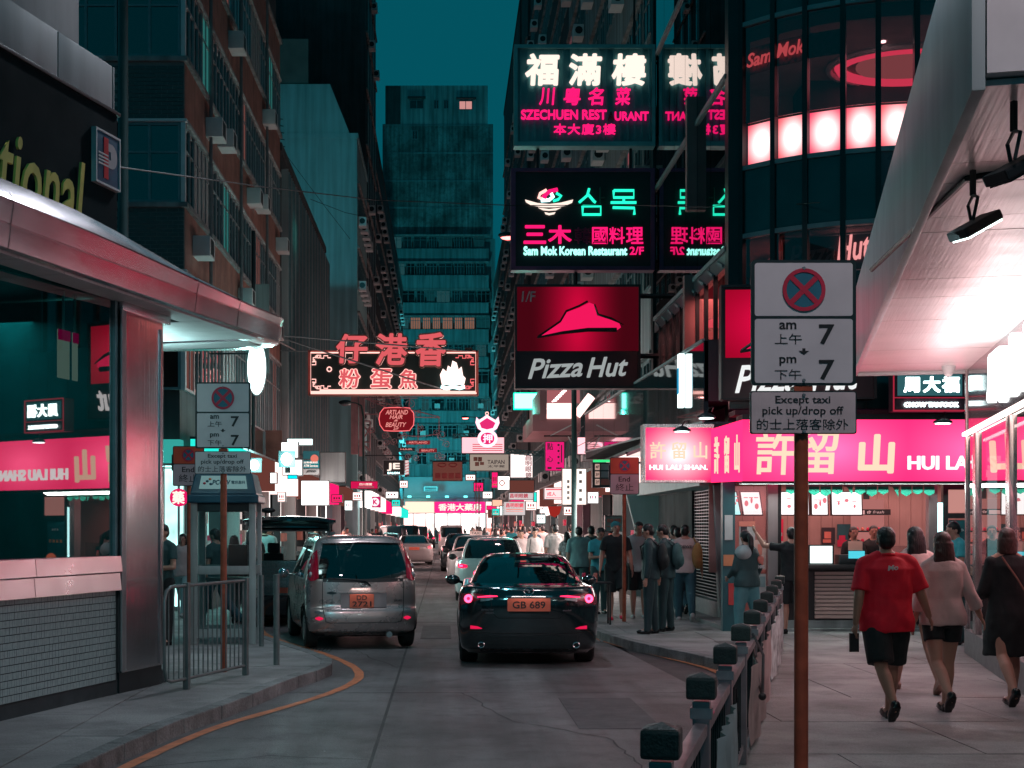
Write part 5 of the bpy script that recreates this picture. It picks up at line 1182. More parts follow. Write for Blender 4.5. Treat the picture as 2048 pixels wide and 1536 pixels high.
for (lb, x0, y0, x1, y1, Y, m) in (
        ('upper white light box beside the blinding cool lamp', 563, 885, 596, 915, 36, E_white), ('lower white light box with a dark bottle shape', 566, 920, 604, 950, 36, E_white),
        ('pale underside light panel above the bank sign', 575, 878, 625, 890, 39, E_cool), ('long pale shop awning board under the bank sign', 640, 905, 690, 965, 44, M_pale),
        ('cyan strip sign below the white light boxes', 576, 950, 594, 957, 36, em('cyan strip', (.0, .8, 1), 1.3)), ('pale box sign at the far left shops', 541, 946, 553, 966, 36, E_white)):
    r = signbox(lb, x0, y0, x1, y1, Y, m)
    if 'bottle' in lb: bpx('print', M_tealwall, r, 570, 928, 581, 946, Y, -.012, -.002)
# blinding lamp on the left
bl = thing('shop_floodlight', 'blinding cool white floodlight over the left shops', 'floodlight', P(573, 918, 35))
MB().ell((0, 0, 0), .13, .08, .15, 12, 8).build('bulb', em('blinding', (.55, 1, .97), 40), bl); MB().box(-.2, .2, .05, .12, -.2, .2).build('housing', M_dark, bl)
b2_ = thing('shop_floodlight', 'second cool white bulb seen just right of the near left parking sign', 'floodlight', P(508, 930, 30))
MB().ell((0, 0, 0), .1, .07, .11, 12, 8).build('bulb', MATS['blinding'], b2_); MB().box(-.15, .15, .05, .12, -.15, .15).build('housing', M_dark, b2_)
point('flood_glow', P(573, 918, 34.6), 160, (.35, 1, .97), .2); spot('flood_beam', (-6.2, 56, 14.4), (-6, 68, 19.5), 900, (.10, .85, 1), 2.0, .9, .3)  # the roof beam is added to brighten the gable
rf = thing('added_roof_flood', 'added small teal floodlight on the roof of the low fin block', 'floodlight', (-6.2, 56, 13.7))  # added as the fixture of the roof beam
bpart('housing', M_dark, rf, -.2, .2, -.1, .15, .3, .6, .02); bpart('stand', M_dark, rf, -.03, .03, -.03, .03, 0, .3); point('flood_glow', P(508, 930, 29.7), 70, (.45, 1, .97), .2)

# right side signs
r = signbox('blazing turquoise lit box sign under the big red hanging sign', 1029, 787, 1079, 817, 50, em('turquoise blaze', (.25, 1, .85), 3.2), frame=em('turquoise edge', (.0, .9, .6), 1.6), fw=2)
point('box_glow', P(1054, 830, 49.5), 60, (.1, 1, .75), .3)
ob = sroot('overhanging rose concrete bay with a glowing window below the turquoise box', 'bay window', 1066, 780, 1162, 865, 46, 'lit_bay')
bpx('bay_wall', mat('rose concrete', (.32, .17, .18), .7, 0, .15, 1), ob, 1066, 828, 1162, 862, 46, .1, 6); bpx('bay_wall', MATS['rose concrete'], ob, 1080, 778, 1092, 840, 46, 0, 5.8); bpx('lit_pane', em('rose pane', (1, .62, .58), 1.9), ob, 1094, 806, 1146, 837, 46, .05, .1)
bpx('ceiling', em('rose ceiling', (.8, .25, .27), .45), ob, 1094, 780, 1160, 806, 46, .06, .1)
for k in range(8): stroke(ob, [(1104 + k * 3.2, 803 - k * 3.3), (1114 + k * 3.2, 801 - k * 3.3)], .02, em('ceiling tube', (1, .7, .68), 4), 46, .03, 'ceiling_tube')
stroke(ob, [(1165, 820), (1196, 780)], .16, em('awning light', (1, .62, .58), 2.2), 44, .0, 'slanted_tube')
r = signbox('hot pink upright sign with black characters on a white bracket', 1091, 884, 1128, 941, 45, em('upright pink', (1, .015, .22), .85), [('點', 1094, 886, 1106, 900, M_dk, .01), ('心', 1094, 912, 1106, 924, M_dk, .01)], arm=(1088, 872, 1148, 872),
    prints=[(1115 + 6 * (k % 2) * .6, 888 + k * 6, 1119, 892 + k * 6, M_dk) for k in range(7)] + [(1122, 890, 1124, 925, M_dk), (1095, 934, 1103, 938, M_dk), (1112, 935, 1124, 938, M_dk)])
brace(r, [(P(1100, 872, 45), P(1143, 850, 45)), (P(1136, 872, 45), P(1148, 895, 45))], .02, M_white)
signbox('tall cream light box with faint characters behind the right lamp post', 1125, 938, 1172, 1009, 42, em('cream light box', (1, .84, .74), 1.7), prints=[(1134, 960 + 11 * k, 1139, 966 + 11 * k, M_pale) for k in range(4)] + [(1158, 942 + 18 * k, 1164, 948 + 18 * k, M_pale) for k in range(4)])
dr = signbox('floor directory of small square plates on the shuttered shop side', 1186, 926, 1221, 974, 31, mat('directory dark', (.05, .09, .09), .5), arm=(1221, 930, 1285, 925))
for k in range(3): bpx('plate', M_pk if k == 2 else M_pg, dr, 1202, 928 + 15 * k, 1219, 940 + 15 * k, 31, -.02, -.004); bpx('plate', em('directory cream', (1, .65, .55), .5, False), dr, 1190, 928 + 15 * k, 1199, 940 + 15 * k, 31, -.02, -.004); tpx(dr, '%dF' % (4 - k), 1191, 931 + 15 * k, 1198, 937 + 15 * k, 31, M_dk, .01, d=-.03)
stroke(dr, [(1186, 922), (1230, 922)], .03, em('green tube', (.05, 1, .3), .9), 31, -.02)
cw = signbox('glowing pink white board under the crown shaped lamp', 924, 875, 1008, 906, 62, em('pink white board', (1, .45, .5), 1.5), prints=[(945, 888 + 4 * k, 1005, 889.5 + 4 * k, M_rd) for k in range(4)])
cr_ = sroot('crown shaped glowing pink pawn emblem over a round lit disc', 'neon sign', 951, 825, 999, 890, 61.5, 'crown_sign')
pxprism(cr_, [(951, 845), (953, 834), (958, 840), (966, 835), (974, 829), (982, 835), (991, 840), (997, 833), (999, 846), (994, 857), (985, 863), (965, 863), (956, 857)], 61.5, em('crown glow', (1, .50, .60), 2.1), 0, .1, 'crown')
pxprism(cr_, [(959, 846), (966, 841), (974, 836), (983, 841), (991, 846), (986, 856), (974, 859), (963, 856)], 61.5, em('crown pink', (.9, .03, .2), .9, False), -.02, -.004, 'crown_heart')
q = [loc(cr_, 975 + 17 * cos(t), 877 + 15 * sin(t), 61.5) for t in [2 * pi * k / 24 for k in range(24)]]; MB().tube([(v.x, 0, v.z) for v in q], .075, 6, close=True).build('ring', MATS['crown glow'], cr_)
MB().prismy([(v.x * .8, (v.z - q[6].z * 0) ) for v in q], .03, .08).build('disc', MATS['crown pink'], cr_); tpx(cr_, '押', 966, 868, 985, 886, 61.5, MATS['crown glow'], .02, d=-.02)
q = [loc(cr_, 974 + 3 * cos(t), 827 + 3 * sin(t), 61.5) for t in [2 * pi * k / 12 for k in range(12)]]; MB().tube([(v.x, 0, v.z) for v in q], .02, 5, close=True).build('top_ring', T_salw, cr_)
signbox('warm grey signboard reading TAIPAN with a flower mark', 940, 909, 1017, 941, 68, em('taipan face', (.62, .5, .42), .55), [('TAIPAN', 975, 920, 1009, 928, M_dk, .01), ('太平館', 975, 930, 1009, 935, M_dk, .01)], prints=((947, 914, 955, 922, M_brickr), (956, 914, 964, 923, M_brickr), (950, 924, 958, 932, M_brickr), (960, 924, 968, 930, M_brickr)))
signbox('tall white board with four red characters in a column', 1021, 908, 1065, 955, 64, em('white board', (1, .86, .84), 1.25), [(c_, 1051, 909 + 12 * k, 1063, 920 + 12 * k, M_rd, .01) for k, c_ in enumerate('昌明眼鏡')])
rs = signbox('white box sign with a faint ring at its centre', 996, 953, 1019, 979, 63, E_white); stroke(rs, [(1004 + 5 * cos(t), 966 + 5 * sin(t)) for t in [k * pi / 6 for k in range(13)]], .03, M_pk, 63, -.03, 'ring')
signbox('plain brown board above the white optician strip', 1020, 961, 1068, 984, 58, M_brown)
signbox('white strip sign with four dark red characters under the brown board', 1018, 986, 1066, 999, 58, em('strip white', (.9, .8, .8), .75), [('昌明眼鏡', 1020, 987, 1056, 996, M_rd, .02)])
signbox('lower pale board with the same four dark red characters and small print', 1008, 1004, 1050, 1030, 56, MATS['strip white'], [('昌明眼鏡', 1012, 1006, 1047, 1015, M_rd, .02)], prints=((1012, 1018, 1046, 1019.5, M_pk), (1012, 1022, 1046, 1023, M_pk)))
signbox('white sign with pink print hung before the cream light box', 1089, 976, 1126, 998, 47, em('pink print white', (1, .7, .7), 1.2), [('成人', 1094, 984, 1112, 992, M_rd, .02)], prints=((1092, 978, 1124, 980, M_rd), (1092, 995, 1124, 996, M_rd)))
fs_ = sroot('dark red pennant shaped sign beside the cream light box', 'sign', 1098, 1012, 1122, 1036, 46); pxprism(fs_, [(1096, 1013), (1124, 1012), (1119, 1028), (1110, 1035), (1100, 1030)], 46, em('pennant red', (.6, .04, .03), .55), 0, .06, 'pennant'); pxprism(fs_, [(1086, 1015), (1096, 1014), (1100, 1030), (1092, 1032)], 46, E_pinkw, 0, .05, 'white_flap')
signbox('small rose notice board at the kerb reading in orange', 1211, 1032, 1245, 1062, 31, mat('mint board', (.30, .42, .38), .6), [('紋身 刺青', 1214, 1037, 1242, 1045, M_pk, .02)], prints=((1213, 1052, 1243, 1053.5, M_pk),))
for (lb, x0, y0, x1, y1, Y, m) in (('pink white glowing panel low on the podium', 1155, 875, 1178, 908, 48, em('podium glow', (1, .5, .55), 1.6)), ('tiny white lantern like lamp sign', 1080, 1019, 1096, 1026, 50, E_white), ('cyan small sign between shops on the right', 1068, 985, 1073, 1003, 52, E_teal),
        ('small orange glowing sign far on the right', 985, 1000, 1004, 1012, 75, em('peach glow', (1, .5, .35), 1.2)), ('small white sign at the far right crowd', 1000, 1012, 1008, 1030, 75, E_cool), ('red strip sign above the crowd', 974, 1012, 992, 1019, 85, E_hot)):
    signbox(lb, x0, y0, x1, y1, Y, m)
far_signs = ((772, 984, 796, 996, 84, E_white, 'white box sign over the far left rose shop'), (706, 985, 724, 1000, 62, E_pinkw, 'rose box sign just left of the magenta sign'), (664, 990, 684, 1004, 50, E_hot, 'hot pink small box by the blank light box'), (690, 1002, 704, 1020, 56, E_cool, 'narrow cool upright sign left of the thin post'),
    (784, 1000, 800, 1012, 100, E_teal, 'teal far box sign near the left vans'), (932, 950, 950, 960, 90, E_pinkw, 'rose strip sign below the taipan board'), (948, 966, 966, 982, 96, E_hot, 'pink far sign over the right kerb'), (966, 984, 984, 996, 88, E_white, 'white far sign above the queue'),
    (984, 945, 995, 975, 72, E_hot, 'narrow pink upright sign left of the ringed box'), (1052, 1003, 1072, 1020, 54, E_pinkw, 'rose box sign right of the lower optician board'), (1074, 1030, 1090, 1046, 48, E_cool, 'cool lit shop window sign behind the crowd'), (1128, 1014, 1150, 1030, 43, E_pinkw, 'rose sign under the tall cream light box'),
    (1176, 985, 1196, 1006, 36, E_white, 'white box sign under the floor directory'), (556, 985, 570, 1003, 36, E_pinkw, 'rose box at the left edge of the open van'), (800, 962, 815, 975, 110, E_pinkw, 'faint rose sign on the teal wall left side'), (985, 1018, 998, 1030, 66, E_teal, 'small teal sign at crowd height on the right'))
for (x0, y0, x1, y1, Y, m, lb) in far_signs:
    signbox(lb, x0, y0, x1, y1, Y, m, prints=[(x0 + (x1 - x0) * (.15 + .25 * k), y0 + (y1 - y0) * .3, x0 + (x1 - x0) * (.30 + .25 * k), y0 + (y1 - y0) * .6, M_rd if k % 2 else M_dk) for k in range(3)] + [(x0 + 1.5, y1 - (y1 - y0) * .25, x1 - 1.5, y1 - (y1 - y0) * .15, M_pk)])
# scaffold like sign trusses
for (lb, a, b, Y) in (('thin steel truss reaching out from the right buildings', (1000, 853), (1090, 862), 60), ('lower thin steel truss above the optician signs', (1008, 898), (1088, 905), 58), ('upper steel truss above the white panel', (905, 868), (990, 866), 70)):
    t_ = sroot(lb, 'truss', a[0], a[1], b[0], b[1], Y, 'truss'); n = 8; pr = []
    for k in range(n):
        x0 = a[0] + (b[0] - a[0]) * k / n; x1 = a[0] + (b[0] - a[0]) * (k + 1) / n; y0 = a[1] + (b[1] - a[1]) * k / n
        pr += [(P(x0, y0, Y), P(x1, y0, Y)), (P(x0, y0 + 8, Y), P(x1, y0 + 8, Y)), (P(x0, y0, Y), P(x1, y0 + 8, Y)), (P(x1, y0, Y), P(x1, y0 + 8, Y))]
    brace(t_, pr, .025, mat('teal truss', (.04, .13, .14), .5), 'lattice', 4)
# overhead cables
def cableobj(label, pts, r=.011):
    v = [P(*p) for p in pts]; out = []
    for a_, b_ in zip(v, v[1:]): out += [a_.lerp(b_, k / 5) for k in range(5)]
    tag(MB().tube(out + [v[-1]], r, 5).build('cable', M_cable), label, 'cable')
cableobj('long black cable sagging across the street from the left shop to the glass tower', [(236, 334, 14.2), (520, 373, 20), (750, 400, 25), (1030, 411, 29), (1250, 410, 31), (1470, 416, 26), (1640, 405, 23.6)], .009)
cableobj('thin cable from the fin block to the dark tower', [(620, 398, 50), (690, 425, 55), (760, 440, 60)]); cableobj('thin cable down the pale gable', [(565, 300, 60), (640, 400, 62), (700, 478, 64)])
cableobj('cable over the right signs to the podium', [(1060, 860, 55), (1130, 905, 50), (1200, 870, 40)])
for (x, y0, y1, Y) in ((952, 900, 1060, 80), (958, 975, 1062, 60), (640, 970, 1050, 48), (1005, 1000, 1060, 70)):
    o = MB().tube([P(x, y1, Y), P(x, y0, Y)], .03, 6).build('sign_pole', M_dark); tag(o, 'thin dark pole standing at about %s' % {952: 'the middle of the far street', 958: 'the far kerb right of the white van', 640: 'the left shops beside the blank light box', 1005: 'the far right crowd'}[x], 'pole')

# ================================================================== lit shopfronts
random.seed(17)
def shopfront(label, side, X, Y0, Y1, c, s=1.3, sign=None, h=3.0, door=True):
    r = thing('shopfront', label, 'shopfront', (X, Y0, .13)); D = Y1 - Y0; sg = -side  # side -1: left wall, faces +x
    f = 1 if side < 0 else -1
    def b(name, m, a, c_, y0, y1, z0, z1, par=r): return bpart(name, m, par, min(a * f, c_ * f), max(a * f, c_ * f), y0, y1, z0, z1)
    b('lit_wall', em('shop light %s' % (c,), c, s, var=.35, vscale=1.3), .02, .03, .1, D - .1, .1, h - .35)
    b('fascia', sign or M_brown, .03, .55, 0, D, h - .35, h + .45)
    b('fascia_rim', M_dark, .02, .57, 0, D, h + .45, h + .5)
    b('column', M_pale, .0, .35, -.1, .12, 0, h - .36); b('column', M_dark, .0, .33, D * .5, D * .5 + .1, 0, h - .36)
    n = max(2, int(D / 1.3))
    for k in range(n):
        y = .2 + k * (D - .4) / n
        b('door_frame', M_dark, .05, .1, y, y + .06, 0, h - .36)
        for j in range(random.randint(2, 4)):
            z = .25 + j * .5; mm = random.choice((M_pk, M_tealwall, M_dk, M_rd, M_pg, M_wood))
            b('goods_box', mm, .05, .25, y + .15, y + random.uniform(.4, (D - .4) / n - .05), z, z + random.uniform(.12, .36))
    b('floor_box', M_dark, .02, .4, D * .1, D * .45, 0, .4)
    return r
R_ = (1, .62, .58); C_ = (.6, 1, .95); H_ = (1, .35, .4); Wt = (1, .9, .86)
specs = [
    ('pharmacy front glowing cool white and green behind the phone booth', -1, -5.15, 28.6, 33.0, C_, 1.6, E_teal), ('rose lit clothes shop right behind the phone booth', -1, -5.15, 33.2, 38.5, R_, 1.5, M_brown),
    ('bright white snack shop left of the open van', -1, -5.15, 38.7, 44.5, Wt, 2.0, E_pinkw), ('rose shopfront with louvred side before the fin block', -1, -5.1, 45.2, 52, R_, 1.5, M_brown),
    ('white shopfront under the blank light box', -1, -5.1, 52.3, 61, Wt, 2.0, E_hot), ('narrow pink shopfront at the pale gable', -1, -4.9, 62, 67.5, H_, 1.4, M_brown),
    ('white convenience shop under the magenta sign', -1, -4.15, 69, 77, Wt, 2.4, E_white), ('rose shop past the pale gable', -1, -4.25, 79, 89, R_, 2.2, E_pinkw), ('far left white shop', -1, -4.4, 91, 104, Wt, 2.2, E_hot), ('farthest left rose shop', -1, -4.4, 106, 125, R_, 2.2, E_pinkw), ('last left shop before the end building', -1, -4.4, 128, 150, Wt, 2.2, E_teal),
    ('bright doorway with a red curtain behind the standing young men', 1, 4.95, 34.5, 39, Wt, 2.2, E_pinkw), ('rose shopfront behind the right lamp post', 1, 5.0, 39.3, 45, R_, 1.7, M_brown), ('pink lit shop with hanging goods on the right', 1, 5.0, 45.3, 51, H_, 1.4, E_hot),
    ('cream shopfront beside the walking couple', 1, 5.0, 51.3, 58, R_, 2.0, E_pinkw), ('white shop under the optician boards', 1, 5.0, 58.5, 67, Wt, 2.2, M_brown), ('rose corner shop further on the right', 1, 5.0, 67.5, 80, R_, 2.2, E_pinkw), ('far right white shop', 1, 4.9, 82, 98, Wt, 2.2, E_hot), ('far right pink shop', 1, 4.85, 100, 118, H_, 2.2, E_pinkw), ('last right shop before the end building', 1, 5.0, 120, 148, Wt, 2.2, M_brown)]
for s_ in specs: shopfront(*s_)
def front_end(label, x0, x1, c, s, sign, txt=None, tm=None):
    a = P(x0, 1000, 157); b = P(x1, 1000, 157)
    r = thing('shopfront', label, 'shopfront', ((a.x + b.x) / 2, 157, .13)); w = (b.x - a.x) / 2
    bpart('lit_wall', em('end light %s' % (c,), c, s, var=.4, vscale=.8), r, -w, w, .2, .3, .1, 3.2); bpart('fascia', sign, r, -w, w, -.5, .2, 3.3, 4.5)
    for k in range(int(w * 2 / 1.4) + 1): bpart('door_frame', M_dark, r, -w + k * 1.4, -w + k * 1.4 + .1, .05, .15, 0, 3.3)
    for k in range(6): bpart('goods_box', random.choice((M_pk, M_dk, M_tealwall)), r, -w + k * w / 3 + .1, -w + k * w / 3 + .6, -.1, .15, .1, .7 + random.random())
    if txt: text(txt, (0, -.55, 3.9), w * 1.7, .8, tm, r, .02, .03, 0, .02)
front_end('white glowing shop left of the street end', 745, 798, Wt, 2.6, E_cool)
front_end('rose glowing shop at the middle of the street end', 800, 868, R_, 2.6, em('peach fascia', (1, .55, .42), 1.8))
front_end('hot pink signed shop closing the street end', 869, 970, Wt, 2.4, em('fascia pink', (1, .02, .22), 1.3), '香港大藥房', T_white)
front_end('white glowing shop right of the street end', 972, 1020, R_, 2.4, E_pinkw)
# street level light from the shops
for (x, y, w, p, c) in ((-4.4, 31, 4, 50, C_), (-4.4, 41, 8, 120, Wt), (-4.2, 57, 12, 190, R_), (-3.6, 80, 20, 350, R_), (-3.6, 115, 30, 600, R_)):
    area('shop_glow', (x, y, 2.4), (0, radians(-70), 0), 1.2, w, p * 1.8, c)
for (x, y, w, p, c) in ((4.2, 37, 5, 130, Wt), (4.2, 50, 12, 200, R_), (4.2, 70, 16, 320, R_), (4.2, 105, 30, 600, R_)):
    area('shop_glow', (x, y, 2.4), (0, radians(70), 0), 1.2, w, p * 1.8, c)
area('end_glow', (.5, 155.5, 3), (radians(75), 0, 0), 13, 2, 900, (1, .6, .58))  # added lamp, turned onto the front of the street end
fb = thing('added_facade_flood', 'added row of small teal floodlights on the street end shop fascias', 'floodlight', (-1, 152, 5.0))  # lamp row added to go with the beam on the end building
for k in range(6): bpart('lamp', em('teal flood', (.2, 1, 1), 2), fb, -5 + 2 * k, -4.6 + 2 * k, -.2, .2, 0, .2)
bpart('bar', M_dark, fb, -5.2, 5.6, -.05, .05, -.1, 0)
spot('flood_beam', (-2, 138, 5.3), (-1, 158, 26), 9500, (.08, .9, 1), 2.2, .8, .5)  # added beam that brightens the end building, apart from the lamp row

random.seed(91)
lt = MB()
for k in range(70):
    x, y = random.uniform(-4.5, 5), random.uniform(8, 40); z = .136 if (x > 3.7 or x < -3.3) else .006; s_ = random.uniform(.006, .02); a_ = random.random() * 3
    lt.add([(x, y, z), (x + s_ * cos(a_), y + s_ * sin(a_), z + .004), (x + s_ * cos(a_ + 1), y + s_ * sin(a_ + 1), z + .002)], [(0, 1, 2)])
tag(lt.build('litter', M_pale), 'tiny pale scraps and stubs scattered on road and pavements', kind='stuff')
for (x, y, lb) in ((2.62, 22.6, 'cast iron gully grate at the right kerb beside the black saloon'), (-1.62, 20.9, 'cast iron gully grate at the left kerb under the silver car')):
    gt = thing('gully_grate', lb, 'drain grate', (x - .25, y, .0)); bpart('frame', M_dark, gt, -.2, .2, -.25, .25, -.02, .003)
    for k in range(7): bpart('bar', M_galv, gt, -.18 + k * .055, -.15 + k * .055, -.22, .22, .003, .008)
# ================================================================== street furniture
def rrect(x0, x1, z0, z1, r, n=5):
    o = []
    for cx_, cz_, a0 in ((x1 - r, z0 + r, -90), (x1 - r, z1 - r, 0), (x0 + r, z1 - r, 90), (x0 + r, z0 + r, 180)):
        o += [(cx_ + r * cos(radians(a0 + 90 * k / n)), cz_ + r * sin(radians(a0 + 90 * k / n))) for k in range(n + 1)]
    return o
M_plate = mat('plate white', (.66, .67, .68), .38, 0, .06, 5); M_pback = mat('sign rim', (.012, .03, .032), .4)
M_ink = mat('sign ink', (.015, .02, .022), .5); M_sred = mat('sign ring red', (.52, .03, .07), .4); M_sblue = mat('sign blue', (.03, .17, .24), .4)
M_plate2 = mat('glossy sign plate', (.62, .55, .55), .3, .0, .1, 9, bump=.15, wave=(40, 1, 3))
def emblem(root, px, py, r, X_, Z_, k, ring=.26):
    c = (X_(px), Z_(py)); R = r * k
    n = 32; circ = lambda q: [(c[0] + q * cos(2 * pi * i / n), c[1] + q * sin(2 * pi * i / n)) for i in range(n)]
    MB().prismy(circ(R), -.010, -.006).build('blue_disc', M_sblue, root)
    o, i_ = circ(R), circ(R * (1 - ring * .7)); m = MB()
    m.add([(x, -.014, z) for x, z in o] + [(x, -.014, z) for x, z in i_], [(a_, (a_ + 1) % n, n + (a_ + 1) % n, n + a_) for a_ in range(n)])
    for s_ in (1, -1):
        d = R * .88 * .7071; w = R * .085
        m.beam((c[0] - d, -.0125, c[1] - d * s_), (c[0] + d, -.0125, c[1] + d * s_), .002, w * 2, up=(0, 1, 0)) if False else m.add([(c[0] - d - w, -.013 + s_ * .0005, c[1] - s_ * d + s_ * w), (c[0] - d + w, -.013 + s_ * .0005, c[1] - s_ * d - s_ * w), (c[0] + d + w, -.013 + s_ * .0005, c[1] + s_ * d - s_ * w), (c[0] + d - w, -.013 + s_ * .0005, c[1] + s_ * d + s_ * w)], [(0, 1, 2, 3)])
    m.build('red_ring', M_sred, root)
def parking_sign(label, X, Y, W, zb, mp2=M_plate2, pole_z=.13, group=None):
    k = W / 209.; r = thing('parking_sign', label, 'road sign', (X, Y, pole_z)); z0 = zb - pole_z
    X_ = lambda px: (px - 1607) * k; Z_ = lambda py: z0 + (868 - py) * k
    MB().cone((0, .05, 0), (0, .05, Z_(525)), .0375, .0375, 20).build('post', M_orange, r, smooth=.7)
    b = MB().prismy(rrect(X_(1502), X_(1712), Z_(771), Z_(520), .022), -.004, .012).build('plate', M_pback, r)
    MB().prismy(rrect(X_(1509), X_(1705), Z_(632), Z_(526), .014), -.006, -.003).build('panel', M_plate, r)
    MB().prismy(rrect(X_(1509), X_(1705), Z_(766), Z_(638), .014), -.006, -.003).build('panel', M_plate, r)
    emblem(r, 1607, 580, 43, X_, Z_, k)
    def t(s_, a, b_, c, d, off=.012, m=M_ink): text(s_, ((X_(a) + X_(c)) / 2, -.0075, (Z_(b_) + Z_(d)) / 2), (c - a) * k, (d - b_) * k, m, r, .02, off, 0, .001, name='lettering')
    t('am', 1558, 645, 1592, 659, .02); t('上午', 1549, 668, 1603, 689, 0); t('7', 1637, 649, 1668, 689, .02)
    t('pm', 1558, 714, 1592, 732, .02); t('下午', 1549, 739, 1602, 760, 0); t('7', 1637, 720, 1668, 760, .02)
    MB().prismy([(X_(a), Z_(b_)) for a, b_ in ((1604, 697), (1610, 697), (1610, 702), (1617, 702), (1607, 710), (1597, 702), (1604, 702))], -.009, -.0062).build('arrow', M_ink, r)
    MB().prismy(rrect(X_(1500), X_(1713), Z_(868), Z_(782), .012), -.004, .012).build('lower_plate', M_pback, r)
    MB().prismy(rrect(X_(1502.5), X_(1710.5), Z_(866), Z_(784.5), .010), -.006, -.003).build('lower_panel', mp2, r)
    t('Except taxi', 1550, 792, 1660, 811, .012); t('pick up/drop off', 1524, 813, 1686, 834, .012); t('的士上落客除外', 1513, 838, 1696, 860, 0)
    for (px, py) in ((1607, 537), (1607, 761), (1607, 790), (1607, 863)): MB().cone((X_(px), -.016, Z_(py)), (X_(px), -.006, Z_(py)), .008, .010, 10).build('bolt', M_galv, r)
    MB().box(-.05, .05, .0, .09, Z_(782), Z_(772)).build('clamp', M_orange, r)
    return r
p1_ = parking_sign('big near parking sign on an orange post beside the railing, largest of the two', GX(1607, 7.6), 7.6, .558, 2.30)
parking_sign('smaller parking sign on an orange post inside the left railing before the phone booth', GX(446, 16.4), 16.4, .636, GZ(948, 16.4), M_plate)
def end_sign(label, X, Y, W, zb):
    k = W / 58.; r = thing('end_sign', label, 'road sign', (X, Y, .13)); z0 = zb - .13
    X_ = lambda px: (px - 1249) * k; Z_ = lambda py: z0 + (989 - py) * k
    MB().cone((0, .05, 0), (0, .05, Z_(918)), .036, .036, 16).build('post', M_orange, r, smooth=.7)
    MB().prismy(rrect(X_(1219.5), X_(1278.5), Z_(989), Z_(914), .03), -.004, .012).build('plate', M_pback, r)
    MB().prismy(rrect(X_(1221), X_(1277), Z_(947), Z_(915.5), .02), -.007, -.003).build('orange_panel', mat('sign orange', (.62, .10, .05), .45), r)
    MB().prismy(rrect(X_(1221), X_(1277), Z_(987.5), Z_(948.5), .02), -.007, -.003).build('white_panel', mat('sign rose white', (.5, .42, .44), .45), r)
    emblem(r, 1249, 931, 12, X_, Z_, k)
    for s_, a, b_, c, d, o in (('End', 1237, 953, 1260, 963, .012), ('終止', 1231, 967, 1267, 982, 0)): text(s_, ((X_(a) + X_(c)) / 2, -.009, (Z_(b_) + Z_(d)) / 2), (c - a) * k, (d - b_) * k, M_ink, r, .02, o, 0, .001)
    MB().box(X_(1219.5) - .02, X_(1219.5), .0, .02, Z_(960), Z_(930)).build('side_clip', M_dark, r)
end_sign('orange and white end sign on its orange post in front of the slanted white pier', GX(1249, 25.2), 25.2, .51, GZ(989, 25.2))
end_sign('orange and white end sign half hidden by the left parking sign', GX(377, 23.5), 23.5, .51, GZ(972, 23.5))

# phone booth
PB = thing('phone_booth', 'white framed telephone booth with a blue roof box behind the left railing', 'phone booth', (-3.17, 20.3, .13), radians(2))
M_bw = mat('booth grey white', (.36, .43, .43), .45, 0, .12, 3, streak=.3); M_bb = mat('booth blue', (.01, .075, .12), .4, 0, .15, 2)
for x in (-.46, .37):
    for y in (0, .86): bpart('corner_post', M_bw, PB, x, x + .095, y, y + .08, 0, 2.02, .006)
for y in (.0, .86):
    bpart('mid_rail', M_bw, PB, -.365, .37, y + .01, y + .06, 1.0, 1.12, .004); bpart('top_rail', M_dark, PB, -.365, .37, y + .01, y + .06, 1.90, 2.02); bpart('bottom_rail', M_bw, PB, -.365, .37, y + .01, y + .06, .1, .22)
for x in (-.44, .42): bpart('mid_rail', M_bw, PB, x, x + .03, .08, .86, 1.0, 1.12)
bpart('pane', glass('booth glass', (.75, .85, .85), .06), PB, -.365, .37, .03, .036, 1.12, 1.9); bpart('pane', MATS['booth glass'], PB, -.365, .37, .03, .036, .22, 1.0); bpart('pane', MATS['booth glass'], PB, .43, .436, .08, .86, .22, 1.9)
MB().add([(-.50, -.06, 2.02), (.51, -.06, 2.02), (.51, 1.0, 2.02), (-.50, 1.0, 2.02), (-.50, -.06, 2.14), (.51, -.06, 2.14), (.51, 1.0, 2.14), (-.50, 1.0, 2.14)], [(0, 3, 2, 1), (4, 5, 6, 7), (0, 1, 5, 4), (1, 2, 6, 5), (2, 3, 7, 6), (3, 0, 4, 7)]).build('roof_skirt', M_bb, PB, bevel=.02)
MB().add([(-.47, -.03, 2.14), (.48, -.03, 2.14), (.48, .97, 2.14), (-.47, .97, 2.14), (-.40, .04, 2.45), (.41, .04, 2.45), (.41, .9, 2.45), (-.40, .9, 2.45)], [(0, 3, 2, 1), (4, 5, 6, 7), (0, 1, 5, 4), (1, 2, 6, 5), (2, 3, 7, 6), (3, 0, 4, 7)]).build('roof_box', M_bb, PB, bevel=.02)
MB().add([(-.34, -.022, 2.22), (.35, -.022, 2.22), (.32, .028, 2.41), (-.31, .028, 2.41)], [(0, 1, 2, 3)]).build('name_panel', em('booth panel', (.32, .58, .60), .42, False), PB)
text('PCCW', (-.02, -.015, 2.315), .26, .07, M_bb, PB, .02, .03, .2, .004); text('電訊盈科', (.22, -.015, 2.315), .2, .05, M_bb, PB, .02, .02, 0, .004)
for (x, z, mm) in ((-.26, 2.30, M_sred), (-.22, 2.33, M_bb), (-.18, 2.36, mat('orange dot', (.8, .25, .1), .5)), (-.17, 2.29, M_bb)): MB().ell((x, -.02, z), .022, .008, .018, 8, 6).build('mark', mm, PB)
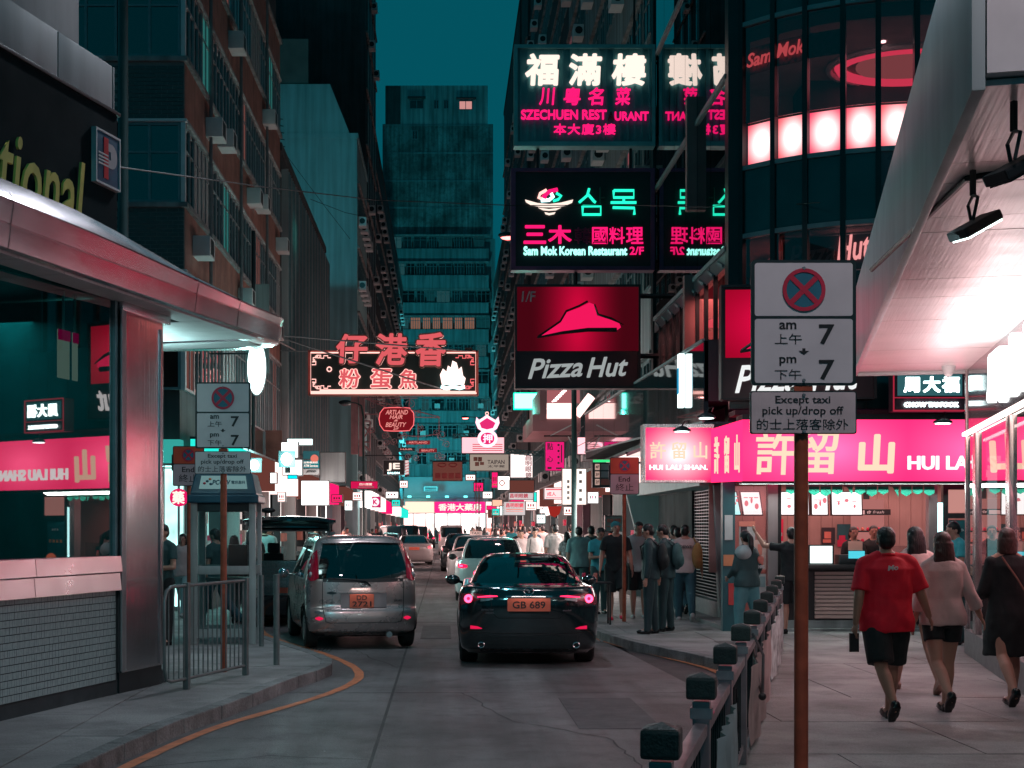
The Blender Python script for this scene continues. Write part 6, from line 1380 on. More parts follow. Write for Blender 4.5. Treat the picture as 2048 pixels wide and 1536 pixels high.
bpart('telephone', M_dark, PB, .02, .3, .45, .6, .95, 1.42, .02); MB().tube([(-.0, .43, 1.38), (-.04, .40, 1.25), (0, .43, 1.1)], .02, 6).build('handset', M_black, PB); bpart('shelf', M_grey, PB, -.3, .35, .4, .8, .9, .94)
# left railing
RL = thing('left_railing', 'grey metal pedestrian railing with rounded end in front of the steel pillar', 'railing', (-2.67, 14.7, .13), atan2(16.1 - 14.7, -2.26 + 2.67))
L_ = sqrt(1.4 ** 2 + .41 ** 2)
M_rail = mat('railing grey', (.15, .19, .19), .45, .5, .2, 6)
for x in (0, L_): MB().box(x - .03, x + .03, -.03, .03, 0, 1.1).build('post', M_rail, RL, bevel=.005)
MB().tube([(L_, 0, 1.07), (.5, 0, 1.07), (-.35, 0, 1.07), (-.45, 0, 1.03), (-.49, 0, .93), (-.49, 0, .25), (-.45, 0, .14), (-.35, 0, .11), (0, 0, .11), (L_, 0, .11)], .018, 8).build('rail_loop', M_rail, RL, smooth=1)
for k in range(17):
    x = -.40 + k * .112
    if abs(x) > .04 and abs(x - L_) > .04: MB().cone((x, 0, .11), (x, 0, 1.07), .0085, .0085, 6).build('baluster', M_rail, RL)
o = MB().tube([(0, 0, 0), (0, 0, 1.1)], .038, 12).build('bollard', M_rail); o.location = (GX(553, 17.3), 17.3, .13); tag(o, 'single grey steel post at the kerb right of the left railing', 'bollard')
o = MB().tube([(0, 0, 0), (0, 0, 1.0)], .035, 12).build('bollard', M_rail); o.location = (GX(523, 20), 20, .13); tag(o, 'grey steel post standing at the phone booth corner', 'bollard')
# right railing: posts with black caps along the kerb, rails and bars
RA = Vector((1.20, 6.65, .13)); RB = Vector((4.78, 20.3, .13)); rd = (RB - RA).normalized(); rang = atan2(rd.y, rd.x)
M_rr = mat('railing steel rose', (.36, .30, .31), .35, .75, .25, 5); M_cap = mat('black cap', (.012, .03, .028), .5, 0, .2, 20, bump=.3)
nsec = 8; seg = (RB - RA).length / nsec
posts = []
for k in range(-1, nsec + 1):
    p = RA + rd * seg * k
    q = thing('railing_post', 'x', 'railing post', p, rang, 'black capped railing posts along the right kerb')
    MB().box(-.04, .04, -.04, .04, 0, .86).build('shaft', M_rr, q, bevel=.006)
    MB().box(-.068, .068, -.068, .068, .87, .975).add([(-.06, -.06, .975), (.06, -.06, .975), (.06, .06, .975), (-.06, .06, .975), (0, 0, .995)], [(0, 1, 4), (1, 2, 4), (2, 3, 4), (3, 0, 4)]).build('cap', M_cap, q, bevel=.014)
    MB().box(-.05, .05, -.05, .05, .78, .83).build('collar', M_galv, q)
    posts.append(q)
ordn = ['frame edge post nearest the viewer', 'first black capped post up from the picture bottom', 'second capped post counting from the picture bottom', 'third capped post counting from the picture bottom', 'fourth capped post, with the black cable tied to it', 'fifth capped post counting from the picture bottom', 'sixth capped post counting from the picture bottom', 'seventh capped post, in front of the jacketed woman', 'eighth capped post close to the dessert shop', 'last capped post at the far end of the row']
for q, l in zip(posts, ordn): q['label'] = l
RR = thing('right_railing', 'steel pedestrian railing of flat rails and dark upright bars between black capped posts', 'railing', RA, rang)
for k in range(-1, nsec):
    x0 = seg * k + .045; x1 = seg * (k + 1) - .045
    bpart('top_rail', M_rr, RR, x0, x1, -.03, .03, .70, .76, .006); bpart('bottom_rail', M_rr, RR, x0, x1, -.02, .02, .1, .14)
    if k % 2 == 0: bpart('reflector', mat('pink reflector', (.75, .04, .16), .3), RR, x0 + .06, x0 + .34, -.034, .034, .758, .766)
    if k % 2 == 0: bpart('reflector', MATS['pink reflector'], RR, x0 + .06, x0 + .34, .03, .034, .71, .75)
    for j in range(int(seg / .14) - 1):
        bpart('bar', M_mull, RR, x0 + .12 + j * .14, x0 + .14 + j * .14, -.01, .01, .14, .70)
def banner(label, k0, k1, m, y=.045):
    n = 24; vs = []; x0 = seg * k0 + .08; x1 = seg * k1 - .08
    for i in range(n + 1):
        for j in range(8):
            u = i / n; v = j / 7
            vs.append((x0 + (x1 - x0) * u, y + .02 + .02 * sin(u * 21 + v * 2) * (1 - .3 * v) + .012 * sin(u * 47 + v * 5), .08 + (.66 - .08) * v - .04 * (1 - v) * sin(pi * u)))
    fs = [(i * 8 + j, (i + 1) * 8 + j, (i + 1) * 8 + j + 1, i * 8 + j + 1) for i in range(n) for j in range(7)]
    me = MB().add(vs, fs).mesh('banner', smooth=3); o = link('banner', me, m); o.location = RA; o.rotation_euler = (0, 0, rang)
    return tag(o, label, 'banner')
M_ban = mat('rose grey banner cloth', (.38, .30, .29), .7, 0, .25, 2.5, bump=.3, bscale=8)
banner('pale teal and white banner tied to the nearest railing section', 0, 1, mat('teal white banner', (.35, .48, .48), .7, 0, .3, 3), -.09)
banner('crumpled rose grey banner tied along the middle of the right railing', 2, 4.5, M_ban, -.09); banner('white and cyan banner on the far railing sections', 4.6, 7.5, mat('cyan white banner', (.42, .5, .5), .7, 0, .5, 7), -.09)
cb = MB(); p0 = RA + rd * seg * 3 + Vector((0, 0, .8)); p1 = RA + rd * seg * 2.3 + Vector((.12, -.05, .42))
cb.tube([p0, p0.lerp(p1, .5) + Vector((.05, 0, .06)), p1], .012, 6).tube([p0 + Vector((0, 0, -.1)), p0.lerp(p1, .5) + Vector((0, 0, -.08)), p1], .012, 6).ell(p1, .03, .03, .03)
tag(cb.build('cable_tie', M_black), 'loop of black cable hanging off the fourth railing post', 'cable')
for (x, z) in ((GX(1465, 9.4), .55),):
    tag(MB().tube([(x, 9.3, .75), (x + .02, 9.3, .5), (x - .01, 9.32, .3)], .01, 6).build('strap', M_black), 'short black strap dangling from the near railing', 'strap')
# ================================================================== VEHICLES
def paint(name, c, rough=.25, metal=.3): return mat(name, c, rough, metal, .05, 2, spec=.6, coat=.8)
M_tyre = mat('tyre rubber', (.012, .013, .013), .75, 0, .2, 10); M_rim = mat('wheel rim', (.3, .3, .31), .3, .8); M_under = mat('underbody', (.006, .007, .008), .8)
M_carglass = glass('car glass', (.10, .15, .16), .10, .008, 1.5); M_farglass = mat('far car glass', (.008, .014, .016), .05, 0, .2, 2, spec=.9, coat=.5)
M_seat = mat('dark seat', (.01, .03, .035), .7); M_yplate = mat('orange plate', (.80, .17, .10), .45, 0, .04, 4); M_chrome = mat('chrome', (.7, .7, .72), .12, 1)
M_taild = mat('tail lens dark', (.22, .004, .02), .15, 0, .1, 5, coat=1); M_tailr = mat('tail lens red', (.5, .01, .04), .15, 0, .1, 5, coat=1)
E_brake = em('brake glow', (1, .05, .13), 6); E_tail = em('tail glow', (1, .01, .08), 1.6); E_refl = em('reflector glow', (1, .015, .10), .75, False)
def cr_(p0, p1, p2, p3, t): return .5 * ((2 * p1) + (-p0 + p2) * t + (2 * p0 - 5 * p1 + 4 * p2 - p3) * t * t + (-p0 + 3 * p1 - 3 * p2 + p3) * t ** 3)
class Body:
    """car body as a stack of rounded plan outlines; levels = (z, halfwidth, rear y, rear corner, front y, front corner)"""
    def __init__(s, lv, sub=3, n=3.2, nr=9, ns=14):
        s.n = n; L = [lv[0]] + list(lv) + [lv[-1]]; out = []; s.lid = []
        for i in range(1, len(L) - 2):
            for k in range(sub):
                t = k / sub; out.append(tuple(cr_(L[i - 1][q], L[i][q], L[i + 1][q], L[i + 2][q], t) if q else L[i][0] + (L[i + 1][0] - L[i][0]) * t for q in range(6))); s.lid.append(i - 1 + t)
        out.append(lv[-1]); s.lid.append(len(lv) - 1); s.L = out; s.nr = nr; s.ns = ns
    def loop(s, l):
        z, w, r, c, f, cf = l; e = 2 / s.n; pts = []
        def q(a, base, c_, sg): return (w * sin(a) ** e, base + sg * c_ * (1 - max(0, cos(a)) ** e))
        for k in range(s.nr + 1):
            a = (k / s.nr) * pi / 2; x, y = q(a, r, c, 1); pts.append((x, y, z, 'rear'))
        y0, y1 = r + c, f - cf
        for k in range(1, s.ns): pts.append((w, y0 + (y1 - y0) * k / s.ns, z, 'side'))
        for k in range(s.nr + 1):
            a = pi / 2 - (k / s.nr) * pi / 2; x, y = q(a, f, cf, -1); pts.append((x, y, z, 'front'))
        return pts
    def S(s, x, z, off=0.):
        for i in range(len(s.L) - 1):
            if s.L[i][0] <= z <= s.L[i + 1][0] + 1e-9: break
        a, b = s.L[i], s.L[i + 1]; t = 0 if b[0] == a[0] else (z - a[0]) / (b[0] - a[0]); l = [a[q] + (b[q] - a[q]) * t for q in range(6)]
        u = min(.999, abs(x) / l[1]); sa = u ** (s.n / 2); ca = sqrt(max(0, 1 - sa * sa))
        return l[2] + l[3] * (1 - ca ** (2 / s.n)) - off
    def W(s, z, off=0.):
        for i in range(len(s.L) - 1):
            if s.L[i][0] <= z <= s.L[i + 1][0] + 1e-9: break
        a, b = s.L[i], s.L[i + 1]; t = 0 if b[0] == a[0] else (z - a[0]) / (b[0] - a[0]); return a[1] + (b[1] - a[1]) * t + off
    def build(s, root, region, mats, wheels=(), wr=.33, names=None):
        """region(level, seg, x, y, z) -> key in mats"""
        loops = [s.loop(l) for l in s.L]; n = len(loops[0]); parts = {}
        for i in range(len(loops) - 1):
            lm = (s.lid[i] + s.lid[i + 1]) / 2
            for j in range(n - 1):
                A, B, C, D = loops[i][j], loops[i][j + 1], loops[i + 1][j + 1], loops[i + 1][j]
                x = (A[0] + B[0] + C[0] + D[0]) / 4; y = (A[1] + B[1] + C[1] + D[1]) / 4; z = (A[2] + B[2] + C[2] + D[2]) / 4
                seg = 'rear' if B[3] == 'rear' else ('front' if A[3] == 'front' else 'side')
                if any((y - wy) ** 2 + (z - wr) ** 2 < (wr + .055) ** 2 for wy in wheels) and x > s.L[0][1] * .8: continue
                k = region(lm, seg, x, y, z)
                if not k: continue
                for sg in (1, -1):
                    v = [(sg * q[0], q[1], q[2]) for q in (A, B, C, D)]
                    kk_ = k if k != 'side_window' else '%s|%d%d' % (k, sg, sum(y > q for q in (1.6, 1.75, 2.27)))
                    if k == 'rear_pillar' or k == 'pillar': kk_ = '%s|%d' % (k, sg)
                    parts.setdefault(kk_, []).append(v if sg > 0 else v[::-1])
        # roof cap
        top = loops[-1]; parts.setdefault('body', [])
        for j in range(n - 1):
            for sg in (1, -1):
                v = [(sg * top[j][0], top[j][1], top[j][2]), (sg * top[j + 1][0], top[j + 1][1], top[j + 1][2]), (0, top[j + 1][1], top[j][2]), (0, top[j][1], top[j][2])]
                parts['body'].append(v if sg > 0 else v[::-1])
        for k, fl in parts.items():
            idx = {}; vs = []; fs = []
            for f in fl:
                ff = []
                for p in f:
                    key = (round(p[0], 4), round(p[1], 4), round(p[2], 4))
                    if key not in idx: idx[key] = len(vs); vs.append(p)
                    if not ff or ff[-1] != idx[key]: ff.append(idx[key])
                if len(set(ff)) > 2: fs.append(tuple(dict.fromkeys(ff)))
            k = k.split('|')[0]; me = MB().add(vs, fs).mesh(k, smooth=.9)
            o = link((names or {}).get(k, k), me, mats[k], root)
        return s
    def patch(s, cols, off=.006, rows=4):
        """strip on the rear face: cols = [(x, z0, z1)] -> MB with thickness"""
        m = MB(); pts = []
        cc = []
        for (a, b) in zip(cols, cols[1:]):
            for k in range(4): t = k / 4; cc.append([a[q] + (b[q] - a[q]) * t for q in range(3)])
        cc.append(cols[-1])
        for (x, z0, z1) in cc:
            for r in range(rows + 1): z = z0 + (z1 - z0) * r / rows; pts.append((x, s.S(x, z, off), z))
        N = len(cc); R_ = rows + 1
        m.add(pts, [(i * R_ + r, (i + 1) * R_ + r, (i + 1) * R_ + r + 1, i * R_ + r + 1) for i in range(N - 1) for r in range(rows)])
        edge = [i * R_ for i in range(N)] + [(N - 1) * R_ + r for r in range(1, R_)] + [i * R_ + rows for i in range(N - 2, -1, -1)] + [r for r in range(rows - 1, 0, -1)]
        m.add([pts[i] for i in edge] + [(pts[i][0], pts[i][1] + off + .02, pts[i][2]) for i in edge], [(k, len(edge) + k, len(edge) + (k + 1) % len(edge), (k + 1) % len(edge)) for k in range(len(edge))])
        return m
    def seam(s, pts, off=.002, r=.004):
        out = []
        for a, b in zip(pts, pts[1:]): out += [(a[0] + (b[0] - a[0]) * t / 5, a[1] + (b[1] - a[1]) * t / 5) for t in range(5)]
        out.append(pts[-1]); return MB().tube([(x, s.S(x, z, off), z) for x, z in out], r, 4)
def wheel(root, x, y, r, w=.2, detail=True):
    sg = 1 if x > 0 else -1; xo = x; xi = x - sg * w
    o = MB().loft([((0, 0, 0), r * .55, r * .55), ((0, 0, .0), r * .93, r * .93), ((0, 0, .025), r, r), ((0, 0, w - .025), r, r), ((0, 0, w), r * .93, r * .93), ((0, 0, w), r * .5, r * .5)], 28)
    o.v = [(xi + sg * v[2], y + v[0], r + v[1]) for v in o.v]
    t = o.build('wheel', M_tyre, root, smooth=.7)
    m = MB().loft([((0, 0, 0), r * .62, r * .62), ((0, 0, .012), r * .60, r * .60), ((0, 0, .004), r * .5, r * .5), ((0, 0, .02), r * .12, r * .12)], 20)
    m.v = [(xo + sg * v[2], y + v[0], r + v[1]) for v in m.v]; rim = m.build('rim', M_rim, t, smooth=.7)
    return t
def arch(root, B, y, r, m):
    for sg in (1, -1):
        pts = []
        for k in range(0, 19):
            a = radians(-12 + k * 204 / 18); z = r + (r + .055) * sin(a)
            pts.append((sg * (B.W(max(B.L[0][0], z)) + .0), y + (r + .055) * cos(a), max(z, B.L[0][0])))
        MB().tube(pts, .016, 6).build('wheel_arch', m, root, smooth=1)
def underbox(root, w, y0, y1, z0=.16, z1=.45):
    bpart('underbody', M_under, root, -w, w, y0, y1, z0, z1)
def plate(root, s, x, y, z, w, h, two=False, yaw=0, tilt=0):
    p = MB().prismy(rrect(-w / 2, w / 2, -h / 2, h / 2, .008), -.004, .004).build('number_plate', M_yplate, root); p.location = (x, y, z); p.rotation_euler = (tilt, 0, 0)
    if w > .34 and s: area('plate_lamp', (x, y - .05, z + h * .9), (radians(18), 0, 0), w * .8, .02, .22, (1, .8, .75), parent=root)
    if two: text(s[0], (0, -.006, h * .24), w * .42, h * .36, M_ink, p, .02, .012, 0, .001); text(s[1], (0, -.006, -h * .22), w * .78, h * .38, M_ink, p, .02, .012, 0, .001)
    elif s: text(s, (0, -.006, 0), w * .76, h * .56, M_ink, p, .02, .012, 0, .001)
    return p
# ---- black saloon
random.seed(41)
sed_lv = [(.17, .80, .22, .35, 4.6, .5), (.24, .87, .09, .38, 4.74, .6), (.42, .90, .03, .42, 4.82, .7), (.60, .915, .01, .45, 4.82, .75), (.78, .915, .0, .48, 4.76, .8), (.90, .905, .01, .50, 4.62, .85),
          (.985, .88, .05, .46, 4.3, .9), (1.035, .845, .09, .42, 3.7, .8), (1.045, .79, .40, .36, 3.5, .6), (1.06, .745, .62, .30, 3.35, .5), (1.18, .69, .92, .30, 2.95, .42), (1.30, .63, 1.26, .3, 2.6, .36), (1.385, .565, 1.55, .34, 2.35, .36), (1.425, .46, 1.8, .36, 2.25, .3), (1.44, .2, 1.95, .3, 2.2, .2)]
def sedan(name, label, px_loc, yaw, body_m, plate_s, brake=True, hero=False, glassm=None, group=None, scale=1., wag=False):
    r = thing(name, label, 'car', px_loc, yaw, group)
    lv = sed_lv
    if wag: lv = [(z, w, (rr if z < 1.03 else .06 + (z - 1.03) * .95), c, f, cf) for z, w, rr, c, f, cf in sed_lv[:10]] + [(1.2, .72, .2, .3, 3.0, .4), (1.38, .66, .42, .3, 2.7, .4), (1.50, .60, .62, .34, 2.5, .4), (1.545, .45, .8, .4, 2.4, .3), (1.555, .2, .9, .3, 2.3, .2)]
    B = Body(lv)
    def reg(l, seg, x, y, z):
        g0, g1 = (9.0, 12.0)
        if g0 < l < g1:
            if seg == 'rear' and x < B.W(z) * .93: return 'rear_window'
            if seg == 'front' and x < B.W(z) * .93: return 'windscreen'
            if seg == 'side' and 1.5 < y + (z - 1.06) * .0 < 3.1 and not (2.22 < y < 2.32): return 'side_window'
        return 'body'
    G = glassm or (M_carglass if hero else M_farglass)
    B.build(r, reg, {'body': body_m, 'rear_window': G, 'windscreen': G, 'side_window': G}, wheels=(.98, 3.82), wr=.335)
    for y in (.98, 3.82):
        arch(r, B, y, .335, M_black if hero else body_m)
        for sg in (1, -1): wheel(r, sg * .895, y, .335, .24)
    underbox(r, .74, .35, 4.5)
    return r, B
K = {}
M_bk = mat('black car paint', (.004, .012, .015), .12, .1, .1, 1, coat=1, spec=.7)
bc, B = sedan('black_saloon', 'x', (GX(1056, 18.4), 18.2, 0), radians(-1.2), M_bk, None, hero=True)
bc['label'] = 'glossy black saloon with glowing brake lights and orange plate, nearest car on the right'
bc['category'] = 'car'
for sg in (1, -1):
    B.patch([(sg * .52, .905, .93), (sg * .62, .875, .945), (sg * .74, .84, .955), (sg * .86, .80, .945), (sg * .895, .80, .92)], .010).build('tail_light', M_taild, bc, smooth=1)
    c = Vector((sg * .775, B.S(sg * .775, .885, .028), .885)); m = MB()
    m.tube([(c.x + .038 * cos(t), c.y - .004, c.z + .038 * sin(t)) for t in [2 * pi * k / 20 for k in range(20)]], .017, 8, close=True); m.build('brake_ring', E_brake, bc, smooth=1)
    MB().cone((c.x, c.y + .02, c.z), (c.x, c.y, c.z), .055, .055, 20).build('lamp_bowl', E_tail, bc)
    B.patch([(sg * .40, .915, .925), (sg * .50, .905, .93), (sg * .66, .90, .915)], .012, 1).build('light_bar', em('bar glow', (1, .03, .12), 2.2), bc)
    B.patch([(sg * .46, .875, .895), (sg * .62, .85, .89)], .011, 1).build('reverse_lens', M_galv, bc)
    B.patch([(sg * .60, .50, .508), (sg * .66, .495, .53), (sg * .75, .495, .54)], .008, 1).build('reflector', E_refl, bc)
    m = MB(); m.tube([(sg * .61 + .04 * cos(t), B.S(.6, .3, .03), .29 + .034 * sin(t)) for t in [2 * pi * k / 16 for k in range(16)]], .009, 6, close=True); m.build('exhaust_tip', M_chrome, bc, smooth=1)
    MB().cone((sg * .61, B.S(.6, .3, .0), .29), (sg * .61, B.S(.6, .3, .022), .29), .036, .036, 14).build('exhaust_hole', M_under, bc)
    mm = MB().ell((sg * 1.02, 3.08, 1.02), .11, .06, .075, 12, 8); mm.beam((sg * .88, 3.1, .98), (sg * .96, 3.09, 1.0), .04).build('wing_mirror', M_bk, bc, smooth=1)
    B.seam([(sg * .50, .99), (sg * .50, .93), (sg * .46, .70), (sg * .40, .64)]).build('panel_gap', M_under, bc)
B.seam([(-.40, .64), (.40, .64)]).build('panel_gap', M_under, bc); B.seam([(-.86, .46), (-.4, .44), (.4, .44), (.86, .46)], r=.005).build('bumper_crease', M_under, bc)
B.patch([(-.62, .19, .40), (0, .19, .41), (.62, .19, .40)], .006).build('diffuser', mat('diffuser', (.010, .018, .02), .6), bc)
B.patch([(-.26, .70, .90), (0, .70, .905), (.26, .70, .90)], .001).build('plate_recess', mat('recess', (.003, .006, .007), .3), bc)
plate(bc, 'GB 689', 0, B.S(0, .81, .018), .81, .55, .165)
B.patch([(-.30, .912, .926), (0, .915, .93), (.30, .912, .926)], .022, 1).build('chrome_strip', M_chrome, bc)
m = MB(); cz = .985; yb = B.S(0, cz, .02)
m.tube([(.062 * cos(t), yb - .0, cz + .046 * sin(t)) for t in [2 * pi * k / 24 for k in range(24)]], .006, 6, close=True)
m.tube([(-.052, yb - .004, cz + .02), (-.02, yb - .006, cz + .008), (0, yb - .008, cz - .016), (.02, yb - .006, cz + .008), (.052, yb - .004, cz + .02)], .007, 6); m.build('badge', M_chrome, bc, smooth=1)
for (s_, x, z, w) in (('SKYACTIV', -.53, .745, .16), ('DIESEL', -.50, .705, .11), ('mazda6', .49, .74, .11)): text(s_, (x, B.S(x, z, .012), z), w, .022, mat('badge grey', (.35, .3, .32), .3, .7), bc, .02, .01, .1, .004, name='badge_text', yaw=-.2 if x < 0 else .2)
m = MB().box(-.30, .30, 1.52, 1.55, 1.405, 1.425); 
MB().box(-.06, .02, 1.50, 1.52, 1.412, 1.424).build('high_brake_light', em('dim brake bar', (1, .15, .15), 1.5), bc)
# seats and headrests seen through the glass
for sg in (1, -1):
    MB().box(sg * .34 - .22, sg * .34 + .22, 2.0, 2.2, .55, 1.12).build('seat', M_seat, bc, bevel=.05); MB().box(sg * .34 - .12, sg * .34 + .12, 2.03, 2.13, 1.12, 1.32).build('headrest', M_seat, bc, bevel=.04)
MB().box(-.58, .58, 1.35, 1.6, .5, 1.05).build('rear_seat', M_seat, bc, bevel=.05)
for x in (-.40, .40): MB().box(x - .11, x + .11, 1.38, 1.48, 1.05, 1.2).build('headrest', M_seat, bc, bevel=.04)
bpart('parcel_shelf', M_seat, bc, -.6, .6, .7, 1.36, 1.0, 1.04)
text('大', (-.30, 1.0, 1.20), .0001, .0001, M_white, bc) if False else None

# ---- silver mini mpv
mpv_lv = [(.20, .72, .22, .3, 3.6, .4), (.27, .80, .06, .32, 3.72, .5), (.42, .825, .0, .34, 3.80, .6), (.60, .83, .02, .34, 3.80, .65), (.62, .825, .045, .33, 3.79, .65), (.80, .83, .05, .33, 3.7, .7), (.98, .825, .06, .33, 3.5, .8), (1.04, .815, .07, .32, 3.2, .8), (1.2, .775, .11, .30, 2.85, .6), (1.4, .72, .19, .29, 2.55, .5), (1.58, .665, .30, .29, 2.3, .4), (1.64, .61, .34, .32, 2.2, .4), (1.67, .5, .45, .35, 2.1, .4), (1.68, .25, .6, .3, 2.0, .3)]
M_sil = mat('warm silver paint', (.58, .44, .42), .28, .65, .05, 2, coat=.7)
SC = thing('silver_mpv', 'silver grey compact people carrier parked at the left kerb with a two line orange plate', 'car', (GX(729, 21.0), 20.9, 0), radians(11.5))
B = Body(mpv_lv)
def reg(l, seg, x, y, z):
    if 7.0 < l < 10.2:
        if seg == 'rear': return 'rear_window' if x < B.W(z) * .86 else ('body' if False else 'pillar')
        if seg == 'front' and x < B.W(z) * .93: return 'windscreen'
        if seg == 'side' and .75 < y < 2.62 and not (1.55 < y < 1.66) and l < 9.8: return 'side_window'
    return 'body'
B.build(SC, reg, {'body': M_sil, 'rear_window': M_carglass, 'windscreen': M_carglass, 'side_window': M_carglass, 'pillar': M_sil}, wheels=(.60, 3.06), wr=.30, names={'pillar': 'rear_pillar'})
for y in (.60, 3.06):
    arch(SC, B, y, .30, M_under)
    for sg in (1, -1): wheel(SC, sg * .815, y, .30, .18)
underbox(SC, .66, .3, 3.5, .18, .5)
for sg in (1, -1):
    B.patch([(sg * .655, 1.06, 1.47), (sg * .71, 1.02, 1.42), (sg * .765, 1.01, 1.30), (sg * .80, 1.03, 1.12)], .012).build('tail_light', M_tailr, SC, smooth=1)
    for z in (1.10, 1.22): MB().ell((sg * .765, B.S(sg * .765, z, .012), z), .035, .02, .045, 12, 8).build('clear_lens', M_galv, SC, smooth=1)
    B.patch([(sg * .60, .455, .475), (sg * .655, .435, .495), (sg * .71, .455, .475)], .008, 2).build('reflector', E_refl, SC)
    B.patch([(sg * .60, .54, .56), (sg * .66, .53, .58), (sg * .72, .55, .575)], .004, 2).build('fog_recess', M_grey, SC)
    B.seam([(sg * .60, 1.0), (sg * .605, .8), (sg * .60, .6), (sg * .56, .42), (sg * .50, .40)], r=.005).build('panel_gap', M_under, SC)
    mm = MB().ell((sg * .95, 2.62, 1.06), .09, .05, .08, 12, 8); mm.beam((sg * .8, 2.6, 1.02), (sg * .9, 2.62, 1.04), .04).build('wing_mirror', M_chrome if sg < 0 else M_sil, SC, smooth=1)
    MB().tube([(sg * .60, .5, 1.65), (sg * .61, .6, 1.70), (sg * .61, 1.9, 1.71), (sg * .60, 2.0, 1.66)], .014, 6).build('roof_rail', M_galv, SC)
B.seam([(-.50, .40), (.50, .40)], r=.005).build('panel_gap', M_under, SC); B.seam([(-.80, .605), (-.3, .61), (.3, .61), (.80, .605)], r=.004).build('panel_gap', M_under, SC)
B.patch([(-.60, 1.0, 1.05), (0, .985, 1.04), (.60, 1.0, 1.05)], .004, 1).build('window_trim', M_black, SC)
B.patch([(-.60, 1.565, 1.60), (0, 1.585, 1.63), (.60, 1.565, 1.60)], .035, 2).build('roof_spoiler', M_sil, SC, smooth=1)
B.patch([(-.34, .62, .83), (0, .615, .84), (.34, .62, .83)], .012, 2).build('plate_surround', mat('surround grey', (.34, .28, .29), .4, .3), SC)
B.patch([(-.36, .835, .86), (0, .845, .872), (.36, .835, .86)], .03, 1).build('plate_hood', M_sil, SC)
plate(SC, ('DD', '2721'), -.03, B.S(0, .72, .022), .72, .36, .2, True)
B.patch([(-.54, .83, .845), (-.48, .815, .862), (-.40, .83, .845)], .004, 2).build('handle_recess', M_dark, SC)
for (s_, x, z, w, h) in (('FUNCARGO', .52, .72, .12, .03), ('1.5', -.50, .70, .1, .02)): text(s_, (x, B.S(x, z, .01), z), w, h, M_dark, SC, .02, .01, 0, .004, name='badge_text')
m = MB(); cz = .955; yb = B.S(0, cz, .012)
for (a_, b_) in ((.045, .03), (.016, .03), (.034, .011)): m.tube([(a_ * cos(t), yb - .002, cz + b_ * sin(t) + (.012 if b_ == .011 else 0)) for t in [2 * pi * k / 20 for k in range(20)]], .004, 6, close=True)
m.build('badge', M_chrome, SC, smooth=1)
MB().tube([(.10, B.S(.1, .96, .03), .945), (.03, B.S(0, 1.0, .045), 1.01), (-.25, B.S(-.2, 1.035, .03), 1.045), (-.52, B.S(-.5, 1.05, .025), 1.055)], [.016, .012, .008, .006], 6).build('rear_wiper', M_black, SC, smooth=1)
MB().cone((.38, .02, .22), (.38, .12, .22), .045, .045, 14).build('exhaust', M_galv, SC)
for sg in (1, -1):
    MB().box(sg * .34 - .2, sg * .34 + .2, 1.7, 1.85, .55, 1.2).build('seat', M_seat, SC, bevel=.05); MB().box(sg * .34 - .12, sg * .34 + .12, 1.72, 1.80, 1.2, 1.42).build('headrest', M_seat, SC, bevel=.04)
    MB().box(sg * .32 - .22, sg * .32 + .22, .9, 1.05, .5, 1.1).build('rear_seat', M_seat, SC, bevel=.05)

# ---- dark van with its tailgate up
M_van = mat('dark van paint', (.006, .022, .028), .2, .2, .1, 1, coat=.8)
VN = thing('dark_van', 'dark people mover parked on the left with its tailgate raised, load bay showing', 'van', (-2.78, 25.6, 0), radians(5))
van_lv = [(.22, .80, .12, .2, 4.6, .4), (.32, .88, .03, .2, 4.75, .5), (.5, .90, .0, .2, 4.8, .6), (.75, .90, .0, .2, 4.8, .6), (1.0, .895, .0, .2, 4.7, .7), (1.12, .88, .01, .2, 4.2, .8), (1.4, .84, .04, .2, 3.9, .6), (1.72, .79, .08, .2, 3.5, .5), (1.80, .74, .1, .22, 3.4, .4), (1.84, .6, .2, .25, 3.3, .4), (1.85, .3, .3, .2, 3.2, .3)]
B = Body(van_lv, n=4)
def reg(l, seg, x, y, z):
    if seg == 'rear' and 2.2 < l < 8.0 and x < B.W(z) * .84: return None
    if 5.0 < l < 7.0:
        if seg == 'front' and x < B.W(z) * .93: return 'windscreen'
        if seg == 'side' and .3 < y < 3.5 and not (1.7 < y < 1.8): return 'side_window'
    return 'body'
B.build(VN, reg, {'body': M_van, 'windscreen': glass('van glass', (.35, .5, .5), .06), 'side_window': MATS['van glass']}, wheels=(.85, 3.75), wr=.33)
for y in (.85, 3.75):
    arch(VN, B, y, .33, M_under)
    for sg in (1, -1): wheel(VN, sg * .885, y, .33, .2)
underbox(VN, .74, .3, 4.4)
M_trim = mat('load bay trim', (.18, .28, .29), .6, 0, .2, 2)
bpart('bay_floor', M_trim, VN, -.76, .76, .05, 2.8, .52, .56); bpart('bay_side', M_trim, VN, -.80, -.76, .08, 3.0, .56, 1.1); bpart('bay_side', M_trim, VN, .76, .80, .08, 3.0, .56, 1.1)
bpart('bay_pillar', M_trim, VN, -.80, -.66, .12, .4, 1.1, 1.72); bpart('bay_pillar', M_trim, VN, .66, .80, .12, .4, 1.1, 1.72); bpart('headlining', M_trim, VN, -.72, .72, .2, 3.2, 1.73, 1.76)
sp = bpart('speaker_board', mat('chequered board', (.14, .26, .27), .4, .5, .3, 30), VN, -.6, .62, .9, .96, .56, 1.18)
m = MB()
for i in range(12):
    for j in range(7): m.box(-.56 + i * .098, -.50 + i * .098, .885, .90, .60 + j * .08, .64 + j * .08)
m.build('tread_pattern', M_trim, sp, kind='stuff')
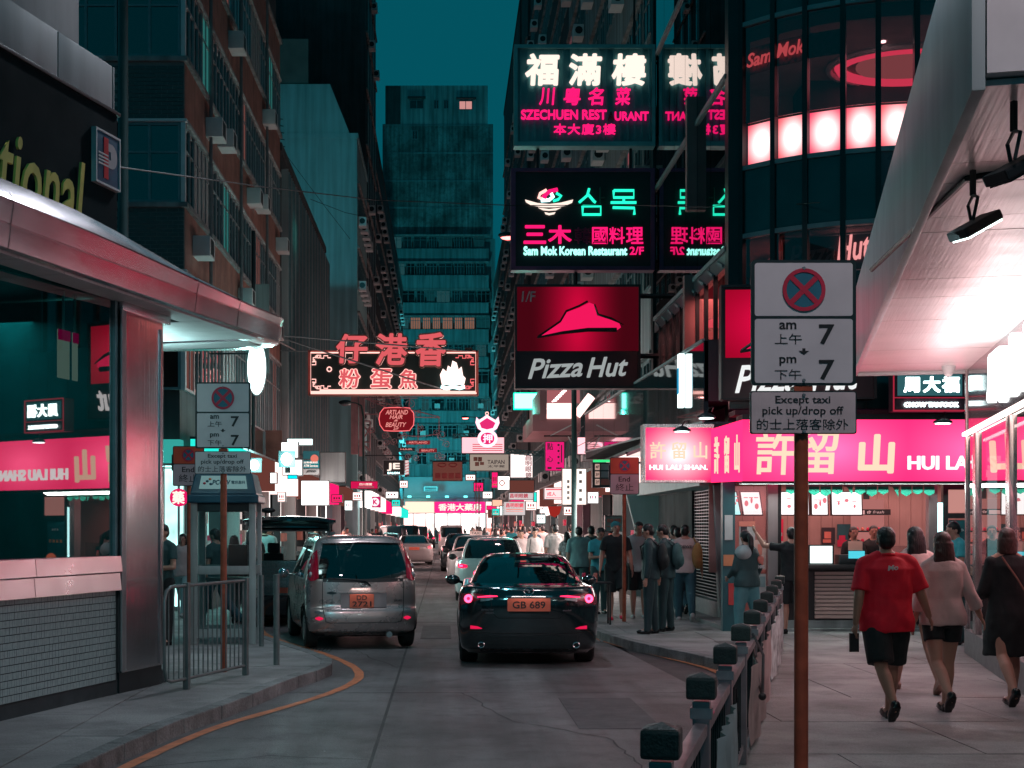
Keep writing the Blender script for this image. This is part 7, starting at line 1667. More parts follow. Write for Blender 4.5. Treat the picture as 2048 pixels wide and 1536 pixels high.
for sg in (1, -1):
    MB().box(sg * .38 - .2, sg * .38 + .2, 2.3, 2.45, .6, 1.3).build('seat', M_seat, VN, bevel=.05); MB().box(sg * .38 - .12, sg * .38 + .12, 2.32, 2.42, 1.3, 1.5).build('headrest', M_seat, VN, bevel=.04)
    bpart('tail_light', M_tailr, VN, sg * .845 - .045, sg * .845 + .045, -.015, .08, .88, 1.28, .012); bpart('tail_light', E_refl, VN, sg * .845 - .045, sg * .845 + .045, -.02, .04, .74, .79)
    MB().tube([(sg * .70, .15, 1.5), (sg * .70, -.45, 1.86)], .012, 6).build('gas_strut', M_galv, VN)
bpart('number_plate', M_yplate, VN, -.2, .2, -.03, -.01, .62, .72)
tg = MB()
prof_ = [(-.0, 1.84), (-.25, 1.93), (-.75, 1.97), (-1.05, 1.96)]
vs = []
for (y, z) in prof_:
    w = .74 + .06 * min(1, -y); vs += [(-w, y + .02, z - .03), (-w * .6, y, z + .02), (0, y, z + .035), (w * .6, y, z + .02), (w, y + .02, z - .03)]
nn_ = 5
tg.add(vs, [(i * 5 + j, i * 5 + j + 1, (i + 1) * 5 + j + 1, (i + 1) * 5 + j) for i in range(3) for j in range(4)]); tg.add([(x, y, z - .05) for x, y, z in vs], [((i + 1) * 5 + j, (i + 1) * 5 + j + 1, i * 5 + j + 1, i * 5 + j) for i in range(3) for j in range(4)])
tg.add([vs[15 + j] for j in range(5)] + [(vs[15 + j][0], vs[15 + j][1], vs[15 + j][2] - .05) for j in range(5)], [(j, j + 1, 6 + j, 5 + j) for j in range(4)])
tgo = tg.build('tailgate', M_van, VN, smooth=.8)
MB().box(-.6, .6, -.95, -.3, 1.93, 1.94).build('tailgate_glass', M_farglass, tgo); MB().box(-.04, .04, -1.07, -1.05, 1.91, 1.94).build('latch', M_chrome, tgo)
MB().tube([(-.42, -.6, 2.0), (-.42, -.62, 2.06)], .02, 6).ell((-.38, -.62, 2.10), .13, .05, .05, 12, 8).build('rear_mirror', M_black, tgo, smooth=1)

# ---- traffic queue
M_wcar = mat('white car paint', (.50, .50, .50), .25, .1, .05, 2, coat=.7); M_wcar2 = mat('pearl paint', (.42, .38, .38), .3, .3, .05, 2, coat=.7)
def lights(r, B, on=True, x=.74, z=.86, w=.13, h=.07):
    for sg in (1, -1):
        B.patch([(sg * (x - w), z - .02, z + h * .6), (sg * x, z - h * .5, z + h), (sg * (x + w * .7), z - h * .3, z + h)], .012, 2).build('tail_light', E_tail if on else M_tailr, r)
        if on: B.patch([(sg * (x - .02), z, z + h * .6), (sg * (x + .06), z, z + h * .6)], .016, 1).build('brake_lamp', E_brake, r)
r, B = sedan('white_hatchback', 'x', (GX(985, 34.2), 34.0, 0), radians(-1), M_wcar, None, wag=True, hero=False); r['label'] = 'white hatchback with lit brake lights partly hidden by the black saloon'
lights(r, B); 
MB().box(-.2, .12, .62, .66, 1.475, 1.50).build('high_brake_light', em('high brake', (1, .1, .2), 6), r)
for sg in (1, -1): MB().ell((sg * 1.0, 3.0, 1.04), .11, .06, .08, 10, 8).build('wing_mirror', M_black, r, smooth=1)
plate(r, '', 0, B.S(0, .7, .015), .7, .45, .12)
r, B = sedan('white_taxi', 'x', (GX(952, 44.6), 44.5, 0), radians(-1), M_wcar2, None, wag=True); r['label'] = 'white estate car with roof sign ahead of the white hatchback in the queue'
lights(r, B); ro = bpart('roof_sign', em('taxi sign', (1, .62, .55), .7), r, -.2, .2, 1.3, 1.45, 1.56, 1.68); text('TAXI', (0, 1.29, 1.62), .28, .08, M_ink, ro, .02, .01, 0, .004)
for sg in (1, -1): MB().ell((sg * 1.0, 3.0, 1.04), .11, .06, .08, 10, 8).build('wing_mirror', M_black, r, smooth=1)
r, B = sedan('dark_hatchback', 'x', (.72, 58, 0), 0, M_bk, None, wag=True); r['label'] = 'dark car with red tail lights between the white estate and the white van'; lights(r, B)
r, B = sedan('silver_saloon', 'x', (GX(829, 68), 67.6, 0), radians(3), M_wcar2, None); r['label'] = 'silver saloon driving away on the left lane with an orange plate'
lights(r, B, False, .72, .84); plate(r, '', 0, B.S(0, .80, .015), .80, .5, .14); B.patch([(.66, .80, .92), (.82, .80, .92)], .016, 1).build('tail_light', E_tail, r)
# boxy vans
def boxvan(name, label, X, Y, yaw, m, h=1.95, brake=True, w=.85, gl=M_farglass):
    r = thing(name, label, 'van', (X, Y, 0), yaw)
    k = h / 1.85; lv = [(z * k if z > .6 else z, ww * w / .9, rr, c, f, cf) for z, ww, rr, c, f, cf in van_lv]; B = Body(lv, n=4, sub=2)
    def reg(l, seg, x, y, z):
        if 5.0 < l < 7.0:
            if seg in ('rear', 'front') and x < B.W(z) * .88: return 'window'
            if seg == 'side' and .3 < y < 3.5: return 'side_window'
        return 'body'
    B.build(r, reg, {'body': m, 'window': gl, 'side_window': gl}, wheels=(.85, 3.75), wr=.32)
    for y in (.85, 3.75):
        for sg in (1, -1): wheel(r, sg * (w - .02), y, .32, .2)
    underbox(r, w * .8, .2, 4.4)
    for sg in (1, -1): B.patch([(sg * (w * .86), .95, 1.35), (sg * (w * .96), .95, 1.35)], .012, 1).build('tail_light', E_tail if brake else M_tailr, r)
    plate(r, '', 0, B.S(0, .7, .015), .7, .4, .12)
    return r
boxvan('white_van', 'small white van in the far queue beyond the dark car', GX(903, 92), 92, 0, M_wcar2)
boxvan('dark_people_mover', 'dark people mover parked on the left behind the silver saloon', GX(786, 80), 80, radians(2), M_van, 1.9, False)
boxvan('black_people_mover', 'second dark people mover further along on the left', GX(815, 96), 96, radians(2), M_bk, 1.95, False)
boxvan('grey_people_mover', 'third parked dark vehicle in the far left line', GX(836, 110), 110, radians(2), M_van, 1.9, True)
for (nm, lb, px, Y, m, on) in (('parked_saloon', 'dark parked saloon behind the silver people carrier, only its roof in view', 742, 47, M_bk, False), ('parked_saloon', 'pale parked car roof between the people carrier and the far vans', 762, 58, M_wcar2, False),
        ('far_saloon', 'far dark saloon at the end of the left line', 850, 122, M_bk, True), ('far_saloon', 'far pale saloon in the queue near the street end', 905, 118, M_wcar, True)):
    r, B = sedan(nm, lb, (GX(px, Y), Y, 0), radians(2), m, None); r['label'] = lb; lights(r, B, on)
# ================================================================== PEOPLE
TS = bpy.data.scenes.new('build')   # an empty side scene, so that each remesh is quick; removed below
def vox(mb, size, smooth=3, name='m', wr=0., wscale=6., keep=None):
    me = mb.mesh('tmp'); o = bpy.data.objects.new('tmp', me); TS.collection.objects.link(o)
    r = o.modifiers.new('r', 'REMESH'); r.mode = 'VOXEL'; r.voxel_size = size; r.use_smooth_shade = True
    if smooth: q = o.modifiers.new('s', 'SMOOTH'); q.iterations = smooth; q.factor = .5
    with bpy.context.temp_override(scene=TS, view_layer=TS.view_layers[0]): dg = bpy.context.evaluated_depsgraph_get()
    dg.update(); m2 = bpy.data.meshes.new_from_object(o.evaluated_get(dg)); m2.name = name
    bpy.data.objects.remove(o); bpy.data.meshes.remove(me)
    if wr:
        n = len(m2.vertices); co = [0.] * n * 3; no = [0.] * n * 3; m2.vertices.foreach_get('co', co); m2.vertex_normals.foreach_get('vector', no)
        for i in range(n):
            x, y, z = co[3 * i:3 * i + 3]
            d = .9 * noise.noise((x * wscale * .5 + 3, y * wscale * .5, z * wscale * .22)) + noise.noise((x * wscale + z * wscale * .8, y * wscale, z * wscale * .45)) + .5 * noise.noise((x * wscale * 2.3 - z * 5, y * wscale * 2.3, z * wscale * 1.4))
            d = max(d, -.22) * wr; co[3 * i] += no[3 * i] * d; co[3 * i + 1] += no[3 * i + 1] * d; co[3 * i + 2] += no[3 * i + 2] * d
        m2.vertices.foreach_set('co', co); m2.update()
    m2.shade_smooth(); return m2
M_skin = mat('skin', (.50, .27, .20), .5, 0, .06, 8); M_skin2 = mat('tan skin', (.40, .20, .14), .5, 0, .06, 8)
M_hair = mat('black hair', (.008, .008, .009), .38, 0, .3, 30, bump=.4, wave=(120, 120, 6)); M_brown2 = mat('brown hair', (.045, .018, .014), .36, 0, .3, 30, bump=.4, wave=(120, 120, 6))
def cloth(n, c, r=.8): return mat('cloth ' + n, c, r, 0, .10, 6, bump=.2, bscale=120)
C_red = cloth('red', (.78, .008, .03)); C_black = cloth('black', (.010, .014, .016)); C_white = cloth('white', (.60, .52, .50)); C_teal = cloth('teal', (.05, .42, .48)); C_suit = cloth('suit', (.016, .045, .052), .65)
C_gtee = cloth('grey tee', (.36, .46, .46)); C_jean = cloth('jeans', (.03, .10, .13)); C_jeanl = cloth('light jeans', (.10, .30, .33)); C_cream = cloth('cream', (.62, .46, .44)); C_dg = cloth('dark green', (.03, .08, .085)); C_floral = mat('floral cloth', (.42, .36, .36), .8, 0, .6, 22)
M_redshoe = cloth('red shoe', (.75, .01, .06)); M_whiteshoe = cloth('white shoe', (.62, .62, .62)); M_blkshoe = mat('black shoe', (.008, .009, .010), .25); M_yel = cloth('mustard bag', (.42, .25, .09)); M_eye = mat('eye', (.012, .01, .01), .2); M_lip = mat('lip', (.36, .08, .08), .5)
V = Vector
DN = V((0, 0, -1))
def person(label, X, Y, face, H=1.70, sex='m', legs=((0, 0), (0, 0)), arms=None, head=(0, 0), top=None, bottom=None, shoes=M_blkshoe, hair=('short', M_hair), q='mid', z=.13, skin=None, lean=0., group=None, build_=1.0, name='person', facey=True):
    sk = skin or M_skin; s = H / 1.70; vs = {'fine': .0095, 'mid': .0135, 'far': .026}[q]; fem = sex == 'f'; bw = build_
    r = thing(name, label, 'person', (X, Y, z), radians(face), group)
    hipw = .095 * s; hz = .90 * s; tl = .42 * s; sl = .41 * s
    def leg(side, sw, kn, sp=0):
        h = V((side * hipw, 0, hz)); a = radians(sw); b = a - radians(kn)
        k = h + V((side * sin(radians(sp)) * tl, sin(a) * tl, -cos(a) * tl)); an = k + V((0, sin(b) * sl, -cos(b) * sl)); return h, k, an, b
    Ls = [leg(-1, *legs[0]), leg(1, *legs[1])]
    foot_low = min(l[2].z - .075 * s for l in Ls); sh = -foot_low
    up = V((0, 0, sh)); Ls = [(a + up, b + up, c + up, d) for a, b, c, d in Ls]
    LN = Matrix.Rotation(radians(-lean), 3, 'X'); piv = V((0, 0, hz + sh))
    tp = lambda v: piv + LN @ (V(v) * s - V((0, 0, .90 * s)))
    shw = (.148 if fem else .174) * (1 + (bw - 1) * .7); SH = [tp((-shw, 0, 1.385)), tp((shw, 0, 1.385))]
    if arms is None: arms = ((V((-.16, 0, -1)), V((-.05, .15, -1))), (V((.16, 0, -1)), V((.05, .15, -1))))
    ua, fa = .285 * s, .245 * s; AR = []
    for i, (u, f) in enumerate(arms):
        u = V(u).normalized(); f = V(f).normalized(); e = SH[i] + u * ua; w = e + f * fa; AR.append((SH[i], e, w, f))
    body = MB(); n1 = 14 if q != 'far' else 10
    waist = (.118 if fem else .135) * bw; hipr = (.165 if fem else .158) * bw
    body.loft([(tp((0, .0, .84)), hipr * .75, .09 * bw), (tp((0, -.01, .92)), hipr, .115 * bw), (tp((0, 0, 1.07)), waist, .095 * bw), (tp((0, .005, 1.22)), .145 * bw, .11 * bw), (tp((0, 0, 1.34)), (.155 if fem else .175) * bw, .11 * bw), (tp((0, -.005, 1.42)), .13 * bw, .075), (tp((0, -.005, 1.46)), .06, .06), (tp((0, .01, 1.53)), .05, .055)], 18)
    for sd in (-1, 1): body.cone(tp((sd * .03, -.01, 1.465)), tp((sd * shw / 1.0, 0, 1.39)), .045 * s, .048 * s, 12)
    for (h, k, an, b) in Ls:
        th = (.088 if fem else .085) * bw
        body.cone(h + V((0, 0, .03)), h.lerp(k, .35), th * s, th * .93 * s, n1); body.cone(h.lerp(k, .35), k, th * .93 * s, .054 * s, n1); body.ell(k, .056 * s, .058 * s, .06 * s)
        ca = k.lerp(an, .3) + V((0, -.012 * s, 0)); body.cone(k, ca, .052 * s, .058 * s, n1); body.cone(ca, an, .058 * s, .034 * s, n1)
        fd = V((0, cos(b), sin(b))); body.cone(an, an + fd * .10 * s + V((0, 0, -.045 * s)), .036 * s, .032 * s, n1); body.ell(an + V((0, -.02, -.04)) * s, .034 * s, .04 * s, .035 * s)
    for i, (a0, e, w, f) in enumerate(AR):
        rr = (.040 if fem else .048) * (1 + (bw - 1) * .5); body.ell(a0, rr * .98 * s, rr * .98 * s, rr * .98 * s); body.cone(a0, e, rr * s, rr * .84 * s, n1); body.ell(e, rr * .85 * s, rr * .85 * s, rr * .85 * s); body.cone(e, w, rr * .86 * s, .026 * s, n1)
        # hand: palm, four fingers, thumb
        side = -1 if i == 0 else 1
        inn = V((-side, .25, 0)); inn = (inn - f * inn.dot(f)).normalized(); fw = f.cross(inn).normalized()
        if fw.y < 0: fw = -fw
        pc = w + f * .045 * s; R = Matrix((fw, inn, f)).transposed()
        body.ell(pc, .036 * s, .017 * s, .052 * s, 12, 8, R)
        if q != 'far':
            for j in range(4):
                o = (j - 1.5) * .0185; ln = (.034, .040, .038, .028)[3 - j] * s
                p0 = w + f * .08 * s + fw * o * s; p1 = p0 + (f + inn * .25).normalized() * ln; p2 = p1 + (f + inn * .9).normalized() * ln * .75
                body.cone(p0 - f * .015 * s, p1, .0085 * s, .0078 * s, 6); body.cone(p1, p2, .0078 * s, .0065 * s, 6)
            t0 = w + f * .025 * s + fw * .028 * s; t1 = t0 + (fw * .8 + f).normalized() * .036 * s; body.cone(t0, t1, .0105 * s, .009 * s, 6); body.cone(t1, t1 + (fw * .1 + f + inn * .3).normalized() * .028 * s, .009 * s, .0075 * s, 6)
    # head
    Rh = Matrix.Rotation(radians(head[0]), 3, 'Z') @ Matrix.Rotation(radians(head[1]), 3, 'X'); nk = tp((0, .01, 1.49)); hd = lambda v: nk + Rh @ (V(v) * s)
    RR = Rh
    body.cone(tp((0, 0, 1.44)), hd((0, .01, .04)), .054 * s, .05 * s, 12)
    body.ell(hd((0, .0, .125)), .073 * s, .088 * s, .092 * s, 18, 12, RR); body.ell(hd((0, .022, .065)), .054 * s, .062 * s, .066 * s, 16, 10, RR); body.ell(hd((0, .052, .028)), .030 * s, .026 * s, .022 * s, 12, 8, RR)
    body.cone(hd((0, .086, .115)), hd((0, .104, .083)), .009 * s, .015 * s, 8); body.ell(hd((0, .101, .080)), .016 * s, .012 * s, .010 * s, 8, 6, RR)
    for sd in (-1, 1): body.ell(hd((sd * .074, -.005, .095)), .010 * s, .020 * s, .032 * s, 10, 8, RR); body.ell(hd((sd * .03, .073, .128)), .022 * s, .014 * s, .008 * s, 8, 6, RR)
    link('body', vox(body, vs, 3 if q != 'far' else 2, 'body'), sk, r)
    if q != 'far' and facey:
        ey = MB()
        for sd in (-1, 1):
            MB().ell(hd((sd * .029, .0845, .108)), .0105 * s, .007 * s, .005 * s, 10, 6, RR).build('eye', M_eye, r); ey.cone(hd((sd * .012, .091, .131)), hd((sd * .046, .080, .132)), .0032 * s, .002 * s, 6)
        ey.build('eyebrows', M_hair, r); MB().ell(hd((0, .0875, .048)), .022 * s, .008 * s, .0065 * s, 10, 6, RR).build('mouth', M_lip, r)
    # clothes
    if top:
        kind, m, hem = top[0], top[1], top[2] if len(top) > 2 else .90
        g = MB(); ex = .014 + (.012 if kind in ('shirt', 'blouse', 'jacket') else 0)
        hw = hipr + ex + (.02 if kind in ('shirt', 'blouse') else .006)
        g.loft([(tp((0, -.01, hem)), hw, .118 * bw + ex), (tp((0, -.008, hem + .10)), hw * .98, .115 * bw + ex), (tp((0, 0, 1.09)), waist + ex + (.03 if kind in ('shirt', 'blouse') else .015), .10 * bw + ex), (tp((0, .005, 1.24)), .152 * bw + ex, .112 * bw + ex), (tp((0, 0, 1.35)), (.162 if fem else .182) * bw + ex, .112 * bw + ex), (tp((0, -.005, 1.425)), .14 * bw, .08 + ex), (tp((0, -.005, 1.455)), .068 if kind != 'jacket' else .075, .066)], 22)
        frac = {'tee': .62, 'shirt': .85, 'blouse': 1.0, 'long': 1, 'jacket': 1, 'sleeveless': 0}[kind]
        for i, (a0, e, w, f) in enumerate(AR):
            rr = ((.040 if fem else .048) + .012 + (.012 if kind in ('shirt', 'blouse') else .003)) * s
            sd = -1 if i == 0 else 1; g.cone(tp((sd * .045, -.005, 1.452)), tp((sd * shw * .96, 0, 1.392)), (.052 + (ex - .014) * .5) * s, rr * .98, 14); g.cone(tp((sd * shw * .8, 0, 1.36)), tp((sd * .12, 0, 1.24)), rr * .95, .07, 12)
            if frac: g.ell(a0, rr, rr, rr); g.cone(a0, a0.lerp(e, frac), rr * 1.0, rr * (1.14 if frac < 1 else .98), 14)
            if kind in ('long', 'jacket', 'blouse'): g.ell(e, rr * .98, rr * .98, rr * .98); g.cone(e, e.lerp(w, .97 if kind != 'blouse' else .6), rr * .98, rr * (.72 if kind != 'blouse' else 1.0), 14)
        wr = {'tee': .007, 'shirt': .02, 'blouse': .02, 'long': .008, 'jacket': .008, 'sleeveless': .006}[kind] * (1 if q != 'far' else 0)
        link('shirt' if kind in ('tee', 'shirt', 'blouse', 'long', 'sleeveless') else 'jacket', vox(g, vs * 1.1, 4, 'top', wr), m, r)
        if kind == 'shirt' or kind == 'jacket':
            c = MB(); c.tube([tp((.072 * cos(t), -.005 + .068 * sin(t), 1.462 - .012 * sin(t))) for t in [2 * pi * k / 16 for k in range(16)]], .014 * s, 6, close=True); c.build('collar', C_white if kind == 'jacket' else m, r, smooth=1)
    if bottom:
        kind, m = bottom[0], bottom[1]; g = MB(); wr = .006 if q != 'far' else 0
        if kind in ('skirt', 'dress'):
            ln = bottom[2]; zt = .96 if kind == 'skirt' else 1.43
            rings = [(tp((0, 0, ln)), hipr + .05, .17), (tp((0, 0, ln + .2)), hipr + .045, .165), (tp((0, -.01, .9)), hipr + .028, .14), (tp((0, 0, 1.07)), waist + .04, .12)]
            if kind == 'dress': rings += [(tp((0, .005, 1.24)), .165, .13), (tp((0, 0, 1.35)), .172 if fem else .19, .125), (tp((0, -.005, 1.425)), .14, .09), (tp((0, -.005, 1.46)), .068, .068)]
            g.loft(rings, 24)
            if kind == 'dress':
                for (a0, e, w, f) in AR: g.ell(a0, .062, .062, .062); g.cone(a0, e, .06, .058, 14); g.ell(e, .058, .058, .058); g.cone(e, e.lerp(w, .35), .058, .055, 14)
            wr = .012
        else:
            fr = {'shorts': .95, 'short': .45, 'pants': 2}[kind] if len(bottom) < 3 else min(1.0, bottom[2]); wd = .020 if kind == 'shorts' else .012
            g.loft([(tp((0, 0, .82)), hipr * .8, .10 * bw), (tp((0, -.01, .92)), hipr + .012, .125 * bw), (tp((0, 0, 1.0)), hipr * .93, .112 * bw)], 18)
            for (h, k, an, b) in Ls:
                th = .088 * bw * s + wd
                e = h.lerp(k, min(1, fr)); g.ell(h, th, th, th); g.cone(h, h.lerp(k, .4), th, th * .97, 14); g.cone(h.lerp(k, .4), e, th * .97, th * (.9 if kind == 'shorts' else (.78 if fr >= 1 else .98)), 14) if fr > .4 else None
                if fr > 1: g.ell(k, th * .78, th * .78, th * .78); g.cone(k, an + V((0, -.005, -.0)), th * .78, .058 * s, 14); g.cone(an, an + V((0, .01, -.03)), .058 * s, .06 * s, 12)
        link({'pants': 'trousers', 'short': 'shorts'}.get(kind, kind), vox(g, vs * 1.1, 4, 'bottom', wr, 7), m, r)
    for (h, k, an, b) in Ls:
        fd = V((0, cos(b), sin(b))); R = Matrix.Rotation(b, 3, 'X'); sm = MB()
        c = an + R @ V((0, .055, -.045)) * s; sm.ell(c, .044 * s, .118 * s, .034 * s, 14, 8, R); sm.ell(an + R @ V((0, -.02, -.03)) * s, .042 * s, .05 * s, .045 * s, 12, 8, R); sm.add([c + R @ V((x, y, zz)) * s for zz in (-.030, -.016) for x, y in ((-.036, -.10), (.036, -.10), (.043, .02), (.03, .10), (-.03, .10), (-.043, .02))], [(5, 4, 3, 2, 1, 0), (6, 7, 8, 9, 10, 11)] + [(i, (i + 1) % 6, 6 + (i + 1) % 6, 6 + i) for i in range(6)])
        if q == 'far': sm.build('shoe', shoes, r)
        else: link('shoe', vox(sm, .009, 2, 'shoe'), shoes, r)
    # hair
    hk, hm = hair; g = MB()
    if hk != 'none':
        g.ell(hd((0, -.012, .140)), .082 * s, .094 * s, .088 * s, 18, 12, RR); g.ell(hd((0, -.045, .10)), .076 * s, .062 * s, .08 * s, 16, 10, RR)
        if hk in ('long', 'tail', 'bob'):
            if hk == 'long': rr = [(-.04, .12, .09, .07), (-.055, .03, .098, .062), (-.06, -.08, .105, .052), (-.065, -.20, .115, .045), (-.06, -.30, .085, .03)]
            elif hk == 'bob': rr = [(-.02, .12, .092, .09), (-.025, .06, .098, .085), (-.03, .0, .095, .07), (-.03, -.03, .08, .06)]
            else: rr = []
            if rr: g.loft([(hd((0, a, b)), c * s, d * s) for a, b, c, d in rr[::-1]], 18)
            if hk == 'tail': g.ell(hd((0, -.10, .13)), .04, .04, .04); g.tube([hd((0, -.10, .14)), hd((0, -.15, .07)), hd((0, -.14, -.05)), hd((.01, -.12, -.18))], [.035, .045, .038, .012], 10)
        if facey or hk == 'cap':
            # keep the face clear
            pass
        me = vox(g, vs, 2, 'hair', .004, 30)
        # cut the hair away in front of the face
        b = bmesh.new(); b.from_mesh(me); Ri = Rh.inverted()
        dele = [v for v in b.verts if (lambda l: l.y > .052 and l.z < .160 and abs(l.x) < .066 or (l.y > .030 and l.z < .12 and abs(l.x) < .09))((Ri @ (v.co - nk)) / s)]
        bmesh.ops.delete(b, geom=dele, context='VERTS'); b.to_mesh(me); b.free()
        link('hair', me, hm, r)
        if hk == 'cap':
            c = MB().ell(hd((0, -.012, .155)), .088 * s, .100 * s, .085 * s, 18, 12, RR); c.v = [v for v in c.v]
            cc = MB(); cc.ell(hd((0, -.01, .160)), .088 * s, .098 * s, .078 * s, 18, 12, RR); cc.ell(hd((0, -.10, .135)), .06 * s, .06 * s, .010 * s, 14, 6, RR)
            link('cap', vox(cc, .012, 2, 'cap'), cloth('cap', (.03, .22, .25)), r)
    return r, dict(tp=tp, AR=AR, Ls=Ls, hd=hd, s=s, RR=RR, piv=piv)
def worn(r, name, mb, m, size=.013, wr=.004): return link(name, vox(mb, size, 3, name, wr), m, r)
def held(label, cat, name, mb, m, r, world_of=None):
    o = mb.build(name, m); o.location = r.location; o.rotation_euler = r.rotation_euler; return tag(o, label, cat)
def backpack(label, r, d, m, x=0., y=-.19, w=.15, h=.22, zc=1.2):
    g = MB(); tp = d['tp']; g.ell(tp((x, y, zc)), w, .085, h, 16, 10); g.ell(tp((x, y - .05, zc - .06)), w * .8, .06, h * .55, 14, 8)
    for sd in (-1, 1): g.tube([tp((x + sd * .09, y + .05, zc + .17)), tp((sd * .11 + x * .3, -.02, 1.475)), tp((sd * .12 + x * .3, .13, 1.36)), tp((sd * .14, .10, 1.15))], .018, 6)
    me = vox(g, .013, 3, 'bag', .006); o = link('backpack', me, m); o.location = r.location; o.rotation_euler = r.rotation_euler
    return tag(o, label, 'backpack')
walkL = ((22, 8), (-20, 28)); walkR = ((-20, 28), (22, 8))
hangL = V((-.2, -.05, -1)); hangR = V((.2, -.05, -1))
# --- foreground walkers
r, d = person('man in loose red shirt and black knee shorts walking away holding a phone', GX(1772, 12.25), 12.25, 3, 1.68, 'm', ((-20, 26), (14, 2)), ((V((-.22, -.22, -1)), V((-.10, .05, -1))), (V((.42, .0, -1)), V((.45, .35, -.85)))),
    (-6, 0), ('shirt', C_red, .80), ('shorts', C_black, .92), M_blkshoe, ('short', M_hair), 'fine', build_=1.22, skin=M_skin2, facey=False)
w = d['AR'][0][2] + d['AR'][0][3] * .12
held('black phone held low in the left hand of the man in red', 'phone', 'phone', MB().box(w.x - .04, w.x + .04, w.y - .01, w.y + .012, w.z - .12, w.z + .04), M_black, r)
text('Mo', tuple(d['tp']((0, -.165, 1.36))), .09, .045, M_white, r, .02, .02, .2, .004, name='shirt_print', tilt=-.1)
person('woman with long black hair walking behind the man in red', GX(1830, 14.5), 14.5, 4, 1.70, 'f', ((20, 6), (-16, 22)), None, (0, 0), ('blouse', C_cream, .86), ('short', C_black), mat('sandal', (.4, .25, .2), .5), ('long', M_hair), 'mid', facey=False)
person('woman with long brown hair in a white blouse and black shorts walking away', GX(1884, 12.75), 12.75, 2, 1.63, 'f', ((-16, 34), (12, 2)), ((V((-.25, -.2, -1)), V((-.2, .2, -1))), (V((.42, -.1, -1)), V((.55, .2, -1)))), (4, 0), ('blouse', C_cream, .84), ('short', C_black, .5), M_blkshoe, ('long', M_brown2), 'fine', facey=False)
r, d = person('woman in a long black dress with a shoulder strap walking at the right edge', GX(2014, 13.2), 13.2, 0, 1.66, 'f', ((-18, 26), (10, 2)), ((V((-.25, .1, -1)), V((.1, .8, -.5))), (V((.2, .1, -1)), V((-.1, .7, -.7)))), (-4, 0), None, ('dress', C_black, .50), M_blkshoe, ('bob', M_brown2), 'fine', facey=False)
tp = d['tp']; MB().tube([tp((-.10, -.13, 1.44)), tp((.02, -.17, 1.25)), tp((.16, -.175, 1.02))], .010, 6).build('bag_strap', M_brickr, r)
person('man in a teal tee standing in profile in front of the smiling poster', GX(1912, 20.3), 20.3, 100, 1.74, 'm', ((4, 4), (-6, 6)), ((V((-.1, .15, -1)), V((0, .9, -.4))), (V((.1, .15, -1)), V((0, .9, -.5)))), (0, -18), ('tee', C_teal, .88), ('pants', C_dg), M_blkshoe, ('short', M_hair), 'mid')
# staff behind the counter
a_fold = ((V((-.15, .1, -1)), V((.9, .55, -.1))), (V((.15, .1, -1)), V((-.9, .55, -.15))))
r, d = person('shop worker in black with hair tied back standing behind the counter, left of the two', GX(1702, 23.9), 23.75, 178, 1.60, 'f', ((0, 0), (0, 0)), a_fold, (6, -4), ('tee', C_black, .88), ('pants', C_black), M_blkshoe, ('tail', M_hair), 'mid', z=.2)
person('shop worker in black turned sideways behind the counter, right of the two', GX(1748, 23.9), 23.9, 140, 1.62, 'f', ((0, 0), (0, 0)), a_fold, (30, 0), ('tee', C_black, .88), ('pants', C_black), M_blkshoe, ('short', M_hair), 'mid', z=.2)
person('customer in black clothes leaning a raised left arm on the shop pier', GX(1582, 22.35), 22.3, 4, 1.66, 'm', ((4, 2), (-4, 2)), ((V((-.75, .55, .1)), V((-.45, .35, .9))), (V((.25, .2, -1)), V((.0, .9, -.3)))), (-6, -4), ('tee', C_black, .84), ('shorts', C_black, 1.1), M_blkshoe, ('short', M_hair), 'mid', facey=False, build_=1.05)
r, d = person('woman with a long ponytail and a dark jacket slipping off one shoulder', GX(1493, 20.9), 20.9, 30, 1.62, 'f', ((8, 6), (-12, 16)), ((V((-.2, .1, -1)), V((.2, .8, -.5))), (V((.25, -.1, -1)), V((.1, .6, -.8)))), (-10, -14), ('jacket', C_dg, .84), ('pants', C_jeanl), M_whiteshoe, ('tail', M_hair), 'mid', facey=False, build_=1.12)
worn(r, 'white_top', MB().ell(d['tp']((-.10, -.04, 1.36)), .13, .13, .12), C_gtee); text('NMS', tuple(d['tp']((.13, -.19, 1.15))), .16, .05, M_white, r, .02, .02, 0, .004, name='jacket_print', yaw=.3)
worn(r, 'jacket_patch', MB().ell(d['tp']((.14, -.165, 1.26)), .06, .03, .07), mat('salmon patch', (.7, .25, .2), .6), .012)
# --- group on the right pavement
person('man in a black tee and shorts with bright red shoes and a backwards cap', GX(1232, 25.7), 25.7, 176, 1.76, 'm', ((26, 30), (4, 2)), ((V((-.22, -.05, -1)), V((-.12, .25, -1))), (V((.22, -.05, -1)), V((.12, .25, -1)))), (14, 8), ('tee', C_black, .84), ('shorts', C_black, 1.08), M_redshoe, ('cap', M_hair), 'mid', build_=1.1)
r, d = person('man in a turquoise tee looking down at the phone in his hands', GX(1199, 27.6), 27.6, 200, 1.66, 'm', ((0, 0), (6, 8)), ((V((-.15, .15, -1)), V((.5, .9, .1))), (V((.15, .15, -1)), V((-.5, .9, .1)))), (0, -24), ('tee', C_teal, .85), ('pants', C_dg), M_blkshoe, ('short', M_hair), 'mid')
w = (d['AR'][0][2] + d['AR'][1][2]) / 2 + V((0, .07, .03)); held('black phone held by the man in the turquoise tee', 'phone', 'phone', MB().box(w.x - .04, w.x + .04, w.y - .006, w.y + .006, w.z - .06, w.z + .08), M_black, r)
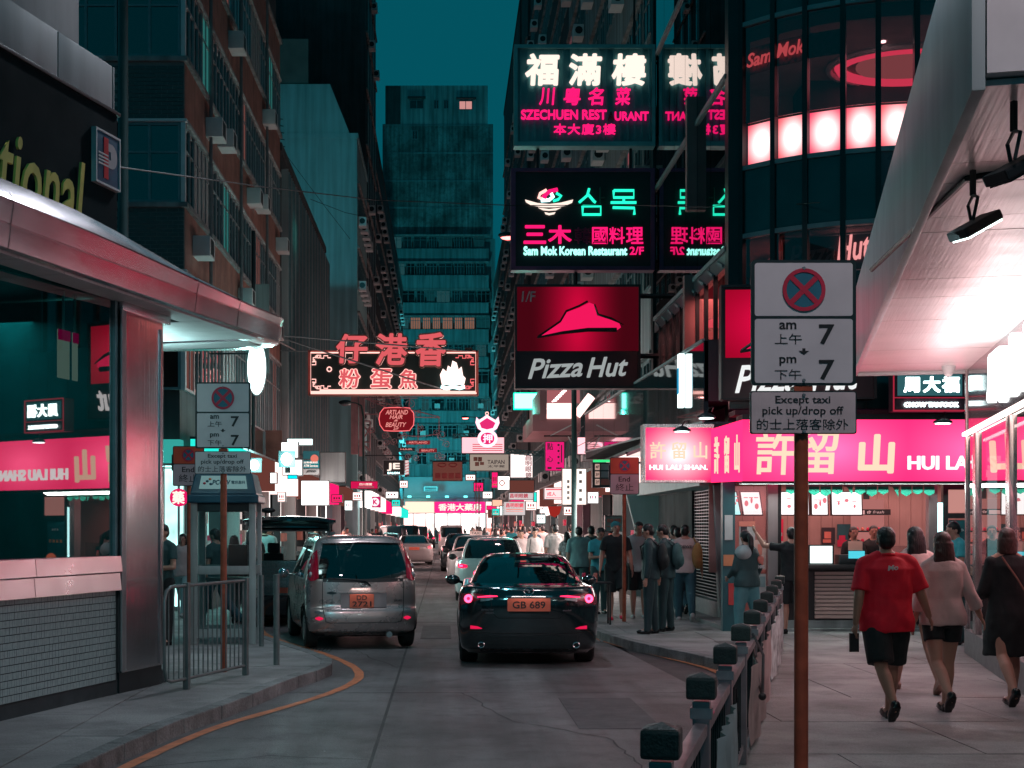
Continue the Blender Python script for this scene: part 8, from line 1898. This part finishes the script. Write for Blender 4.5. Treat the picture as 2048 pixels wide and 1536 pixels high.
r, d = person('young man in a pale grey tee and black shorts with white shoes', GX(1277, 26.3), 26.3, 172, 1.76, 'm', ((16, 20), (2, 0)), ((V((-.2, .0, -1)), V((.2, .5, -.9))), (V((.2, .0, -1)), V((.1, .4, -1)))), (20, -14), ('tee', C_gtee, .82), ('shorts', C_black, .98), M_whiteshoe, ('short', M_hair), 'mid')
MB().tube([d['tp']((-.13, .125, 1.40)), d['tp']((-.14, .14, 1.2)), d['tp']((-.16, .11, 1.05))], .02, 6).build('bag_strap', M_black, r)
r, d = person('student in a dark suit and open collar standing in profile at the kerb', GX(1301, 22.3), 22.35, 74, 1.71, 'm', ((2, 0), (-4, 2)), ((V((-.12, -.02, -1)), V((-.05, .15, -1))), (V((.12, -.02, -1)), V((.05, .2, -1)))), (4, -14), ('jacket', C_suit, .84), ('pants', C_suit), M_blkshoe, ('short', M_hair), 'mid')
backpack('black backpack worn by the suited student at the kerb', r, d, C_black)
r, d = person('second suited student behind the first with his head bowed', GX(1331, 22.9), 22.9, 66, 1.71, 'm', ((3, 2), (-3, 2)), None, (0, -24), ('jacket', C_suit, .84), ('pants', C_suit), M_blkshoe, ('short', M_hair), 'mid')
backpack('dark backpack on the second suited student', r, d, C_dg)
person('dark clothed man half hidden behind the suited students', GX(1347, 27.2), 27.2, 10, 1.74, 'm', walkL, None, (0, 0), ('tee', C_dg, .88), ('pants', C_jean), M_blkshoe, ('short', M_hair), 'mid', facey=False)
r, d = person('man in a white lettered tee and jeans walking away with a mustard bag', GX(1370, 25.5), 25.5, -4, 1.72, 'm', ((14, 4), (-14, 18)), ((V((-.3, -.1, -1)), V((.2, .6, -.8))), (V((.3, 0, -1)), V((.15, .2, -1)))), (-6, 0), ('tee', C_white, .86), ('pants', C_jean), M_whiteshoe, ('short', M_hair), 'mid', facey=False, build_=1.08)
text('LOEWE', tuple(d['tp']((-.02, -.152, 1.33))), .26, .045, M_dk, r, .02, .005, 0, .004, name='shirt_print')
g = MB(); g.ell(d['tp']((.20, -.17, 1.17)), .10, .09, .24, 14, 10); g.ell(d['tp']((.21, -.2, 1.05)), .09, .07, .12); g.tube([d['tp']((.18, -.1, 1.40)), d['tp']((.15, 0, 1.475)), d['tp']((.17, .13, 1.3))], .02, 6)
o = link('shoulder_bag', vox(g, .013, 3, 'bag', .01), M_yel); o.location = r.location; o.rotation_euler = r.rotation_euler; tag(o, 'mustard cloth bag slung on the shoulder of the man in the lettered tee', 'bag')
person('man with dark hair just in front of the lettered tee, close to the grille', GX(1356, 26.9), 26.9, 0, 1.70, 'm', walkR, None, (0, 0), ('tee', C_gtee, .88), ('pants', C_jean), M_whiteshoe, ('short', M_hair), 'mid', facey=False)
person('man in a pale teal shirt walking away beside the lamp post, a bag in hand', GX(1158, 31), 31, 3, 1.72, 'm', walkL, None, (0, 0), ('shirt', cloth('pale teal', (.22, .36, .36)), .84), ('pants', C_dg), M_blkshoe, ('short', M_hair), 'mid', facey=False, build_=1.1)
person('man in dark green walking away right of the pale teal shirt', GX(1187, 32), 32.5, 6, 1.74, 'm', walkR, None, (0, 0), ('tee', C_dg, .86), ('pants', mat('cloth maroon', (.15, .01, .02), .8)), M_blkshoe, ('short', M_hair), 'mid', facey=False)
person('man in a rose lit white shirt seen from behind left of the lamp post', GX(1110, 36), 36, 5, 1.78, 'm', walkR, None, (10, 0), ('shirt', C_white, .88), ('pants', C_black), M_blkshoe, ('short', M_hair), 'mid', facey=False, build_=1.05)
person('woman in a flowered top with long dark hair beside the lamp post', GX(1134, 34), 34, 10, 1.60, 'f', walkL, None, (0, 0), ('tee', C_floral, .86), ('pants', C_black), M_blkshoe, ('long', M_hair), 'mid', facey=False)
person('woman in a cream top walking towards the viewer, left of a pair', GX(1043, 40), 40, 178, 1.62, 'f', walkL, None, (0, 0), ('blouse', C_cream, .86), ('pants', C_dg), M_blkshoe, ('short', M_hair), 'mid')
r, d = person('woman in a white shirt with a shoulder strap walking towards the viewer', GX(1070, 38.5), 38.5, 180, 1.66, 'f', walkR, None, (0, -6), ('blouse', C_white, .86), ('pants', C_dg), M_blkshoe, ('short', M_hair), 'mid')
MB().tube([d['tp']((.12, .13, 1.43)), d['tp']((.15, .15, 1.2)), d['tp']((.18, .14, 1.0))], .012, 6).build('bag_strap', M_black, r)
# left side people
person('person in a dark tee with folded arms beside the steel pillar', GX(326, 20.2), 20.2, 150, 1.70, 'm', ((0, 0), (4, 4)), a_fold, (0, 0), ('tee', C_dg, .86), ('pants', C_black), M_blkshoe, ('short', M_hair), 'mid')
person('dark silhouette of a man seen through the phone booth glass', GX(432, 23.2), 23.2, 60, 1.68, 'm', walkL, None, (0, -10), ('tee', C_dg, .86), ('pants', C_jean), M_blkshoe, ('short', M_hair), 'mid')
person('woman behind the phone booth with her hair hanging down', GX(468, 24.6), 24.6, 20, 1.56, 'f', walkR, None, (0, 0), ('tee', C_dg, .86), ('pants', C_dg), M_blkshoe, ('bob', M_hair), 'mid', facey=False)
person('pale clothed woman passing between the pillar and the phone booth', GX(366, 26.5), 26.5, 170, 1.58, 'f', walkL, None, (0, 0), ('blouse', C_cream, .86), ('pants', C_gtee), M_whiteshoe, ('bob', M_hair), 'mid')
person('passer by in a white tee between the phone booth and the open van', GX(506, 29), 29, 182, 1.66, 'm', walkR, None, (0, 0), ('tee', C_white, .86), ('pants', C_dg), M_blkshoe, ('short', M_hair), 'mid')
# --- crowd further down: a few built figures, copied one by one
random.seed(77)
tops = [C_black, C_white, C_cream, C_teal, C_dg, C_gtee, C_white, C_jean, C_black, C_cream]
protos = []
for i in range(8):
    p_, d = person('x', 0, -50, 0, 1.7, 'f' if i % 3 == 1 else 'm', random.choice((walkL, walkR)), None, (0, 0), ('tee' if i % 2 else 'shirt', C_black, .86), (('pants' if i % 4 else 'shorts'), C_dg), M_blkshoe, ('long' if i % 3 == 1 else 'short', M_hair), 'far', facey=False, build_=random.uniform(.95, 1.15))
    protos.append(p_); remember(p_)
spots = []
for k in range(26): spots.append(('r', random.uniform(2.7, 4.6), 42 + k * 2.6 + random.uniform(-1, 1)))
for k in range(12): spots.append(('c', random.uniform(1.9, 3.0), 46 + k * 5 + random.uniform(-1, 1)))
for k in range(14): spots.append(('l', random.uniform(-3.95, -4.0) if k > 6 else random.uniform(-4.9, -4.0), 34 + k * 5.5 + random.uniform(-1, 1)))
for k in range(10): spots.append(('e', -3.2 + k * .75, 150 + random.uniform(-3, 2)))
side = {'r': 'on the right pavement', 'c': 'at the right kerb edge', 'l': 'on the left pavement', 'e': 'at the bright street end'}
grp = {'r': 'crowd on the far right pavement', 'c': 'people walking at the far right kerb', 'l': 'people on the far left pavement', 'e': 'tiny figures at the street end'}
cnm = {'black': 'black', 'white': 'white', 'cream': 'cream', 'teal': 'teal', 'dark green': 'dark green', 'grey tee': 'grey', 'red': 'red', 'jeans': 'denim blue'}
for i, (sd, x, y) in enumerate(spots):
    p_ = protos[i % 8]; m = random.choice(tops); toward = random.random() < .45
    col = cnm[m.name.replace('cloth ', '')]
    mk = {'r': ((45, 'the first rose shopfront'), (51, 'the pink lit shop'), (58, 'the cream shopfront'), (67, 'the optician boards'), (80, 'the rose corner shop'), (98, 'the far white shop'), (400, 'the far pink shops')), 'l': ((45, 'the bright snack shop'), (52, 'the louvred shopfront'), (61, 'the blank light box'), (68, 'the pale gable'), (77, 'the magenta sign'), (90, 'the rose gable shop'), (400, 'the last left shops'))}
    mk['c'] = mk['r']; near = 'at the bright street end' if sd == 'e' else next(n for lim, n in mk[sd] if y < lim)
    lb = '%s topped far figure, %s, %s' % (col, 'facing the viewer' if toward else 'back turned', ('right kerb by ' if sd == 'c' else 'right pavement by ' if sd == 'r' else 'left pavement by ' if sd == 'l' else '') + near)
    c = copy_tree(p_, None, (x, y, .13 if sd in 'rle' else .135), radians(180 if toward else 0) + random.uniform(-.4, .4), lb, grp[sd] + ', ' + near + ', ' + col + (', facing' if toward else ', back'))
    k = random.uniform(.93, 1.05); c.scale = (k, k, k)
    for ch in c.children:
        if ch.name.startswith('shirt'): ch.material_slots[0].link = 'OBJECT'; ch.material_slots[0].material = m
for p_ in protos:
    for ch in list(p_.children_recursive): bpy.data.objects.remove(ch)
    bpy.data.objects.remove(p_)
# a red drinks can and cups on a street table beside the phone man
tb = thing('kerb_table', 'dark small table behind the black saloon on the right pavement', 'table', (GX(1188, 24.6), 24.6, .13)); bpart('table_top', M_dark, tb, -.28, .3, -.2, .2, .70, .73, .008)
for x in (-.24, .26):
    for y in (-.16, .16): bpart('leg', M_dark, tb, x - .015, x + .015, y - .015, y + .015, 0, .7)
for (x, lb, m) in ((-.18, 'red and white drink can standing on the small kerb table', M_rd), (.02, 'second red cup on the small kerb table', M_pk)):
    o = MB().cone((0, 0, 0), (0, 0, .14), .035, .035, 14).cone((0, 0, .14), (0, 0, .155), .035, .028, 14).build('drink_can', m); o.location = tb.location + V((x, -.05, .731)); tag(o, lb, 'drink can')

bpy.data.scenes.remove(TS)
